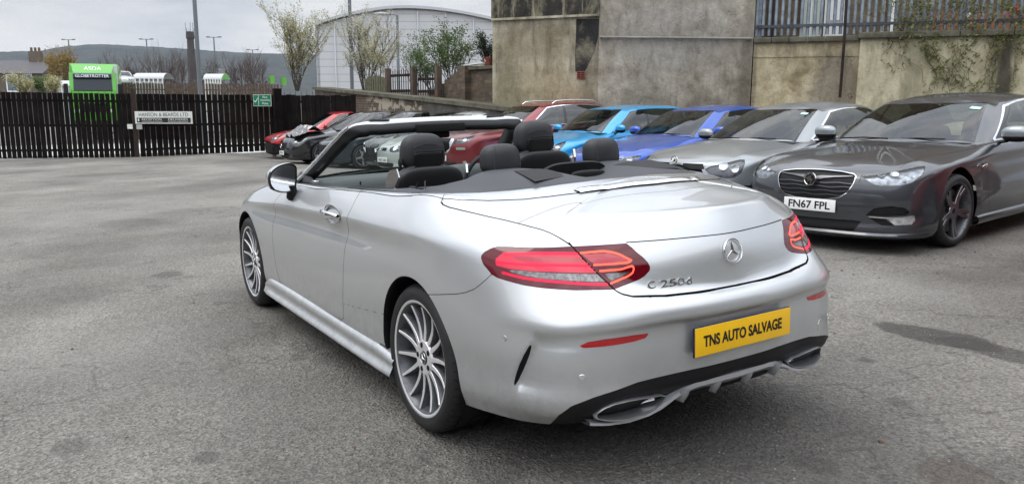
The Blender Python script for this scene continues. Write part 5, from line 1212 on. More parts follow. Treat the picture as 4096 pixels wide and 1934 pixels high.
def bmw():
    c = dict(wb=2.81, fo=.80, ro=1.05, hw=.905, paint=BLUEP, R=.325, rim=.23, wstyle='plain', ncol=150, nrow=46, mx=.50, fin=-.05,
    hood=[(3.50, .76), (3.3, .83), (3.0, .885), (2.5, .945), (2.1, .985), (1.9, 1.0)], nosez=.76, nosed=.12, belt=[(-.9, 1.02), (0, 1.0), (1.2, .97), (2.0, .95), (2.6, .93)], tailz=1.03,
    cowl=2.10, header=1.22, rtop=.0, rbase=-.70, rbz=1.06, roof=[(1.22, 1.385), (.8, 1.43), (.3, 1.435), (.0, 1.40), (-.7, 1.12)], bpillar=[[(.95, .9), (.88, 1.5)]], yt=.60,
    doors=arc_doors(2.02, .95, .93), regs=[('lamp', hl(.55, 1.18, .62, .715, .02))])
    r, P, H = build_car(c, 'royal_blue_saloon', 'royal blue saloon between the sky blue hatchback and the silver grey car', place(7.22, -6.32, 94, 2.81))
def fiesta():
    c = dict(wb=2.50, fo=.80, ro=.72, hw=.865, paint=CYANP, R=.31, rim=.20, ncol=140, nrow=46, mx=.40, aerial=(.35, .13),
    hood=[(3.15, .80), (2.95, .875), (2.6, .94), (2.3, .985), (2.05, 1.01), (1.8, 1.03)], nosez=.79, nosed=.12, belt=[(-.6, 1.08), (0, 1.05), (1.2, .99), (1.8, .97), (2.4, .95)], tailz=1.07,
    cowl=2.12, header=1.30, rtop=-.35, rbase=-.62, rbz=1.12, roof=[(1.30, 1.42), (.9, 1.465), (.2, 1.465), (-.35, 1.42), (-.8, 1.2)], bpillar=[[(.80, .9), (.76, 1.5)]], yt=.60, dlo_end=-.28,
    doors=arc_doors(2.0, .80, .95), badge=(.70, .01, .05), regs=[('lamp', [(.50, .700), (.60, .665), (.80, .650), (.98, .700), (1.10, .80), (1.13, .86), (1.02, .845), (.80, .79), (.60, .745)]), ('intake', [(-.1, .50), (.40, .48), (.45, .34), (-.1, .32)])])
    r, P, H = build_car(c, 'sky_blue_hatchback', 'sky blue hatchback parked between the dark red car and the royal blue one', place(9.75, -6.75, 94, 2.50))
def nissan():
    c = dict(wb=2.65, fo=.87, ro=.86, hw=.90, paint=REDP, R=.345, rim=.225, ncol=150, nrow=48, mx=.46, mz=.09, rails=True,
    hood=[(3.40, .92), (3.2, .985), (2.9, 1.03), (2.5, 1.07), (2.2, 1.09), (1.9, 1.1)], nosez=.92, nosed=.11, belt=[(-.6, 1.16), (0, 1.13), (1.2, 1.08), (1.9, 1.06), (2.5, 1.04)], tailz=1.12,
    cowl=2.22, header=1.38, rtop=-.30, rbase=-.70, rbz=1.18, roof=[(1.38, 1.53), (.9, 1.585), (.2, 1.585), (-.3, 1.53), (-.9, 1.28)], chrome_dlo=True, bpillar=[[(.88, .9), (.82, 1.6)]], yt=.62, seatmat=pm('light_seat', (.25, .26, .27), .7),
    doors=arc_doors(2.1, .88, 1.03), plate=('NX67 OAU', .50, .014), badge=(.76, .02, .075), emblem='bar', badgemat=BLACKPL, bars=[.69, .72, .75, .78, .81, .84], barw=.003, barmat=BLACKPL,
    regs=[('surround', [(-.1, .90), (.50, .90), (.52, .875), (.38, .68), (.28, .61), (-.1, .60)]), ('grille', [(-.1, .90), (.40, .90), (.30, .72), (.22, .655), (-.1, .65)]),
          ('lamp', [(.52, .86), (.60, .885), (.85, .915), (1.12, .955), (1.16, .95), (1.10, .875), (.95, .82), (.70, .785), (.56, .80)]), ('intake', [(-.1, .42), (.6, .42), (.5, .28), (-.1, .27)]), ('fog', [(.80, .44), (.92, .46), (.95, .40), (.84, .38)])])
    r, P, H = build_car(c, 'dark_red_crossover', 'dark red tall crossover with roof rails and V-shaped chrome grille', place(12.05, -6.25, 90, 2.65))
    b = MB(); b.box((3.38, .62, .70), (.01, .22, .05), Matrix.Rotation(.5, 4, 'Z')); b.build('green_tape', pm('grey_green_tape', (.25, .33, .27), .6), r)
def astra():
    c = dict(wb=2.61, fo=.82, ro=.70, hw=.85, paint=OLDSILV, R=.31, rim=.20, ncol=130, nrow=42, mx=.42, detail=.5,
    hood=[(3.28, .70), (3.1, .77), (2.8, .84), (2.4, .91), (2.1, .95), (1.9, .97)], nosez=.70, nosed=.12, belt=[(-.6, .98), (0, .96), (1.2, .93), (1.9, .91), (2.4, .90)], tailz=1.0,
    cowl=2.12, header=1.28, rtop=-.15, rbase=-.60, rbz=1.02, roof=[(1.28, 1.36), (.9, 1.41), (.2, 1.41), (-.15, 1.38), (-.8, 1.15)], bpillar=[[(.85, .85), (.8, 1.5)]], yt=.58,
    doors=arc_doors(2.0, .85, .89), plate=('Y467 LBN', .375, .015), badge=(.625, .015, .035), badgemat=CHROME, bars=[.60, .615, .63, .645], barw=.0035, barmat=BLACKPL,
    regs=[('surround', [(-.1, .665), (.20, .665), (.235, .65), (.21, .58), (.17, .565), (-.1, .565)]), ('grille', [(-.1, .652), (.19, .652), (.215, .642), (.19, .588), (.16, .578), (-.1, .578)]), ('lamp', [(.34, .60), (.36, .655), (.48, .690), (.72, .70), (.86, .69), (.86, .62), (.78, .57), (.50, .555), (.38, .565)]),
          ('intake', [(-.1, .315), (.45, .315), (.52, .29), (.45, .22), (-.1, .21)])], bowls=[(.0, 0, .07)])
    r, P, H = build_car(c, 'old_silver_hatchback', 'old pale silver hatchback with plate Y467 LBN, seen through the windscreen', place(14.35, -5.85, 91, 2.61))
def far_cars():
    base = dict(wb=2.6, fo=.86, ro=.75, hw=.875, R=.315, rim=.215, ncol=120, nrow=40, detail=.5, hood=[(3.30, .74), (3.1, .82), (2.8, .885), (2.4, .94), (2.1, .98), (1.9, .99)], nosez=.74, nosed=.12, belt=[(-.6, 1.03), (0, 1.0), (1.2, .96), (1.9, .94), (2.4, .92)], tailz=1.04,
        cowl=2.12, header=1.26, rtop=-.2, rbase=-.62, rbz=1.08, roof=[(1.26, 1.39), (.9, 1.44), (.2, 1.44), (-.2, 1.40), (-.8, 1.18)], bpillar=[[(.85, .85), (.8, 1.5)]], yt=.59, doors=arc_doors(2.0, .85, .92),
        regs=[('grille', [(-.1, .64), (.40, .64), (.36, .52), (.25, .47), (-.1, .46)]), ('lamp', hl(.50, 1.10, .60, .72, .03)), ('intake', [(-.1, .36), (.55, .35), (.45, .22), (-.1, .21)])])
    def v(**k): d = dict(base); d.update(k); return d
    build_car(v(paint=PALEP, roof=[(1.5, 1.70), (.9, 1.76), (.2, 1.76), (-.4, 1.72), (-.8, 1.4)], cowl=2.35, header=1.5, rtop=-.4, belt=[(-.6, 1.08), (0, 1.06), (1.2, 1.02), (2.6, .98)], hood=[(3.30, .80), (3.1, .88), (2.8, .94), (2.4, 1.0), (2.1, 1.04), (1.9, 1.05)], nosez=.80),
        'pale_silver_people_carrier', 'pale silver people carrier with a high roof behind the dark red crossover', place(14.0, -7.5, 89, 2.6))
    r, _, _ = build_car(v(paint=BLACKC, crush=(.022, 3.0, 3), regs=[('lamp', hl(.50, 1.10, .60, .72, .03)), ('intake', [(-.1, .60), (.55, .60), (.5, .3), (-.1, .3)])]), 'damaged_black_car', 'black car with smashed front behind the old silver hatchback', place(15.8, -6.1, 90, 2.6))
    b = MB(); rnd = random.Random(4)
    for k in range(9): b.box((3.38+rnd.uniform(-.05, .1), -.5+k*.13, .50+rnd.uniform(-.05, .06)), (.02, .11, rnd.uniform(.05, .12)), Matrix.Rotation(rnd.uniform(-.5, .5), 4, 'X') @ Matrix.Rotation(rnd.uniform(-.6, .6), 4, 'Z'))
    b.build('broken_plate', WHITEP, r)
    build_car(v(paint=DGREYP), 'dark_blue_hatchback', 'dark blue grey hatchback right of the smashed black one', place(17.5, -5.5, 89, 2.6))
    r, _, _ = build_car(v(paint=BLACKC, crush=(.030, 3.05, 8), plate=('CV18 XLJ', .36, .03), badge=(.55, .03, .06), badgemat=CHROME, wb=2.7, hw=.89, cowl=2.25, header=1.36, fo=.90, hood=[(3.45, .74), (3.2, .82), (2.9, .885), (2.5, .94), (2.2, .98), (2.0, .99)], roof=[(1.36, 1.39), (.9, 1.44), (.2, 1.44), (-.2, 1.40), (-.8, 1.18)]),
        'crumpled_black_hatchback', 'black hatchback with crumpled bonnet and plate CV18 XLJ beside the red one', place(19.6, -5.15, 87, 2.7))
    G = []; rs = np.random.RandomState(5)
    for i in range(22):
        G.append([(2.55+.045*j, -.72+1.44*i/21, .955-.012*max(0, j-8)+.075*math.sin(i*.9+j*.35)*min(1, j/6)*abs(math.cos(i*.37+j*.21))+rs.uniform(-.01, .01)+.10*math.exp(-((j-9)/4)**2)) for j in range(20)])
    b = MB(); b.grid(G); b.build('crumpled_bonnet', paint('scraped_black_paint', (.05, .05, .052), m=.3, r=.15, dust=.12), r, 25)
    r, _, _ = build_car(v(paint=REDB, crush=(.012, 3.15, 6), wb=2.55, roof=[(1.26, 1.42), (.9, 1.47), (.2, 1.47), (-.2, 1.43), (-.8, 1.2)], nobumper=([0, .5, .6, 1.2, 1.5], [.62, .60, .56, .50, .50]), regs=[('lamp', hl(.48, 1.05, .62, .74, .03))]),
        'bright_red_hatchback', 'bright red hatchback with broken front nearest the gate', place(23.0, -5.55, 86, 2.55))
    b = MB()
    for k in range(5): b.box((3.25, -.5+.24*k, .38+.05*(k % 2)), (.12, .14, .2), Matrix.Rotation(.4*k, 4, 'X'), .01)
    b.build('exposed_structure', BLACKPL, r, 40)
    build_car(v(paint=REDB, rim=.20), 'red_car_at_edge', 'red car cut off by the right edge of the picture', place(-.58, -5.2, 97, 2.6))
def yard_dip(x, y):
    s = lambda a, b, v: (lambda t: t*t*(3-2*t))(min(1, max(0, (v-a)/(b-a))))
    return -.13*s(2.2, 4.8, x)*s(3.2, 5.6, -y)-.03*s(4.5, 6, -y)
insignia(); skoda(); bmw(); fiesta(); nissan(); astra(); far_cars()
#@@CARS_END
# ------------------------------------------------------------------ the place around the yard
RW, UW, FW = Vector(AW[:, 0]), Vector(AW[:, 1]), Vector(AW[:, 2]); CW = Vector(CAM)
def at(px, py, d):
    """the point d metres in front of the camera that the photograph shows at (px, py) of 2576 x 1216"""
    return CW+(FW+RW*((px-1288)/2020)-UW*((py-608)/2020))*d
FH = Vector((FW.x, FW.y, 0)).normalized(); RH = Vector((FH.y, -FH.x, 0))
YN = Vector((YR @ np.array([0, 0, 1.])).tolist()); Y0 = yw((0, 0, 0))
def plane_z(x, y): return Y0.z-(YN.x*(x-Y0.x)+YN.y*(y-Y0.y))/YN.z
YMI = YM.inverted()
def ground_z(x, y):
    """the yard is one sloping plane that dips under the parked row; beyond the gate the land levels out"""
    q = YMI @ Vector((x, y, plane_z(x, y))); d = math.hypot(x-CAM[0], y-CAM[1]); k = min(1, max(0, (d-34)/30)); k = k*k*(3-2*k)
    z = plane_z(x, y)+yard_dip(q.x, q.y)
    return z*(1-k)+(-1.0-min(3, (d-34)*.01))*k
def gp(x, y, dz=0.): return Vector((x, y, ground_z(x, y)+dz))
def on_ground(px, py):
    d = FW+RW*((px-1288)/2020)-UW*((py-608)/2020); t = (Y0-CW).dot(YN)/d.dot(YN); return CW+d*t
def mask(t, vec, c, r, soft=.3, ns=3., na=.5, box=False):
    """soft-edged blot (or box) with a ragged outline round c, in object coordinates (x, z) or (x, y)"""
    s = nd(t, 'ShaderNodeVectorMath', operation='SUBTRACT'); s.inputs[1].default_value = c; t.links.new(vec, s.inputs[0])
    m = nd(t, 'ShaderNodeVectorMath', operation='MULTIPLY'); m.inputs[1].default_value = tuple(1/q if q else 0 for q in r); t.links.new(s.outputs[0], m.inputs[0])
    if box:
        ab = nd(t, 'ShaderNodeVectorMath', operation='ABSOLUTE'); t.links.new(m.outputs[0], ab.inputs[0]); sp_ = nd(t, 'ShaderNodeSeparateXYZ'); t.links.new(ab.outputs[0], sp_.inputs[0])
        a1 = nd(t, 'ShaderNodeMath', operation='MAXIMUM'); t.links.new(sp_.outputs[0], a1.inputs[0]); t.links.new(sp_.outputs[1], a1.inputs[1])
        a2 = nd(t, 'ShaderNodeMath', operation='MAXIMUM'); t.links.new(a1.outputs[0], a2.inputs[0]); t.links.new(sp_.outputs[2], a2.inputs[1]); L_ = a2.outputs[0]
    else:
        l = nd(t, 'ShaderNodeVectorMath', operation='LENGTH'); t.links.new(m.outputs[0], l.inputs[0]); L_ = l.outputs['Value']
    n = nd(t, 'ShaderNodeTexNoise', Scale=ns, Detail=6, Roughness=.65); t.links.new(vec, n.inputs['Vector'])
    a = nd(t, 'ShaderNodeMath', operation='MULTIPLY_ADD'); a.inputs[1].default_value = na; a.inputs[2].default_value = -na/2; t.links.new(n.outputs['Fac'], a.inputs[0])
    b = nd(t, 'ShaderNodeMath', operation='ADD'); t.links.new(L_, b.inputs[0]); t.links.new(a.outputs[0], b.inputs[1])
    mr = nd(t, 'ShaderNodeMapRange'); mr.interpolation_type = 'SMOOTHSTEP'; mr.inputs['From Min'].default_value = 1; mr.inputs['From Max'].default_value = 1-soft; t.links.new(b.outputs[0], mr.inputs['Value'])
    return mr.outputs[0]
def mul(t, a, k):
    m = nd(t, 'ShaderNodeMath', operation='MULTIPLY'); t.links.new(a, m.inputs[0])
    if hasattr(k, 'links'): t.links.new(k, m.inputs[1])
    else: m.inputs[1].default_value = k
    return m.outputs[0]
def bumps(t, b, parts):
    """parts: (height socket, strength, distance)"""
    prev = None
    for h, st, di in parts:
        u = nd(t, 'ShaderNodeBump', Strength=st, Distance=di); t.links.new(h, u.inputs['Height'])
        if prev is not None: t.links.new(prev, u.inputs['Normal'])
        prev = u.outputs['Normal']
    t.links.new(prev, b.inputs['Normal'])

# ---- ground
def ground_material():
    mt, t, b = nodes('asphalt'); co = nd(t, 'ShaderNodeTexCoord').outputs['Object']
    big, _, _ = noise_ramp(t, .35, [(.36, (.125, .120, .110)), (.48, (.18, .173, .160)), (.56, (.215, .207, .191)), (.68, (.285, .274, .253))], detail=10, rough=.62)
    v = nd(t, 'ShaderNodeTexVoronoi', Scale=85.); t.links.new(co, v.inputs['Vector'])
    r1 = nd(t, 'ShaderNodeValToRGB'); r1.color_ramp.elements[0].color = (.55, .545, .53, 1); r1.color_ramp.elements[1].color = (1.48, 1.45, 1.39, 1); r1.color_ramp.elements[1].position = .95
    sc_ = nd(t, 'ShaderNodeSeparateColor'); t.links.new(v.outputs['Color'], sc_.inputs[0]); t.links.new(sc_.outputs[0], r1.inputs['Fac'])
    col = mixc(t, .75, big.outputs['Color'], r1.outputs['Color'], 'MULTIPLY')
    v2 = nd(t, 'ShaderNodeTexVoronoi', Scale=30.); t.links.new(co, v2.inputs['Vector'])
    n2 = nd(t, 'ShaderNodeTexNoise', Scale=60., Detail=5, Roughness=.7); t.links.new(co, n2.inputs['Vector'])
    r2 = nd(t, 'ShaderNodeValToRGB'); r2.color_ramp.elements[0].position = .33; r2.color_ramp.elements[0].color = (.55, .54, .52, 1); r2.color_ramp.elements[1].position = .6; r2.color_ramp.elements[1].color = (1.12, 1.1, 1.08, 1)
    t.links.new(n2.outputs['Fac'], r2.inputs['Fac']); col = mixc(t, .8, col, r2.outputs['Color'], 'MULTIPLY')
    wet = None
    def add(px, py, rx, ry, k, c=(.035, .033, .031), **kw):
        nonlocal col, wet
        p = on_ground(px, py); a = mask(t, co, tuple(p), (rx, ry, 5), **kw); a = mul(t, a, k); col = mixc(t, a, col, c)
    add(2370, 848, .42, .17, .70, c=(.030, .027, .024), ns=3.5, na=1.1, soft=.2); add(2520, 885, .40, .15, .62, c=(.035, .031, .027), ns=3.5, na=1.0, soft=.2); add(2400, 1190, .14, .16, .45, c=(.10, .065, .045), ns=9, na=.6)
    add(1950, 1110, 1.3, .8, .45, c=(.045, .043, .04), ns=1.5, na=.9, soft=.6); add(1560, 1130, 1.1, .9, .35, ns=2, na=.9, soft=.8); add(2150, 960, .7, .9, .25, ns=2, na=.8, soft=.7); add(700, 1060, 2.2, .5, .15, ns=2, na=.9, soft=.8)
    add(300, 520, 3.0, 2.4, .22, c=(.30, .29, .27), ns=.8, na=1.0, soft=.9); add(2150, 700, 1.3, .5, .3, c=(.29, .28, .26), ns=3, na=.8, soft=.8); add(250, 900, 1.2, 1.0, .2, c=(.28, .27, .25), ns=2, na=.9, soft=.9)
    for a_, b_2, r_, k_ in ((420, 690, .16, .5), (180, 1120, .10, .45), (520, 1150, .07, .5), (2260, 1010, .07, .5), (1240, 1180, .16, .4), (2050, 1165, .10, .5), (330, 560, .5, .3), (860, 900, .18, .35), (2480, 700, .4, .3), (2180, 905, .05, .6)): add(a_, b_2, r_*1.3, r_, k_, c=(.05, .047, .043), ns=6, na=.9, soft=.5)
    # fine cracks
    w = nd(t, 'ShaderNodeTexVoronoi', Scale=.55); w.feature = 'DISTANCE_TO_EDGE'; nn = nd(t, 'ShaderNodeTexNoise', Scale=2.2, Detail=6); t.links.new(co, nn.inputs['Vector'])
    av = nd(t, 'ShaderNodeVectorMath', operation='MULTIPLY_ADD'); av.inputs[1].default_value = (.9, .9, .9); t.links.new(nn.outputs['Color'], av.inputs[0]); t.links.new(co, av.inputs[2]); t.links.new(av.outputs[0], w.inputs['Vector'])
    cm = nd(t, 'ShaderNodeMapRange'); cm.inputs['From Min'].default_value = .008; cm.inputs['From Max'].default_value = .0; cm.inputs['To Max'].default_value = .6; t.links.new(w.outputs['Distance'], cm.inputs['Value'])
    col = mixc(t, cm.outputs[0], col, (.05, .048, .045))
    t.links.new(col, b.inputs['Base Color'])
    rr, _, _ = noise_ramp(t, 1.2, [(.3, (.62,)*3), (.7, (.92,)*3)]); t.links.new(rr.outputs['Color'], b.inputs['Roughness']); b.inputs['Specular IOR Level'].default_value = .35
    bumps(t, b, [(v.outputs['Distance'], .85, .012), (v2.outputs['Distance'], .5, .016), (n2.outputs['Fac'], .6, .012)])
    return mt
ASPHALT = ground_material()
gm = MB()
xs = np.concatenate([-np.geomspace(3, 4500, 34)[::-1], np.linspace(-2.4, 2.4, 9), np.geomspace(3, 4500, 60)])
ys = np.concatenate([-np.geomspace(2.5, 4500, 60)[::-1], np.linspace(-2, 2, 9), np.geomspace(2.5, 4500, 40)])
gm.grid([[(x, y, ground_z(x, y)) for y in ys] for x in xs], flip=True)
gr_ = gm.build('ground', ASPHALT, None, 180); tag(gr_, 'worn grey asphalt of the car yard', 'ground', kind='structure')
del gr_['category']
rnd = random.Random(11)
def chips(name, n, f, mat, label, cat):
    b = MB()
    for _ in range(n):
        x, y, s = f(); z = ground_z(x, y); a = rnd.uniform(0, 6.3); h = s*rnd.uniform(.3, .6)
        p = [(x+s*rnd.uniform(.6, 1.1)*math.cos(a+q*1.57), y+s*rnd.uniform(.6, 1.1)*math.sin(a+q*1.57)) for q in range(4)]
        b.add([(u, v, z) for u, v in p]+[(x+(u-x)*.6, y+(v-y)*.6, z+h) for u, v in p], [(4, 5, 6, 7), (0, 1, 5, 4), (1, 2, 6, 5), (2, 3, 7, 6), (3, 0, 4, 7)])
    return tag(b.build(name, mat), label, cat, kind='stuff')
def spot_ground():
    r = 1.2+14*rnd.random()**1.8; a = YAW+rnd.uniform(-.75, .75); return CAM[0]+r*math.cos(a), CAM[1]+r*math.sin(a), rnd.uniform(.002, .006)
chips('loose_grit', 4200, spot_ground, pm('grit', (.27, .26, .24), .9, var=.5, vs=60), 'loose grit and small stones scattered over the asphalt', 'grit')
def spot_leaf():
    p = on_ground(rnd.uniform(1500, 2576), rnd.uniform(560, 700)) if rnd.random() < .8 else on_ground(rnd.uniform(0, 2576), rnd.uniform(500, 1200)); return p.x, p.y, rnd.uniform(.006, .016)
chips('dead_leaves', 170, spot_leaf, pm('dead_leaf', (.13, .085, .05), .8, var=.5, vs=20), 'dead leaves and bark bits lying on the asphalt', 'leaves')

# ---- materials of the place
def stone(name, c1, c2, mortar, sc=5., bw=.5, rh=.25, bump=.6):
    mt, t, b = nodes(name); co = nd(t, 'ShaderNodeTexCoord').outputs['Object']
    mp_ = nd(t, 'ShaderNodeMapping'); mp_.inputs['Rotation'].default_value = (math.radians(90), 0, 0)
    nn = nd(t, 'ShaderNodeTexNoise', Scale=3, Detail=4); t.links.new(co, nn.inputs['Vector']); av = nd(t, 'ShaderNodeVectorMath', operation='MULTIPLY_ADD'); av.inputs[1].default_value = (.05, .05, .05); t.links.new(nn.outputs['Color'], av.inputs[0]); t.links.new(co, av.inputs[2])
    t.links.new(av.outputs[0], mp_.inputs['Vector'])
    br = nd(t, 'ShaderNodeTexBrick', Scale=sc); br.inputs['Color1'].default_value = tuple(c1)+(1,); br.inputs['Color2'].default_value = tuple(c2)+(1,); br.inputs['Mortar'].default_value = tuple(mortar)+(1,)
    br.inputs['Mortar Size'].default_value = .025; br.inputs['Brick Width'].default_value = bw; br.inputs['Row Height'].default_value = rh; br.inputs['Bias'].default_value = -.1; t.links.new(mp_.outputs['Vector'], br.inputs['Vector'])
    n, _, _ = noise_ramp(t, 6, [(.3, (.45, .43, .42)), (.7, (1.25, 1.22, 1.18))], detail=8, rough=.7)
    col = mixc(t, .8, br.outputs['Color'], n.outputs['Color'], 'MULTIPLY'); t.links.new(col, b.inputs['Base Color']); b.inputs['Roughness'].default_value = .9
    n3 = nd(t, 'ShaderNodeTexNoise', Scale=30, Detail=6); t.links.new(co, n3.inputs['Vector'])
    inv = nd(t, 'ShaderNodeMath', operation='SUBTRACT'); inv.inputs[0].default_value = 1; t.links.new(br.outputs['Fac'], inv.inputs[1])
    bumps(t, b, [(inv.outputs[0], bump, .02), (n3.outputs['Fac'], .5, .01)]); return mt
def render_mat(name, base, masks, vstreak=None, bs=1., cracks=.5):
    """weathered cement render; masks: (centre, radius, colour, strength, kwargs)"""
    mt, t, b = nodes(name); co = nd(t, 'ShaderNodeTexCoord').outputs['Object']
    r, _, _ = noise_ramp(t, 1.1, base, detail=11, rough=.68, dist=.3); col = r.outputs['Color']
    for c, rad, cc, k, kw in masks: col = mixc(t, mul(t, mask(t, co, c, rad, **kw), k), col, cc)
    if vstreak:
        for c, rad, cc, k, (lo, hi), sx in vstreak:
            s, _, _ = noise_ramp(t, 1., [(lo, (0, 0, 0)), (hi, (1, 1, 1))], detail=9, rough=.7, sc=(sx, sx, sx*.16))
            m = mul(t, mask(t, co, c, rad, ns=2, na=.3, soft=.4, box=True), s.outputs['Color']); col = mixc(t, mul(t, m, k), col, cc)
    w = nd(t, 'ShaderNodeTexVoronoi', Scale=1.3); w.feature = 'DISTANCE_TO_EDGE'; nn = nd(t, 'ShaderNodeTexNoise', Scale=3, Detail=7); t.links.new(co, nn.inputs['Vector'])
    av = nd(t, 'ShaderNodeVectorMath', operation='MULTIPLY_ADD'); av.inputs[1].default_value = (.8, .8, .8); t.links.new(nn.outputs['Color'], av.inputs[0]); t.links.new(co, av.inputs[2]); t.links.new(av.outputs[0], w.inputs['Vector'])
    cm = nd(t, 'ShaderNodeMapRange'); cm.inputs['From Min'].default_value = .012; cm.inputs['From Max'].default_value = .0; cm.inputs['To Max'].default_value = cracks; t.links.new(w.outputs['Distance'], cm.inputs['Value'])
    n4 = nd(t, 'ShaderNodeTexNoise', Scale=1.7, Detail=3); t.links.new(co, n4.inputs['Vector']); gt = nd(t, 'ShaderNodeMapRange'); gt.inputs['From Min'].default_value = .5; gt.inputs['From Max'].default_value = .6; t.links.new(n4.outputs['Fac'], gt.inputs['Value'])
    col = mixc(t, mul(t, cm.outputs[0], gt.outputs[0]), col, (.06, .055, .05))
    st_, _, _ = noise_ramp(t, 4.5, [(.38, (.66, .63, .58)), (.50, (.95, .94, .92)), (.64, (1.14, 1.13, 1.11))], detail=12, rough=.72, sc=(1, 1, .45), dist=.6); col = mixc(t, .75, col, st_.outputs['Color'], 'MULTIPLY')
    sp, _, _ = noise_ramp(t, 22, [(.36, (.82, .81, .79)), (.64, (1.06, 1.06, 1.05))], detail=7); col = mixc(t, .6, col, sp.outputs['Color'], 'MULTIPLY')
    t.links.new(col, b.inputs['Base Color']); b.inputs['Roughness'].default_value = .92; b.inputs['Specular IOR Level'].default_value = .2
    nb = nd(t, 'ShaderNodeTexNoise', Scale=14., Detail=9, Roughness=.7); t.links.new(co, nb.inputs['Vector']); n5 = nd(t, 'ShaderNodeTexNoise', Scale=2.5, Detail=5); t.links.new(co, n5.inputs['Vector'])
    bumps(t, b, [(nb.outputs['Fac'], .4*bs, .02), (n5.outputs['Fac'], .5*bs, .08), (w.outputs['Distance'], .0, .01)]); return mt
WOODBLK = pm('black_stained_wood', (.0065, .0052, .0045), .9, spec=.12, var=.85, vs=2.2, bump=.6, bs=60)
WOODBR = pm('weathered_brown_wood', (.085, .06, .045), .85, var=.45, vs=5, bump=.5, bs=50)
RUSTY = pm('rusty_dark_steel', (.035, .022, .018), .7, .3, var=.5, vs=8)
GALV = pm('galvanised_steel', (.26, .30, .34), .42, .6, var=.35, vs=7)
LAMPG = pm('lamp_post_grey', (.16, .18, .19), .45, .4)
CONC = pm('concrete_kerb', (.30, .29, .27), .9, var=.25, vs=6, bump=.4, bs=80)
SIGNW = pm('sign_white', (.66, .67, .62), .4, var=.12, vs=5)
SLATE = pm('slate_roof', (.085, .08, .085), .7, var=.3, vs=6)
STONEH = stone('house_stone', (.16, .13, .10), (.10, .08, .065), (.16, .15, .13))
BRICKD = stone('old_brick', (.14, .098, .062), (.06, .048, .036), (.085, .078, .062), sc=4.4, bw=1.0, rh=.33)
BRICKP = stone('patched_brick', (.11, .075, .05), (.06, .05, .042), (.19, .17, .14), sc=4.4, bw=1.0, rh=.33)

# ---- the gate: two leaves of black planks
def fence_panel(name, label, cat, P0, P1, z0, z1a, z1b, pitch, mat, gap=.02, th=.03, spikes=False, rails=(.12, .5, .88), rndm=0., parent=None, pointed=False, group=None, postmat=None):
    """planks from P0 to P1 (world, base points); heights above base at both ends"""
    P0, P1 = Vector(P0), Vector(P1); d = P1-P0; L = math.hypot(d.x, d.y); a = math.atan2(d.y, d.x)
    root = empty(name, label, cat, Matrix.Translation(P0) @ Matrix.Rotation(a, 4, 'Z'), group) if parent is None else parent
    n = max(1, int(L/pitch)); b = MB(); rn = random.Random(int(L*100))
    for i in range(n):
        x = L*(i+.5)/n; u = x/L; zb = d.z*u+z0+rn.uniform(0, .015); zt = d.z*u+z1a*(1-u)+z1b*u+rn.uniform(-rndm, rndm); w = L/n-gap*rn.uniform(.55, 1.4); yy = rn.uniform(-.004, .004)
        if pointed: b.prism([(-w/2, zb), (w/2, zb), (w/2, zt-.06), (0, zt), (-w/2, zt-.06)], (x, yy, 0), (1, 0, 0), (0, 0, 1), (0, 1, 0), th)
        else:
            tl = rn.uniform(-.006, .006); b.prism([(-w/2, zb), (w/2, zb), (w/2+tl, zt), (-w/2+tl, zt)], (x, yy, 0), (1, 0, 0), (0, 0, 1), (0, 1, 0), th)
    b.build('planks', mat, root)
    for r_ in rails:
        b = MB(); za = z0+(z1a-z0)*r_; zb_ = d.z+z0+(z1b-z0)*r_
        b.prism([(0, za-.04), (L, zb_-.04), (L, zb_+.04), (0, za+.04)], (0, th+.003, 0), (1, 0, 0), (0, 0, 1), (0, 1, 0), .045); b.build('rail', postmat or mat, root)
    if spikes:
        b = MB()
        for i in range(int(L/.24)):
            x = .1+i*.24; u = x/L; zt = d.z*u+z1a*(1-u)+z1b*u; b.tube([(x, .05, zt-.10), (x, .05, zt+.13)], [.012, .006], 5)
        b.build('spikes', RUSTY, root)
    return root
GL0, GL1, GR1 = at(-70, 404, 27.8), at(342, 400, 27.0), at(696, 383, 27.6)
def hgt(px, py, base): # height over a base point of the thing seen at (px, py) at that same depth
    d = (base-CW).dot(FW); return at(px, py, d).z-base.z
leaf1 = fence_panel('yard_gate_leaf', 'black timber gate leaf left of the centre post, with spikes on top', 'gate', GL0, GL1, .06, hgt(-70, 230, GL0), hgt(342, 236, GL1), .185, WOODBLK, gap=.046, spikes=True, rndm=.006)
leaf2 = fence_panel('yard_gate_leaf', 'black timber gate leaf that carries the white works sign', 'gate', GL1+RH*.16, GR1, .06, hgt(345, 236, GL1), hgt(696, 239, GR1), .185, WOODBLK, gap=.030, rndm=.006)
b = MB(); b.box((0, 0, 1.15), (.13, .13, 2.35), bev=.01); o = b.build('gate_post', RUSTY); o.location = GL1+RH*.07-FH*.03; tag(o, 'rusty dark post where the two gate leaves meet', 'post')
p = at(704, 385, 27.5); b = MB(); b.box((0, 0, 1.1), (.25, .25, 2.15), bev=.02); o = b.build('gate_post', WOODBLK); o.location = p; tag(o, 'thick black timber post at the right end of the gate', 'post')
b = MB()
for A_, B_ in ((GL0, GL1), (GL1, GR1)):
    n = (B_-A_).normalized(); b.prism([(0, -.25), (0, .05), (.45, .035), (.55, -.25)], A_-FH*.50, (FH.x, FH.y, 0), (0, 0, 1), (n.x, n.y, n.z), (B_-A_).length)
tag(b.build('gate_threshold', CONC), kind='structure')
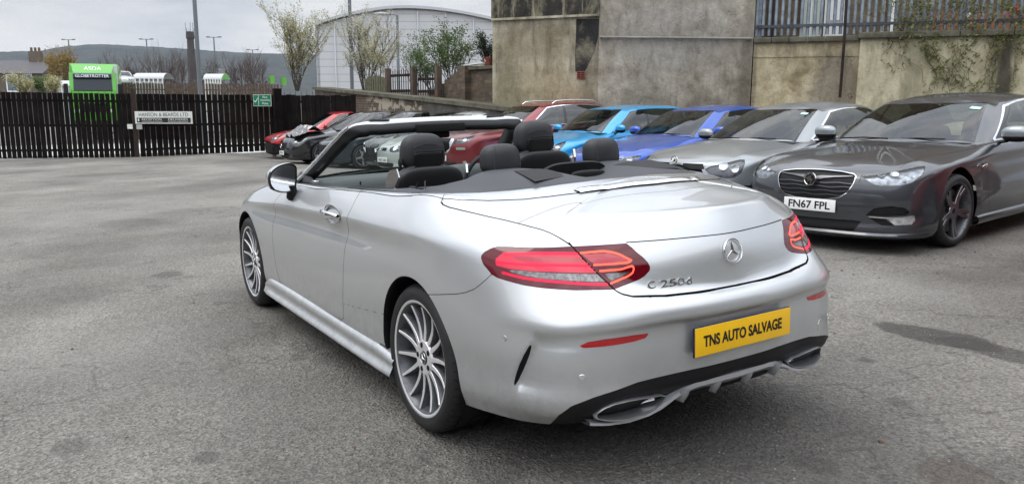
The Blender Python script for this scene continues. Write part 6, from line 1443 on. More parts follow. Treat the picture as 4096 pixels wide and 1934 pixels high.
def board(name, label, cat, px0, py0, px1, py1, base, mat, th=.02, off=.34):
    """flat board facing the camera side, fixed to the gate plane; returns root part and its size"""
    d = (base-CW).dot(FW)-off; A_, B_ = at(px0, py1, d), at(px1, py1, d); w = (B_-A_).length; h = at(px0, py0, d).z-A_.z
    x = (B_-A_).normalized(); M = Matrix.Translation(A_.lerp(B_, .5)+Vector((0, 0, h/2))) @ Matrix((x, Vector((0, 0, 1)), x.cross(Vector((0, 0, 1))))).transposed().to_4x4()
    b = MB(); b.box((0, 0, 0), (w, h, th)); r = b.build(name, mat); r.matrix_world = M; tag(r, label, cat); return r, w, h
s, w, h = board('works_sign', 'white board reading HANSON & BEARDS LTD, reception and deliveries', 'sign', 341, 280, 485, 311, GL1, SIGNW)
fit_text('lettering', 'HANSON & BEARDS LTD', w*.86, h*.30, Matrix.Translation((0, h*.24, .012)), pm('sign_black', (.02, .02, .02), .5), s)
b = MB(); b.box((0, -h*.22, .0125), (w*.94, h*.40, .003)); o = b.build('dark_band', pm('sign_black', (0, 0, 0)), s)
fit_text('lettering', 'RECEPTION', w*.34, h*.17, Matrix.Translation((-w*.21, -h*.15, .016)), SIGNW, s); fit_text('lettering', 'DELIVERIES', w*.34, h*.17, Matrix.Translation((w*.25, -h*.15, .016)), SIGNW, s)
b = MB(); b.prism([(-.5*h*.3, 0), (0, h*.22), (.5*h*.3, 0), (.1*h, 0), (.1*h, -h*.12), (-.1*h, -h*.12), (-.1*h, 0)], (-w*.44, -h*.2, .014), (.5, 0, 0), (0, 1, 0), (0, 0, 1), .002); b.build('arrow', SIGNW, s)
b = MB(); b.box((-w*.2, -h*.32, .0155), (w*.36, h*.03, .002)); b.build('underline', SIGNW, s); b = MB(); b.box((w*.25, -h*.32, .0155), (w*.36, h*.03, .002)); b.build('underline', SIGNW, s)
s, w, h = board('assembly_point_sign', 'green fire assembly point sign with a white tick', 'sign', 638, 238, 683, 267, GR1, SIGNW, off=.75)
b = MB(); b.box((0, 0, .012), (w*.96, h*.93, .003)); b.build('green_field', pm('safety_green', (.0, .17, .085), .4), s)
for k, wd in enumerate(('Fire', 'Assembly', 'Point')): fit_text('lettering', wd, w*(.26, .56, .34)[k], h*.20, Matrix.Translation((w*.17, h*(.28-.27*k), .015)), WHITEP, s)
b = MB(); b.prism([(-.10, .02), (-.04, -.05), (.08, .13), (.085, .10), (-.035, -.10), (-.11, -.01)], (-w*.33, 0, .014), (w*1.2, 0, 0), (0, w*1.2, 0), (0, 0, 1), .002); b.build('tick', WHITEP, s)
b = MB(); b.box((-w*.20, 0, .0145), (.012, h*.9, .002)); b.build('divider', WHITEP, s)
board('gate_plate', 'small blank white plate left of the gate post', 'plate', 321, 312, 334, 324, GL1, SIGNW); board('gate_plate', 'small blank grey plate right of the gate post under the works sign', 'plate', 344, 313, 358, 325, GL1, pm('plate_grey', (.38, .39, .38), .5))
fence_panel('boundary_fence', 'black boarded fence running on beyond the left end of the gate', 'fence', GL0-RH*14-FH*3, GL0-RH*.15, .06, hgt(-70, 230, GL0), hgt(-70, 230, GL0), .19, WOODBLK, gap=.04, rndm=.01)
F2a, F2b = at(714, 384, 27.8), at(938, 372, 26.2)
fence_panel('boundary_fence', 'black boarded fence behind the red and black hatchbacks', 'fence', F2a, F2b, .02, hgt(714, 239, F2a), hgt(938, 241, F2b), .20, WOODBLK, gap=.02, spikes=True, rndm=.02)

# ---- beyond the gate
b = MB(); q_ = [GL0-RH*25+FH*1.2, GR1+RH*3+FH*1.2, GR1+RH*10+FH*16, GL0-RH*30+FH*16]; n_ = 14
b.grid([[gp((q_[0].lerp(q_[1], u).lerp(q_[3].lerp(q_[2], u), v)).x, (q_[0].lerp(q_[1], u).lerp(q_[3].lerp(q_[2], u), v)).y, .02) for v in np.linspace(0, 1, n_)] for u in np.linspace(0, 1, 24)], flip=True)
tag(b.build('concrete_road', pm('pale_concrete', (.46, .45, .43), .9, var=.12, vs=1.5), None, 180), kind='structure')
F3a, F3b = at(190, 300, 53), at(706, 300, 54)
F3a.z = ground_z(F3a.x, F3a.y); F3b.z = ground_z(F3b.x, F3b.y)
fence_panel('pale_fence', 'weathered brown pale fence in front of the green lorry', 'fence', F3a, F3b, 0, hgt(190, 206, F3a), hgt(706, 212, F3b), .19, WOODBR, gap=.05, pointed=True, rndm=.03)
def lorry():
    base = at(246, 300, 49); H = 3.95; base.z = at(246, 161, 49).z-H
    v_ = CW-base; yaw = math.atan2(v_.y, v_.x)+math.radians(-3); r = empty('green_lorry', 'bright green supermarket lorry facing the gate, box body taller than its cab', 'lorry', Matrix.Translation(base) @ Matrix.Rotation(yaw, 4, 'Z'))
    G_ = pm('lorry_green', (.075, .34, .02), .35, coat=.6, var=.06, vs=1); 
    b = MB(); b.box((-3.6, 0, (H+1.1)/2), (6.6, 2.62, H-1.1), bev=.04); box = b.build('box_body', G_, r, 40)
    b = MB(); b.box((-.285, 1.10, (H+1.4)/2), (.03, .36, H-1.5)); b.build('box_front', pm('lorry_white', (.62, .64, .62), .5), box)
    for y in (-1.16, 1.16): b = MB(); b.box((-.25, y, H-.08), (.05, .12, .07)); b.build('marker_lamp', WHITEP, box)
    b = MB(); b.box((-.22, 0, H-.14), (.06, 1.3, .16)); b.build('fridge_unit', BLACKPL, box)
    b = MB(); w1, w2 = 1.22, 1.12; zc = H-.60
    pr = [(.0, .6), (1.75, .6), (1.98, 1.5), (1.92, 2.35), (1.62, zc), (.1, zc+.05), (0, zc)]
    V = [(x, -w1, z) for x, z in pr]+[(x, w1, z) for x, z in pr]; n = len(pr); b.add(V, [tuple(range(n)), tuple(range(n, 2*n))[::-1]]+[(i, n+i, n+(i+1) % n, (i+1) % n) for i in range(n)])
    cab = b.build('cab', G_, r, clean=True)
    b = MB(); b.add([(1.96, -1.02, 2.34), (1.96, 1.02, 2.34), (1.72, 1.0, zc-.28), (1.72, -1.0, zc-.28), (1.92, -1.02, 2.3), (1.92, 1.02, 2.3), (1.66, 1.0, zc-.28), (1.66, -1.0, zc-.28)], [(0, 1, 2, 3), (4, 7, 6, 5), (0, 3, 7, 4), (1, 5, 6, 2), (3, 2, 6, 7), (0, 4, 5, 1)]); b.build('windscreen', pm('lorry_glass', (.012, .018, .022), .2), cab)
    b = MB(); b.box((1.80, 0, zc-.16), (.16, 2.0, .24), Matrix.Rotation(.3, 4, 'Y'), .02); v = b.build('sun_visor', pm('visor_dark', (.03, .05, .09), .4), cab, 40)
    fit_text('lettering', 'GLOBETROTTER', 1.75, .17, frame((1.925, 0, zc-.17), (0, 1, 0), (1, 0, .3)), WHITEP, v)
    b = MB(); b.add([(1.55, -1.0, zc), (1.55, 1.0, zc), (.55, 1.15, H-.06), (.55, -1.15, H-.06), (.05, -1.1, H-.06), (.05, 1.1, H-.06), (.05, -1.1, zc), (.05, 1.1, zc)], [(0, 1, 2, 3), (3, 2, 5, 4), (0, 3, 4, 6), (1, 7, 5, 2)]); f = b.build('roof_fairing', G_, cab)
    fit_text('lettering', 'ASDA', .92, .30, frame((1.10, 0, (zc+H)/2-.02), (0, 1, 0), (1, 0, 1.0)), WHITEP, f)
    for y in (-1, 1):
        b = MB(); b.box((1.75, y*1.42, 2.35), (.10, .24, .75), bev=.04); b.build('mirror', BLACKPL, cab, 40)
        b = MB(); b.box((1.93, y*.9, 1.15), (.10, .36, .2), bev=.04); b.build('headlight', REFLB, cab, 40)
    b = MB(); b.box((1.95, 0, 1.35), (.08, 1.5, .5)); b.build('grille', BLACKPL, cab)
    for x in (1.1, -2.6, -5.4):
        for y in (-1, 1): b = MB(); b.lathe([(.0, -.15), (.5, -.15), (.52, 0), (.3, .12), (0, .14)], 24, Matrix.Translation((x, y*1.05, .52)) @ Matrix.Rotation(0 if y > 0 else math.pi, 4, 'Z')); b.build('wheel', RUBBER, r, 40)
lorry()
def post(name, label, px, py_top, py_base, d, r0, r1, mat=LAMPG, head=None, cat='lamp post', group=None):
    B_ = at(px, py_base, d); top = at(px, py_top, d).z; B_.z = min(B_.z, ground_z(B_.x, B_.y)); h = top-B_.z
    r = empty(name, label, cat, Matrix.Translation(B_), group); b = MB(); b.tube([(0, 0, 0), (0, 0, h*.25), (0, 0, h)], [r0*1.25, r0, r1], 10); b.build('pole', mat, r, 60)
    if head == 'T':
        b = MB(); b.tube([(-RH.x*.9, -RH.y*.9, h-.05), (RH.x*.9, RH.y*.9, h-.05)], .05, 6); b.build('cross_arm', mat, r)
        for s_ in (-1, 1): b = MB(); b.box((RH.x*.85*s_, RH.y*.85*s_, h), (.5, .5, .14), bev=.04); b.build('lantern', LAMPG, r, 40)
    if head == 'arm':
        b = MB(); b.tube([(0, 0, h), (-RH.x*.4, -RH.y*.4, h+.08)], .04, 6); b.build('arm', mat, r)
        b = MB(); cushion(b, (-RH.x*.75, -RH.y*.75, h+.05), (.42, .42, .09), p=2.2, n=10); b.build('lantern', pm('lantern_grey', (.3, .31, .32), .4), r, 60)
    return r
post('mast', 'tall plain grey pole rising out of the top of the picture behind the gate', 508, -160, 300, 31, .082, .070, cat='pole')
post('mast', 'tall plain grey pole between the two blossoming trees', 887, -160, 260, 33, .080, .068, cat='pole')
post('street_lamp', 'grey street lamp with an oval head in front of the white warehouse', 1003, 42, 230, 42, .09, .07, head='arm')
for px, pt, d, lb in ((184, 101, 130, 'car park lamp post above the lorry, leftmost of the twin-headed row'), (378, 100, 125, 'twin-headed car park lamp post above the wide glazed shelter'), (546, 95, 118, 'twin-headed car park lamp post right of the tall pole'), (641, 126, 150, 'short looking twin-headed lamp post left of the blossoming trees')):
    post('street_lamp', lb, px, pt, 235, d, .13, .09, head='T', group='twin-headed lamp posts of the car park')
def shelter(px0, px1, pt, pb, d, label, green=False):
    A_, B_ = at(px0, pb+14, d), at(px1, pb+14, d); w = (B_-A_).length; top = at(px0, pt, d).z; A_.z = ground_z(A_.x, A_.y); h = top-A_.z
    x = (B_-A_); x.z = 0; a = math.atan2(x.y, x.x); r = empty('trolley_shelter', label, 'shelter', Matrix.Translation(A_) @ Matrix.Rotation(a, 4, 'Z'))
    n = 6
    for i in range(n+1): b = MB(); b.box((w*i/n, 0, h*.45), (.09, .09, h*.90)); b.build('post', SIGNW, r)
    b = MB(); b.box((w/2, .02, h*.52), (w, .02, h*.68)); b.build('side_glass', pm('shelter_glass', (.30, .34, .34), .2), r)
    b = MB(); R_ = .95; rr = [[(xx, 1.0-1.05*math.cos(t_), h*.90+(h*.10)*math.sin(t_)) for t_ in np.linspace(.0, math.pi, 14)] for xx in (-.15, w+.15)]; b.grid(rr); b.build('curved_roof', pm('shelter_white', (.45, .47, .48), .5), r, 60)
    if green: b = MB(); b.prism([(1.0-1.05*math.cos(t_), h*.90+(h*.10)*math.sin(t_)) for t_ in np.linspace(0, math.pi, 14)], (w+.12, 0, 0), (0, 1, 0), (0, 0, 1), (1, 0, 0), .05); b.build('end_panel', pm('lorry_green', (0, 0, 0)), r)
shelter(342, 410, 183, 207, 72, 'white curved-roof trolley shelter with glazed side right of the lorry')
shelter(517, 556, 185, 207, 74, 'small white trolley shelter with a green end behind the tall pole', True)
shelter(148, 197, 202, 216, 60, 'low white trolley shelter roof left of the lorry', True)
for k, (px, py) in enumerate(((676, 193), (706, 197))):
    q = post('banner_pole', ('green banner on a short pole, left of a pair by the blossoming tree', 'green banner on a short pole, right of a pair by the blossoming tree')[k], px, py-3, 225, 70, .05, .04, cat='banner')
    b = MB(); hh = at(px, py-3, 70).z-q.location.z; b.box((RH.x*.32, RH.y*.32, hh-.35), (.55, .30, .65)); b.build('banner', pm('lorry_green', (0, 0, 0)), q)
def house(px0, px1, pridge, peave, pb, d, label, chim=(), wins=(), rot=0.):
    A_, B_ = at(px0, pb, d), at(px1, pb, d); w = (B_-A_).length; r = empty('stone_house', label, 'house', Matrix.Translation(A_) @ Matrix.Rotation(math.atan2(RH.y, RH.x)+rot, 4, 'Z'))
    he, hr, dp = at(px0, peave, d).z-A_.z, at(px0, pridge, d).z-A_.z, 8.
    b = MB(); b.box((w/2, dp/2, he/2-2), (w, dp, he+4)); b.build('wall', STONEH, r)
    b = MB(); b.prism([(-.3, he), (dp/2, hr), (dp+.3, he)], (-.2, 0, 0), (0, 1, 0), (0, 0, 1), (1, 0, 0), w+.4); rf = b.build('roof', SLATE, r, clean=True)
    for cx in chim:
        b = MB(); b.box((cx*w, dp/2, hr+.4), (1.5, .9, 1.7), bev=.03); c_ = b.build('chimney', STONEH, rf)
        for q in (-.5, 0, .5): b = MB(); b.lathe([(.17, 0), (.15, .5)], 10, Matrix.Translation((cx*w+q, dp/2, hr+1.25)) @ Matrix.Rotation(math.pi/2, 4, 'X')); b.build('chimney_pot', pm('pot', (.12, .08, .06), .8), rf)
    for (u, z0, ww, hh) in wins:
        b = MB(); b.box((u*w, -.02, z0), (ww, .08, hh)); f = b.build('window', pm('window_white', (.7, .7, .7), .5), r); b = MB(); b.box((u*w, -.05, z0), (ww*.8, .04, hh*.84)); b.build('pane', pm('far_glass', (.10, .14, .17), .1), f)
house(-60, 102, 149, 184, 236, 105, 'stone terraced house with slate roof and chimney at the far left', (.72,), ((.55, 1.4, 1.5, 2.3), (.78, 1.9, 1.2, 1.4)), .1)
house(96, 300, 166, 191, 240, 150, 'long low stone building with slate roof behind the lorry', (), ((.3, 2.2, 1.2, 1.6),))
def chimney():
    B_ = at(488, 240, 330); top = at(488, 82, 330).z; r = empty('mill_chimney', 'tall dark mill chimney with a flared top and aerials', 'chimney', Matrix.Translation(B_)); h = top-B_.z
    M_ = pm('chimney_stone', (.055, .05, .048), .9, var=.3, vs=.4); b = MB(); b.tube([(0, 0, -3), (0, 0, h*.88), (0, 0, h*.90), (0, 0, h)], [2.1, 1.35, 1.7, 1.55], 8); b.build('shaft', M_, r)
    for a in range(6): b = MB(); q = a*1.05; b.tube([(1.5*math.cos(q), 1.5*math.sin(q), h-.5), (1.7*math.cos(q), 1.7*math.sin(q), h+2.4*(a % 2+.5))], .09, 4); b.build('aerial', RUSTY, r)
chimney()
def warehouse():
    D_ = 105; pts = [(799, 72), (846, 56), (890, 45), (937, 36), (1009, 29), (1081, 31), (1154, 40), (1244, 58), (1330, 80), (1420, 108)]
    O_ = at(799, 225, D_); xa = at(1420, 225, D_)-O_; xa.z = 0; L = xa.length; x = xa.normalized(); yv = Vector((-x.y, x.x, 0)); 
    if yv.dot(FH) < 0: yv = -yv
    r = empty('white_warehouse', 'huge white clad warehouse with a curved roof behind the trees', 'warehouse', Matrix.Translation(O_) @ Matrix((x, yv, Vector((0, 0, 1)))).transposed().to_4x4())
    P_ = [((at(a, c, D_)-O_).dot(x), at(a, c, D_).z-O_.z) for a, c in pts]
    mt, t, b_ = nodes('white_cladding'); co = nd(t, 'ShaderNodeTexCoord').outputs['Object']; w = nd(t, 'ShaderNodeTexWave', Scale=.33); w.bands_direction = 'Z'; w.wave_profile = 'SAW'; t.links.new(co, w.inputs['Vector'])
    rr = nd(t, 'ShaderNodeValToRGB'); e = rr.color_ramp.elements; e[0].position = .0; e[0].color = (.24, .25, .26, 1); e[1].position = .14; e[1].color = (.47, .475, .48, 1); t.links.new(w.outputs['Fac'], rr.inputs['Fac']); t.links.new(rr.outputs['Color'], b_.inputs['Base Color']); b_.inputs['Roughness'].default_value = .5
    sm = smooth_line(P_, 5); n = len(sm)
    b = MB(); b.prism([(sm[0][0], -4)]+[tuple(q) for q in sm]+[(sm[-1][0], -4)], (0, 0, 0), (1, 0, 0), (0, 0, 1), (0, 1, 0), .4); b.build('gable_wall', mt, r, clean=True)
    b = MB(); b.grid([[(q[0], -.6, q[1]+.15), (q[0], -.6, q[1]+.5), (q[0], 46, q[1]+2.2), (q[0], 46, q[1]+1.8)] for q in sm]); b.build('roof', pm('roof_grey', (.42, .43, .44), .5), r, 60)
    b = MB(); b.box((.2, 23, 2), (.4, 46, 14)); b.build('side_wall', mt, r)
    for k in range(9):
        u = (k+.7)/9.; xx = u*L; zt = float(np.interp(xx, sm[:, 0], sm[:, 1])); b = MB(); b.box((xx, -.12, zt/2-2), (.14, .2, zt+4)); b.build('cladding_rib', pm('rib', (.55, .56, .57), .5), r)
    b = MB(); b.box((-.3, 5.0, 4.6), (.3, 6.0, 1.9)); b.build('sign_panel', pm('lorry_green', (0, 0, 0)), r); 
    b = MB(); b.box((-.3, 7.0, 6.2), (.3, 3.0, 1.1)); b.build('sign_panel', pm('orange', (.75, .25, .02), .5), r)
warehouse()
def hills():
    pr = [(-1800, 150), (-900, 146), (-400, 140), (-150, 134), (0, 132), (60, 130.5), (120, 129), (152, 121), (190, 117), (230, 114), (262, 112.5), (300, 114), (345, 117), (430, 121), (500, 126), (560, 130), (650, 135), (760, 137), (900, 141), (1200, 146), (1700, 150), (2500, 155)]
    fn = np.array(pr); b = MB(); G = []; rs = np.random.RandomState(3)
    for k, px in enumerate(np.linspace(-1800, 2500, 360)):
        py = np.interp(px, fn[:, 0], fn[:, 1]); h = at(px, py, 2600).z+rs.uniform(-.9, .9)
        c = []
        for u in np.linspace(0, 1, 12):
            d = 1500+1100*u; q = at(px, 250, d); c.append((q.x, q.y, -6+(h+6)*(u**1.25)+3*math.sin(px*.013+u*5)*(1-u)*u*4))
        q = at(px, 250, 3200); c.append((q.x, q.y, h-60)); G.append(c)
    b.grid(G); mt, t, b_ = nodes('hillside'); r, _, _ = noise_ramp(t, .008, [(.34, (.008, .013, .012)), (.46, (.016, .021, .019)), (.53, (.036, .040, .030)), (.58, (.012, .014, .013)), (.66, (.026, .029, .024)), (.72, (.045, .045, .036))], detail=9, rough=.7); t.links.new(r.outputs['Color'], b_.inputs['Base Color']); b_.inputs['Roughness'].default_value = 1
    tag(b.build('hills', mt, None, 180), 'low dark moorland hill behind the town', None, kind='structure')
    for k, (px, py, w) in enumerate(((390, 168, 30), (300, 160, 22), (560, 165, 26), (640, 158, 18), (60, 160, 20))):
        q = at(px, py+20, 1700); b = MB(); rn = random.Random(k)
        r = empty('far_terrace', ('far terrace of houses on the hillside above the lorry', 'far terrace of houses on the hillside left of the chimney', 'far terrace right of the mill chimney', 'far houses low on the hill by the blossoming tree', 'far houses on the hillside above the terraced house')[k], 'houses', Matrix.Translation(q) @ Matrix.Rotation(rn.uniform(-.6, .6), 4, 'Z'), 'houses far off on the hillside')
        b.box((0, 0, 2), (w, 9, 9)); b.build('wall', pm('far_wall', (.20, .19, .18), .9), r); b = MB(); b.prism([(-5, 6.5), (0, 10), (5, 6.5)], (-w/2, 0, 0), (0, 1, 0), (0, 0, 1), (1, 0, 0), w); b.build('roof', SLATE, r)
hills()
mt = bpy.data.materials.new('haze'); mt.use_nodes = True; mt.node_tree.nodes.clear(); t = mt.node_tree
vo = t.nodes.new('ShaderNodeVolumePrincipled'); vo.inputs['Color'].default_value = (.66, .80, 1, 1); vo.inputs['Density'].default_value = .00005; vo.inputs['Anisotropy'].default_value = .2
t.links.new(vo.outputs[0], t.nodes.new('ShaderNodeOutputMaterial').inputs['Volume'])
b = MB(); b.box((0, 0, 110), (9400, 9400, 240)); hz_ = b.build('haze', mt); tag(hz_, 'thin bluish haze that pales the far hill', 'haze', kind='stuff')
#@@BG1_END
# ---- the gable, retaining walls and what stands on them (a frame along the wall: X right, Y into the wall, Z up)
TH = math.radians(20); WX = (RH*math.cos(TH)-FH*math.sin(TH)).normalized(); WY = Vector((-WX.y, WX.x, 0))
if WY.dot(FH) < 0: WY = -WY
WO = at(1239, 250, 19.6); WO.z = 0
WM = Matrix.Translation(WO) @ Matrix((WX, WY, Vector((0, 0, 1)))).transposed().to_4x4()
def wl(px, py, off=0.):
    """wall coordinates (along, up) of what the photograph shows at (px, py) on the plane off metres behind the wall face"""
    d = FW+RW*((px-1288)/2020)-UW*((py-608)/2020); t = (WO+WY*off-CW).dot(WY)/d.dot(WY); q = CW+d*t-WO; return q.dot(WX), q.z
def wroot(name, label, cat, off=0., group=None): return empty(name, label, cat, WM @ Matrix.Translation((0, off, 0)), group)
uG = wl(1895, 100)[0]; uS = wl(1507, 100)[0]
zb = -2.2; GT = 6.2
g_ = wroot('rendered_gable', 'tall windowless gable wall in stained grey and yellow cement render', 'building')
zl_, zr_ = wl(1239, 48)[1], wl(1507, 36)[1]
ml = [((uS*.45, 0, 1.2), (uS*.62, 9, 2.1), (.30, .25, .15), .55, dict(ns=1.5, na=.6, soft=.6)), ((uS*.15, 0, 1.0), (.5, 9, 3), (.16, .14, .09), .6, dict(ns=3, na=.7, soft=.6)),
      ((uS*.5, 0, zl_-.55), (uS*.55, 9, .55), (.17, .14, .085), .55, dict(ns=2.5, na=.8, soft=.5)), ((uS*.96, 0, 1.6), (.35, 9, 3.5), (.13, .11, .075), .6, dict(ns=3, na=.7, soft=.6)), ((uS*.4, 0, .1), (uS, 9, .45), (.12, .10, .07), .6, dict(ns=2, na=.8, soft=.6))]
ML = render_mat('yellowed_render', [(.36, (.23, .21, .15)), (.47, (.40, .37, .275)), (.56, (.49, .46, .36)), (.70, (.58, .555, .46))], ml, [((uS/2, 0, zl_-.6), (uS, 9, .9), (.06, .055, .04), .75, (.50, .70), 3.2)])
b = MB(); b.box((uS/2, 3, (zb+GT)/2-.0), (uS, 6, GT-zb)); b.build('wall_left', ML, g_)
ua, ub = wl(1450, 60)[0], wl(1507, 60)[0]
mg = [((uS+1.6, 0, 2.9), (1.9, 9, 1.0), (.27, .255, .235), .5, dict(ns=1.2, na=.8, soft=.5)), ((uG-1.0, 0, .9), (1.8, 9, .9), (.13, .11, .085), .65, dict(ns=1.6, na=.8, soft=.8)), ((uS+.9, 0, .8), (.9, 9, 1.6), (.16, .145, .12), .5, dict(ns=2, na=.8, soft=.7)), ((uG-.1, 0, 1.5), (.25, 9, 3), (.10, .085, .065), .6, dict(ns=4, na=.5, soft=.7))]
MG = render_mat('grey_render', [(.36, (.19, .165, .125)), (.46, (.29, .262, .212)), (.56, (.36, .33, .275)), (.68, (.46, .43, .37))], mg, [((uG-1.2, 0, 1.2), (1.6, 9, 1.4), (.08, .07, .055), .5, (.50, .72), 3.)], bs=1.2)
b = MB(); b.box(((uS+uG)/2, 2.99, (zb+GT)/2), (uG-uS, 6, GT-zb)); b.build('wall_right', MG, g_)
MT = render_mat('tarred_render', [(.36, (.02, .019, .02)), (.52, (.035, .033, .033)), (.60, (.13, .12, .09)), (.72, (.24, .22, .16))], [], None)
def ragged(u0, u1, zfun, ztop, y, n, amp, seed):
    rn = random.Random(seed); us = np.linspace(u0, u1, n); V, F = [], []
    for u in us: zz = zfun(u)+rn.uniform(-amp, amp); V += [(u, y, zz), (u, y, ztop), (u, 0.02, zz-.015), (u, 0.02, ztop)]
    for i in range(n-1): a, c = 4*i, 4*i+4; F += [(a, c, c+1, a+1), (a, a+2, c+2, c)]
    return V, F
b = MB(); b.add(*ragged(-.02, uS+.01, lambda u: zl_+(zr_-zl_)*u/uS, GT, -.035, 30, .01, 2)); b.build('tarred_upper_coat', render_mat('streaked_tar', [(.36, (.020, .019, .020)), (.50, (.045, .042, .036)), (.58, (.15, .138, .10)), (.70, (.26, .24, .17))], [], [((uS/2, 0, 6), (uS, 9, 6), (.30, .28, .20), .8, (.52, .62), 4.)], bs=.6), g_)
b = MB(); b.box((uS/2, -.05, (zl_+zr_)/2-.02), (uS, .09, .05), Matrix.Rotation(-math.atan2(zr_-zl_, uS), 4, 'Y')); b.build('drip_ledge', ML, g_)
b = MB(); pts = [wl(x, y) for x, y in ((1450, 48), (1507, 48), (1505, 90), (1495, 130), (1478, 165), (1470, 182), (1448, 180), (1446, 140), (1449, 100))]; b.prism(pts, (0, -.012, 0), (1, 0, 0), (0, 0, 1), (0, 1, 0), .03); b.build('tar_patch', MT, g_)
b = MB(); u0, z0 = wl(1452, 193); b.box((u0+.1, -.02, z0+.04), (.19, .05, .17)); o = b.build('air_brick', pm('terracotta', (.22, .06, .04), .8), g_)
for k in range(3):
    for j in range(2): b = MB(); b.box((u0+.055+.09*j, -.047, z0-.01+.05*k), (.07, .01, .022)); b.build('air_slot', DARK, o)
b = MB(); A_, B_ = wl(1511, 94), wl(1893, 98); b.tube([(A_[0], .02, A_[1]), (A_[0]+.02, -.07, A_[1])]+[(A_[0]+(B_[0]-A_[0])*u, -.07, A_[1]+(B_[1]-A_[1])*u) for u in np.linspace(.02, 1, 8)], .028, 10); o = tag(b.build('wall_pipe', pm('pipe_paint', (.20, .19, .175), .6, var=.3, vs=5), None, 60), 'thin grey pipe running level across the gable wall', 'pipe'); o.matrix_world = WM
for u in (.06, .28, .52, .77, .98): c = MB(); q = A_[0]+(B_[0]-A_[0])*u; zq = A_[1]+(B_[1]-A_[1])*u; c.tube([(q-.03, -.07, zq), (q+.03, -.07, zq)], .037, 10); c.build('pipe_collar', pm('pipe_paint', (0, 0, 0)), o, 60)
# retaining walls: A (painted, with a string course) and B (standing proud)
uA0, uA1 = uG+.02, wl(2168, 100)[0]; zA = wl(2030, 106)[1]; zst = wl(2030, 143)[1]
mw = [((uA0+.6, 0, .4), (1.2, 9, .35), (.10, .085, .06), .8, dict(ns=3.5, na=1.2, soft=.3)), ((uA1-.45, 0, 1.8), (.5, 9, .8), (.20, .175, .14), .6, dict(ns=2.5, na=.7, soft=.5)), (((uA0+uA1)/2+.6, 0, 1.5), (.7, 9, 1.2), (.24, .21, .165), .6, dict(ns=2, na=.8, soft=.5)), ((uA0, 0, 1.6), (.12, 9, 3), (.12, .10, .07), .6, dict(ns=4, na=.5, soft=.6))]
MA = render_mat('cream_painted_render', [(.34, (.22, .18, .11)), (.47, (.40, .34, .22)), (.58, (.50, .435, .30)), (.72, (.58, .52, .39))], mw, [(((uA0+uA1)/2, 0, zA-.15), ((uA1-uA0)/2, 9, .35), (.08, .07, .05), .7, (.46, .68), 3.)], bs=1.5, cracks=.9)
ra = wroot('retaining_wall', 'cream painted retaining wall with flaking plaster next to the gable', 'wall')
b = MB(); b.box(((uA0+uA1)/2, .4, (zb+zst)/2), (uA1-uA0, .8, zst-zb)); b.build('lower_face', MA, ra)
b = MB(); b.box(((uA0+uA1)/2, .385, (zst+zA)/2), (uA1-uA0, .80, zA-zst)); b.build('upper_band', MA, ra)
MC = render_mat('mossy_coping', [(.35, (.07, .065, .05)), (.55, (.13, .125, .095)), (.7, (.19, .18, .14))], [], None)
n = 6
for k in range(n): w_ = (uA1-uA0)/n; b = MB(); b.box((uA0+w_*(k+.5), .33, zA+.055), (w_-.012, .86, .11), bev=.012); b.build('coping_stone', MC, ra, 40)
uB0, uB1 = wl(2165, 100, -.18)[0], wl(2576, 100, -.18)[0]+4.5; zB0, zB1 = wl(2180, 97, -.18)[1], wl(2560, 89, -.18)[1]
mw = [((uB0+1.0, 0, 1.6), (.25, 9, 2.5), (.20, .19, .13), .55, dict(ns=2.5, na=.9, soft=.7)), ((uB0+2.6, 0, 2.0), (.3, 9, 2), (.17, .165, .12), .6, dict(ns=2.5, na=.9, soft=.7)), ((wl(2530, 150, -.18)[0], 0, 1.4), (.16, 9, 1.6), (.05, .045, .035), .85, dict(ns=3, na=.6, soft=.4)), ((uB0+2.2, 0, .1), (2.6, 9, .35), (.13, .12, .09), .7, dict(ns=2, na=.8, soft=.6))]
MBt = render_mat('pale_yellow_render', [(.34, (.28, .25, .17)), (.47, (.43, .395, .275)), (.58, (.51, .475, .34)), (.72, (.58, .55, .42))], mw, [((uB0+2, 0, 2.4), (3.5, 9, .6), (.09, .085, .05), .55, (.50, .70), 3.)], bs=.8, cracks=.6)
rb_ = wroot('retaining_wall', 'pale yellow retaining wall on the right, hung with climbing stems', 'wall', -.18)
zB = (zB0+zB1)/2
b = MB(); b.box(((uB0+uB1)/2, .5, (zb+zB)/2), (uB1-uB0, 1.0, zB-zb)); b.build('wall_face', MBt, rb_)
n = 8
for k in range(n): w_ = (uB1-uB0)/n; b = MB(); b.box((uB0+w_*(k+.5)-.06, .42, zB+.06), (w_-.012, 1.04, .12), bev=.015); b.build('coping_stone', MC, rb_, 40)
o = MB(); pA, pB = wl(2131, -30, -.25), wl(2113, 245, -.1); o.tube([(pA[0], -.26, pA[1]), ((pA[0]+pB[0])/2+.01, -.18, (pA[1]+pB[1])/2), (pB[0], -.07, pB[1])], .030, 6); dp = tag(o.build('steel_strut', RUSTY), 'rusty steel post leaning against the retaining wall and fence', 'post'); dp.matrix_world = WM
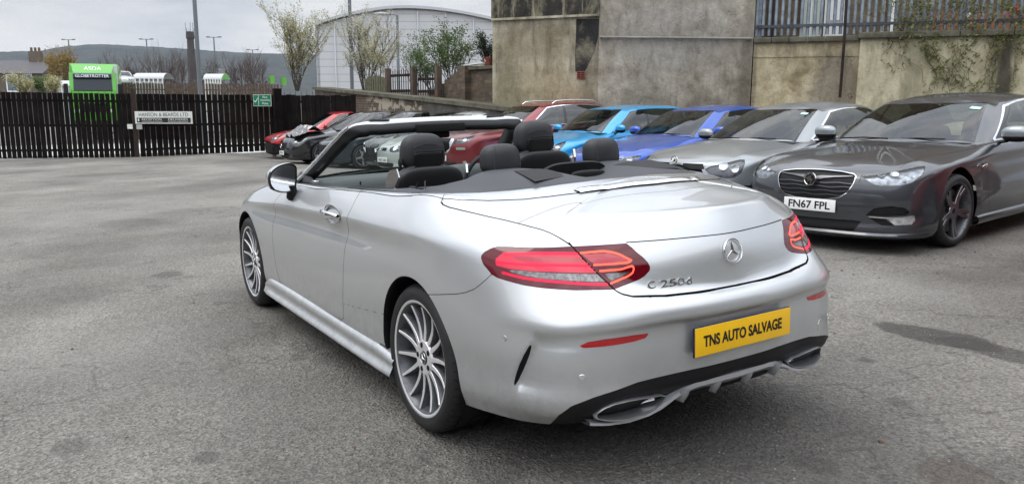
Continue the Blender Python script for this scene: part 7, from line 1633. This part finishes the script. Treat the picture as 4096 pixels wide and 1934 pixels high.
# ramp wall from the dark fence up to the gable
RA, RB = at(792, 250, 29.5), at(1330, 270, 17.8); RA.z = RB.z = 0
rx = (RB-RA); RL = rx.length; rx.normalize(); ryv = Vector((-rx.y, rx.x, 0)); ryv = ryv if ryv.dot(FH) > 0 else -ryv
RM = Matrix.Translation(RA) @ Matrix((rx, ryv, Vector((0, 0, 1)))).transposed().to_4x4()
def rl(px, py, off=0.):
    d = FW+RW*((px-1288)/2020)-UW*((py-608)/2020); t = (RA+ryv*off-CW).dot(ryv)/d.dot(ryv); q = CW+d*t-RA; return q.dot(rx), q.z
rr_ = empty('stone_boundary_wall', 'old dark stone and brick wall behind the cars, its coping sloping down to the right', 'wall', RM)
u1, z1 = rl(792, 218); u2, z2 = rl(1075, 246); u3, z3 = rl(1345, 276)
def slab(name, P, mat, y0, th, par): b = MB(); b.prism(P, (0, y0, 0), (1, 0, 0), (0, 0, 1), (0, 1, 0), th); return b.build(name, mat, par, clean=True)
MR = render_mat('dark_ramp_render', [(.35, (.055, .052, .048)), (.55, (.095, .09, .082)), (.7, (.14, .13, .115))], [((u2+1.5, 0, .6), (.25, 9, .4), (.25, .24, .22), .6, dict(ns=3, na=.9, soft=.4))], None)
slab('brick_face', [(u1, zb), (u2, zb), (u2, z2-.1), (u1, z1-.1)], BRICKP, 0, .5, rr_); slab('rendered_face', [(u2, zb), (u3, zb), (u3, z3-.1), (u2, z2-.1)], MR, -.03, .53, rr_)
t = BRICKP.node_tree; b_ = t.nodes['Principled BSDF']; src_ = b_.inputs['Base Color'].links[0].from_socket; co = nd(t, 'ShaderNodeTexCoord').outputs['Object']
um, zm = rl(1000, 262); r_, _, _ = noise_ramp(t, 2.6, [(.49, (0, 0, 0)), (.52, (1, 1, 1))], detail=8, rough=.6, dist=.4)
t.links.new(mixc(t, mul(t, mask(t, co, (um, 0, zm), (2.6, 9, .9), soft=.3, ns=2, na=.5), r_.outputs['Color']), src_, (.34, .30, .23)), b_.inputs['Base Color'])
slab('coping', [(u1-.1, z1-.1), (u2, z2-.1), (u3, z3-.1), (u3, z3), (u2, z2), (u1-.1, z1)], MC, -.08, .66, rr_)
b = MB(); b.grid([[tuple(RM @ Vector((u, v, zz-.06))) for v in (.55, 3, 9, 20)] for u, zz in ((u1-2, z1), (u2, z2), (u3, z3))]); tag(b.build('raised_bank', pm('garden_soil', (.07, .06, .045), .95, var=.5, vs=3)), kind='structure')
# brick pier and stepped garden wall
sp_ = empty('stepped_brick_wall', 'dark brick garden wall with a square pier and steps falling to the left', 'wall', RM @ Matrix.Translation((0, .75, 0)))
def rw(px, py): return rl(px, py, .75)
P = [rw(1078, 262)]; st = [(1078, 233), (1092, 233), (1092, 222), (1105, 222), (1105, 210), (1118, 210), (1118, 200), (1130, 200), (1130, 190), (1142, 190), (1142, 180), (1156, 180), (1156, 171), (1170, 171), (1170, 262)]
P += [rw(*q) for q in st]; slab('steps', P, BRICKD, 0, .25, sp_)
q0, q1 = rw(1166, 262), rw(1185, 166); b = MB(); b.box(((q0[0]+q1[0])/2, .02, (q0[1]+q1[1])/2), (abs(q1[0]-q0[0]), .42, abs(q1[1]-q0[1]))); b.build('pier', BRICKD, sp_)
q0, q1 = rw(1184, 262), rw(1250, 172); b = MB(); b.box(((q0[0]+q1[0])/2, .1, (q0[1]+q1[1])/2), (abs(q1[0]-q0[0]), .24, abs(q1[1]-q0[1]))); b.build('wall_panel', BRICKD, sp_); b = MB(); b.box(((q0[0]+q1[0])/2-.1, .1, q1[1]+.04), (abs(q1[0]-q0[0])+.5, .40, .08)); b.build('coping', MC, sp_)
def fencelet(name, label, cat, px0, px1, pt, pb, n, mat, wood=True, off=.6):
    q0, q1 = rl(px0, pb, off), rl(px1, pb, off); zt = rl(px0, pt, off)[1]; r = empty(name, label, cat, RM @ Matrix.Translation((0, off, 0))); w = (q1[0]-q0[0])/n
    b = MB()
    for k in range(n):
        u = q0[0]+w*(k+.5); zt2 = zt+(.10*math.sin(math.pi*(k+.5)/n) if wood else random.Random(k).uniform(-.02, .04))
        if wood: b.box((u, 0, (q0[1]+zt2)/2), (w*.72, .03, zt2-q0[1]))
        else: b.tube([(u, 0, q1[1]), (u, 0, zt2)], .014, 5)
    b.build('palings' if wood else 'bars', mat, r)
    for k in (.2, .8): b = MB(); zz = q0[1]+(zt-q0[1])*k; b.box(((q0[0]+q1[0])/2, .03, zz), (q1[0]-q0[0], .03, .08)); b.build('rail', mat, r)
    return r
fencelet('garden_gate', 'small weathered wooden picket gate on the stone wall', 'gate', 919, 971, 199, 235, 9, pm('mossy_wood', (.10, .095, .06), .85, var=.4, vs=6))
fencelet('iron_gate', 'narrow rusty iron bar gate between wooden posts on the stone wall', 'gate', 982, 1036, 178, 242, 10, RUSTY, False)
for k, (px, pt, pb) in enumerate(((977, 172, 242), (1042, 170, 246), (1103, 166, 236))):
    q = rl(px, pb, .6); zt = rl(px, pt, .6)[1]; b = MB(); b.box((0, 0, (zt-q[1])/2-.15), (.16, .16, zt-q[1]+.3), bev=.015); o = b.build('wooden_post', WOODBR, None, 40); o.matrix_world = RM @ Matrix.Translation((q[0], .6, q[1])); tag(o, ('wooden post left of the iron bar gate', 'wooden post right of the iron bar gate', 'wooden post standing alone left of the brick pier')[k], 'post')
fencelet('rusty_railing', 'low rusty railing between the iron gate and the brick steps', 'railing', 1050, 1098, 190, 240, 8, RUSTY, False, .7)
q = rl(1205, 170, .8); r = empty('garden_chair', 'white metal garden chair lying on the brick wall', 'chair', RM @ Matrix.Translation((q[0], .85, q[1]+.02)))
b = MB(); b.tube([(-.5, -.2, .05), (.45, -.2, .08), (.45, .2, .08), (-.5, .2, .05), (-.5, -.2, .05)], .014, 6); [b.tube([(-.45+.18*k, -.2, .06), (-.45+.18*k, .2, .07)], .010, 5) for k in range(6)]; b.build('seat', SIGNW, r)
b = MB(); b.tube([(-.35, -.2, .06), (-.15, -.22, .38), (.4, -.2, .40), (.5, -.15, .1)], .013, 6); b.build('back_frame', SIGNW, r); b = MB(); b.tube([(.45, .2, .08), (.5, .2, .42), (.1, .2, .44)], .013, 6); b.build('leg', SIGNW, r)
q = rl(1228, 172, .8); b = MB(); b.lathe([(0, 0), (.11, 0), (.16, .24), (.18, .24), (.18, .28), (.145, .28), (.13, .24), (0, .24)], 20, Matrix.Rotation(math.pi/2, 4, 'X')); o = b.build('flower_pot', pm('terracotta', (.3, .1, .06), .8), None, 50); o.matrix_world = RM @ Matrix.Translation((q[0], .85, q[1])); tag(o, 'terracotta flower pot on the brick wall against the gable', 'pot')
# palisade fence on the retaining wall, the house behind it
pf = wroot('palisade_fence', 'galvanised steel palisade fence on top of the retaining walls', 'fence', .25)
u = wl(1904, 60, .25)[0]; ue = uB1; k = 0; zt = wl(2000, -60, .25)[1]
sec = MB(); du = (wl(2040, 60, .25)[0]-wl(1905, 60, .25)[0])/8.4; MBS = []
while u < ue and k < 120:
    zz0 = (zA if u < uA1 else zB)+.16
    b = MB(); b.prism([(-.035, 0), (-.020, -.022), (.020, -.022), (.035, 0), (.030, .004), (.017, -.018), (-.017, -.018), (-.030, .004)], (u, -.03, zz0), (1, 0, 0), (0, 1, 0), (0, 0, 1), zt-zz0); b.build('pale', GALV, pf); u += du; k += 1
for z_ in (wl(2000, 66, .25)[1], wl(2000, 66, .25)[1]+1.35): b = MB(); b.box(((wl(1904, 60, .25)[0]+ue)/2, -.075, z_), (ue-wl(1904, 60, .25)[0], .05, .06)); b.build('rail', pm('painted_rail', (.06, .065, .08), .5, var=.3, vs=4), pf)
for px in (1912, 2131, 2270, 2420): q = wl(px, 60, .3)[0]; b = MB(); b.box((q, .07, (zA+zt)/2), (.07, .09, zt-zA)); b.build('upright', GALV, pf)
hs = wroot('brick_house', 'brown stone house with a white arched-pane door behind the palisade fence', 'house', 2.6)
ha, hb = wl(1890, 60, 2.6)[0], uB1+1
b = MB(); b.box(((ha+hb)/2, 2, 5.75), (hb-ha, 4, 11.5)); b.build('wall', stone('house_brick', (.17, .125, .075), (.10, .075, .05), (.15, .13, .10), sc=3.2, bw=.9, rh=.32), hs)
def panel(name, px0, px1, z0, z1, mat, y=-.05, par=hs, d=.1):
    a_, b_ = wl(px0, 60, 2.6)[0], wl(px1, 60, 2.6)[0]; m = MB(); m.box(((a_+b_)/2, y, (z0+z1)/2), (b_-a_, d, z1-z0)); return m.build(name, mat, par)
zf_ = wl(2100, 103, 2.6)[1]-.3
dr_ = panel('door', 2078, 2124, zf_, zf_+2.05, pm('white_door', (.66, .66, .66), .4))
panel('door_frame', 2072, 2130, zf_, zf_+2.15, SIGNW, -.03)
ua_, ub_ = wl(2084, 60, 2.6)[0], wl(2118, 60, 2.6)[0]; cxm, zc_ = (ua_+ub_)/2, zf_+1.42; rr2 = (ub_-ua_)/2
b = MB(); b.prism([(rr2*math.cos(a), rr2*.8*math.sin(a)) for a in np.linspace(0, math.pi, 14)], (cxm, -.112, zc_), (1, 0, 0), (0, 0, 1), (0, 1, 0), .01); pn = b.build('fanlight', pm('far_glass2', (.06, .07, .08), .1), dr_)
for a in (.6, 1.2, 1.94, 2.54): b = MB(); b.tube([(cxm, -.12, zc_), (cxm+rr2*math.cos(a), -.12, zc_+rr2*.8*math.sin(a))], .012, 5); b.build('glazing_bar', SIGNW, pn)
b = MB(); b.box((cxm, -.112, zf_+.75), (rr2*1.6, .012, .05)); b.build('letter_slot', SATIN, dr_)
fit_text('house_number', '14', .13, .12, Matrix.Translation((cxm, -.108, zf_+1.86)) @ Matrix.Rotation(math.pi/2, 4, 'X'), BLACKT, dr_)
wn = panel('window', 2012, 2066, zf_-.2, zf_+2.4, pm('pale_green_panel', (.42, .47, .42), .35), -.04); panel('window_bar', 2036, 2041, zf_-.2, zf_+2.4, SIGNW, -.11, wn, .03)
panel('drainpipe', 2238, 2246, zf_-.3, 11, SIGNW, -.1); panel('drainpipe', 2216, 2222, zf_-.3, 11, SIGNW, -.1)
panel('side_door', 1935, 1950, zf_-.3, zf_+2.2, pm('dark_door', (.03, .02, .02), .5)); panel('low_brick_wall', 2330, 2640, zf_-.4, zf_+.75, pm('orange_brick', (.24, .105, .06), .85, var=.4, vs=9, bump=.5, bs=50), -.9, hs, .2)
b = MB(); b.box(((uA0+uB1)/2, 1.9, zA-.25), (uB1-uA0, 2.2, .3)); o = b.build('upper_path', CONC); o.matrix_world = WM; tag(o, kind='structure')
# ---- vegetation
def leafball(b, p, s, rn, n=4):
    for _ in range(n):
        c = Vector(p)+Vector((rn.gauss(0, s), rn.gauss(0, s), rn.gauss(0, s))); a = Vector((rn.gauss(0, 1), rn.gauss(0, 1), rn.gauss(0, 1))).normalized(); e = a.orthogonal().normalized(); f = a.cross(e); L_ = rn.uniform(.6, 1.3)*leafball.size
        b.add([c-e*L_*.5, c-f*L_*.3, c+e*L_*.6, c+f*L_*.3], [(0, 1, 2, 3)])
leafball.size = .05
def tree(name, label, base, h, spread, seed, leafmat, nleaf, lsize, stems=5, vase=.5, woodmat=None, cat='tree', twig=1., r0=.06, group=None, lo=.25, depth=3, lean=0., ncl=3):
    rn = random.Random(seed); r = empty(name, label, cat, Matrix.Translation(base), group); wb_ = MB(); tips = []
    def branch(p, d, L_, rad, lev):
        P_ = [p]; n = 5
        for i in range(n):
            d = (d+Vector((rn.gauss(0, .10), rn.gauss(0, .10), rn.gauss(.05, .05)))).normalized(); P_.append(P_[-1]+d*L_/n)
        wb_.tube(P_, [rad*(1-.75*i/n) for i in range(n+1)], 5 if lev < 2 else 3, cap=False)
        for i in range(1, n+1):
            if lev >= 1: tips.append((P_[i], lev))
        if lev < depth:
            m = {0: 7, 1: 5, 2: 3}.get(lev, 2); m = int(m*twig+.5)
            for k in range(m):
                i = rn.uniform(.30 if lev else lo, .98)*n; q = P_[int(i)].lerp(P_[min(n, int(i)+1)], i-int(i)); a = rn.uniform(0, 6.28); t_ = rn.uniform(.35, .75); o_ = d.orthogonal().normalized(); o2 = d.cross(o_)
                nd_ = (d*math.cos(t_)+(o_*math.cos(a)+o2*math.sin(a))*math.sin(t_)+Vector((0, 0, .25))).normalized(); branch(q, nd_, L_*rn.uniform(.35, .6), rad*.42, lev+1)
    for s_ in range(stems):
        a = 6.28*s_/stems+rn.uniform(-.4, .4); sp2 = spread*rn.uniform(.3, 1.)*(0 if stems == 1 else 1)
        d = Vector((math.cos(a)*sp2+RH.x*lean, math.sin(a)*sp2+RH.y*lean, 1)).normalized(); branch(Vector((math.cos(a)*.06, math.sin(a)*.06, -.1)), d, h*rn.uniform(.75, 1.)/max(.7, d.z)*.95, r0*rn.uniform(.6, 1), 0)
    wb_.build('branches', woodmat or pm('bark', (.055, .045, .035), .9, var=.4, vs=9), r)
    if nleaf:
        lb = MB(); leafball.size = lsize
        for _ in range(nleaf): p, lv = rn.choice(tips); leafball(lb, p, lsize*1.1, rn, ncl)
        lb.build('leaves', leafmat, r)
    return r
def leafm(name, c, c2): 
    mt, t, b_ = nodes(name); rr, _, _ = noise_ramp(t, 3.5, [(.38, c), (.62, c2)], detail=3); t.links.new(rr.outputs['Color'], b_.inputs['Base Color']); b_.inputs['Roughness'].default_value = .6
    tl_ = nd(t, 'ShaderNodeBsdfTranslucent'); t.links.new(rr.outputs['Color'], tl_.inputs['Color']); ms = nd(t, 'ShaderNodeMixShader'); ms.inputs[0].default_value = .3; t.links.new(b_.outputs[0], ms.inputs[1]); t.links.new(tl_.outputs[0], ms.inputs[2]); t.links.new(ms.outputs[0], t.nodes['Material Output'].inputs['Surface']); return mt
YEL = leafm('young_leaves_yellow_green', (.22, .20, .05), (.50, .48, .30)); BLO = leafm('blossom_and_buds', (.40, .38, .26), (.58, .57, .47)); GRN = leafm('green_leaves', (.05, .10, .025), (.13, .19, .05)); DGN = leafm('dark_conifer', (.012, .028, .012), (.03, .055, .02)); IVY = leafm('climber_leaves', (.10, .12, .03), (.20, .22, .06))
def gb(px, py, d): q = at(px, py, d); return q
t1 = tree('blossoming_tree', 'young tree with yellow-green buds left of the tall pole and warehouse', gb(748, 222, 31), 2.55, .34, 3, YEL, 2100, .058, stems=7, r0=.032, lo=.06, twig=1.25); lb = MB(); rn = random.Random(5)
t2 = tree('blossoming_tree', 'blossoming tree beside the tall pole in front of the warehouse', gb(918, 222, 29), 2.25, .45, 9, BLO, 2300, .052, stems=7, r0=.034, lo=.06, twig=1.2, lean=-.03)
t3 = tree('blossoming_tree', 'thin leaning tree with sparse blossom between the two poles', gb(955, 224, 27), 1.55, .42, 21, YEL, 700, .045, stems=4, r0=.03)
tree('leafy_shrub', 'loose green leaved shrub above the brick steps by the gable', gb(1135, 200, 23), 1.22, .75, 12, GRN, 1300, .055, stems=11, r0=.018, lo=.1)
tree('leafy_shrub', 'second green shrub leaning left over the iron gate', gb(1085, 218, 24), .95, .9, 15, GRN, 900, .05, stems=7, r0=.014, lo=.1, lean=-.4)
tree('sapling', 'tall bare sapling with few leaves beside the street lamp', gb(1040, 225, 26), 1.4, .22, 18, GRN, 260, .045, stems=3, r0=.016)
tree('conifer_hedge', 'dark narrow conifer against the gable corner', gb(1234, 172, 20.6), .75, .16, 30, DGN, 1500, .04, stems=8, r0=.02, lo=.05, depth=2)
for k, (px, py, d, h, sp_, mt_, nl) in enumerate(((60, 232, 40, .75, .9, YEL, 900), (105, 232, 41, .7, .9, GRN, 900), (136, 230, 40, .6, .8, YEL, 600))):
    tree('garden_bush', ('yellow-green bush behind the gate at the far left', 'green bush in the middle of the three behind the gate', 'yellow-green bush behind the gate nearest the lorry')[k], gb(px, py, d), h, sp_, 40+k, mt_, nl, .06, stems=12, r0=.02, lo=.05, depth=2)
BARK2 = pm('bare_twigs', (.075, .055, .048), .9)
bare = [(352, 232, 95, 3.6), (395, 232, 92, 4.2), (300, 232, 100, 4.0), (425, 232, 90, 3.4), (455, 232, 98, 4.3), (530, 232, 100, 3.6), (602, 232, 90, 3.3), (632, 232, 95, 4.3), (655, 232, 92, 3.8), (270, 232, 110, 3.6), (92, 232, 130, 5.0)]
words = ['above the white car', 'left of the mill chimney', 'right above the lorry', 'close to the mill chimney on its left', 'just in front of the mill chimney', 'between the chimney and the lamp post', 'left of the green banners, smaller one', 'broad crown left of the blossoming trees', 'right of the broad crowned one by the banners', 'directly behind the lorry', 'behind the stone houses at far left']
for k, (px, py, d, h) in enumerate(bare):
    tree('bare_tree', 'bare brown tree '+words[k], gb(px, py+12, d), (h+1.2)*.78, .45, 60+k, None, 0, 0, stems=6, r0=.07, woodmat=BARK2, twig=1.15, group='bare trees beyond the gate')
tree('yellow_tree', 'tree with orange-yellow spring leaves behind the lorry', gb(158, 232, 100), 3.9, .5, 90, leafm('orange_yellow_leaves', (.20, .13, .03), (.28, .20, .05)), 900, .22, stems=6, r0=.08)
hb_ = MB(); rn = random.Random(77); leafball.size = .5
for _ in range(5000):
    px = rn.uniform(205, 700); d = rn.uniform(105, 170); q = at(px, 236, d); hh = 2.4+2.2*abs(math.sin(px*.021))*abs(math.sin(px*.0073+1)); leafball(hb_, (q.x, q.y, -2+rn.random()*(hh+3.0)), .4, rn, 1)
tag(hb_.build('far_scrub', leafm('brown_scrub', (.045, .034, .025), (.085, .062, .042))), 'brown bare scrub and hedges massed behind the car park', 'scrub', kind='stuff')
# climbers on the right wall
cl = wroot('climbing_plant', 'leafy climber hanging through the fence and down the yellow wall', 'climber', -.2); sb, lb = MB(), MB(); rn = random.Random(31); leafball.size = .055
def vine(px, py, n, dx, dy, nl, spread=.03):
    u, z = wl(px, py, -.2); P_ = [(u, -.02, z)]
    for i in range(n): u += rn.gauss(dx, .045); z += rn.gauss(dy, .04); P_.append((u, rn.uniform(-.06, .0), z))
    sb.tube(P_, .0045, 3, cap=False)
    for _ in range(nl): q = rn.choice(P_); leafball(lb, (q[0], q[1]-.02, q[2]), spread, rn, 1)
for k in range(9): vine(rn.uniform(2318, 2345), rn.uniform(95, 120), rn.randint(8, 20), .03, -.055, 34)
for k in range(8): vine(rn.uniform(2385, 2440), rn.uniform(100, 150), rn.randint(8, 16), .02, -.06, 26)
for k in range(9): vine(rn.uniform(2490, 2570), rn.uniform(60, 120), rn.randint(14, 26), -.008, -.06, 30)
for k in range(3): vine(rn.uniform(2238, 2262), rn.uniform(98, 110), rn.randint(6, 12), .02, -.06, 22)
for k in range(120): vine(rn.uniform(2290, 2640), rn.uniform(-40, 95), rn.randint(4, 14), rn.uniform(-.05, .05), rn.uniform(-.05, .04), 20, .05)
for k in range(26): vine(rn.uniform(2215, 2320), rn.uniform(-10, 90), rn.randint(4, 10), rn.uniform(-.04, .04), rn.uniform(-.04, .04), 9, .04)
sb.build('stems', pm('vine_stem', (.10, .075, .05), .9), cl); lb.build('leaves', IVY, cl)
for k, (px, py, c) in enumerate(((2545, 27, (.5, .01, .04)), (2520, 38, (.6, .25, .3)), (2428, 45, (.7, .7, .66)))):
    u, z = wl(px, py, .5); b = MB(); leafball.size = .05; [leafball(b, (0, 0, 0), .03, rn, 1) for _ in range(26)]; o = b.build('flower', pm('petal%d' % k, c, .6)); o.matrix_world = WM @ Matrix.Translation((u, .1, z)); tag(o, ('red flower head behind the fence at top right', 'pink flower head left of the red one behind the fence', 'white flower head in the climber behind the fence')[k], 'flower')
#@@BG2_END
# small white car far behind the gate: a copy of the pale people carrier
src = [o for o in COL.objects if o.name.startswith('old_silver_hatchback')][0]
def copy_tree(o, par=None):
    c = o.copy(); COL.objects.link(c); c.parent = par
    for ch in o.children: copy_tree(ch, c)
    return c
c = copy_tree(src); q = at(311, 232, 76); q.z = at(311, 208.5, 76).z-.35; c.matrix_world = Matrix.Translation(q) @ Matrix.Rotation(math.atan2(-FH.y, -FH.x)+.5, 4, 'Z'); c['label'] = 'small pale car far off right of the lorry'; c['group'] = 'cars beyond the gate'; c.name = 'distant_car'
for ch in list(c.children):
    if ch.name.startswith('number_plate'):
        for g2 in list(ch.children): bpy.data.objects.remove(g2)
        bpy.data.objects.remove(ch)

# what stands behind the camera and shows only as reflections: a long stone workshop round two sides of the yard
wk = empty('stone_workshop', 'long stone workshop building on the near side of the yard, seen only as reflections', 'building', YM)
for (c_, d_) in (((-17, 6, 2.6), (6, 46, 7.2)), ((8, 21, 2.1), (44, 6, 6.2))):
    b = MB(); b.box(c_, d_); b.build('wall', STONEH, wk)
    b = MB(); L_ = d_[1] if d_[0] < d_[1] else d_[0]
    if d_[0] < d_[1]: b.prism([(-3.3, 0), (0, 2.0), (3.3, 0)], (c_[0], c_[1]-L_/2, c_[2]+d_[2]/2), (1, 0, 0), (0, 0, 1), (0, 1, 0), L_)
    else: b.prism([(-3.3, 0), (0, 2.0), (3.3, 0)], (c_[0]-L_/2, c_[1], c_[2]+d_[2]/2), (0, 1, 0), (0, 0, 1), (1, 0, 0), L_)
    b.build('roof', SLATE, wk)
for k in range(7):
    b = MB(); b.box((-13.97, -12+k*6, 2.2), (.08, 2.2, 1.9)); f = b.build('window', SIGNW, wk); b = MB(); b.box((-13.91, -12+k*6, 2.2), (.06, 1.9, 1.6)); b.build('pane', pm('far_glass', (0, 0, 0)), f)
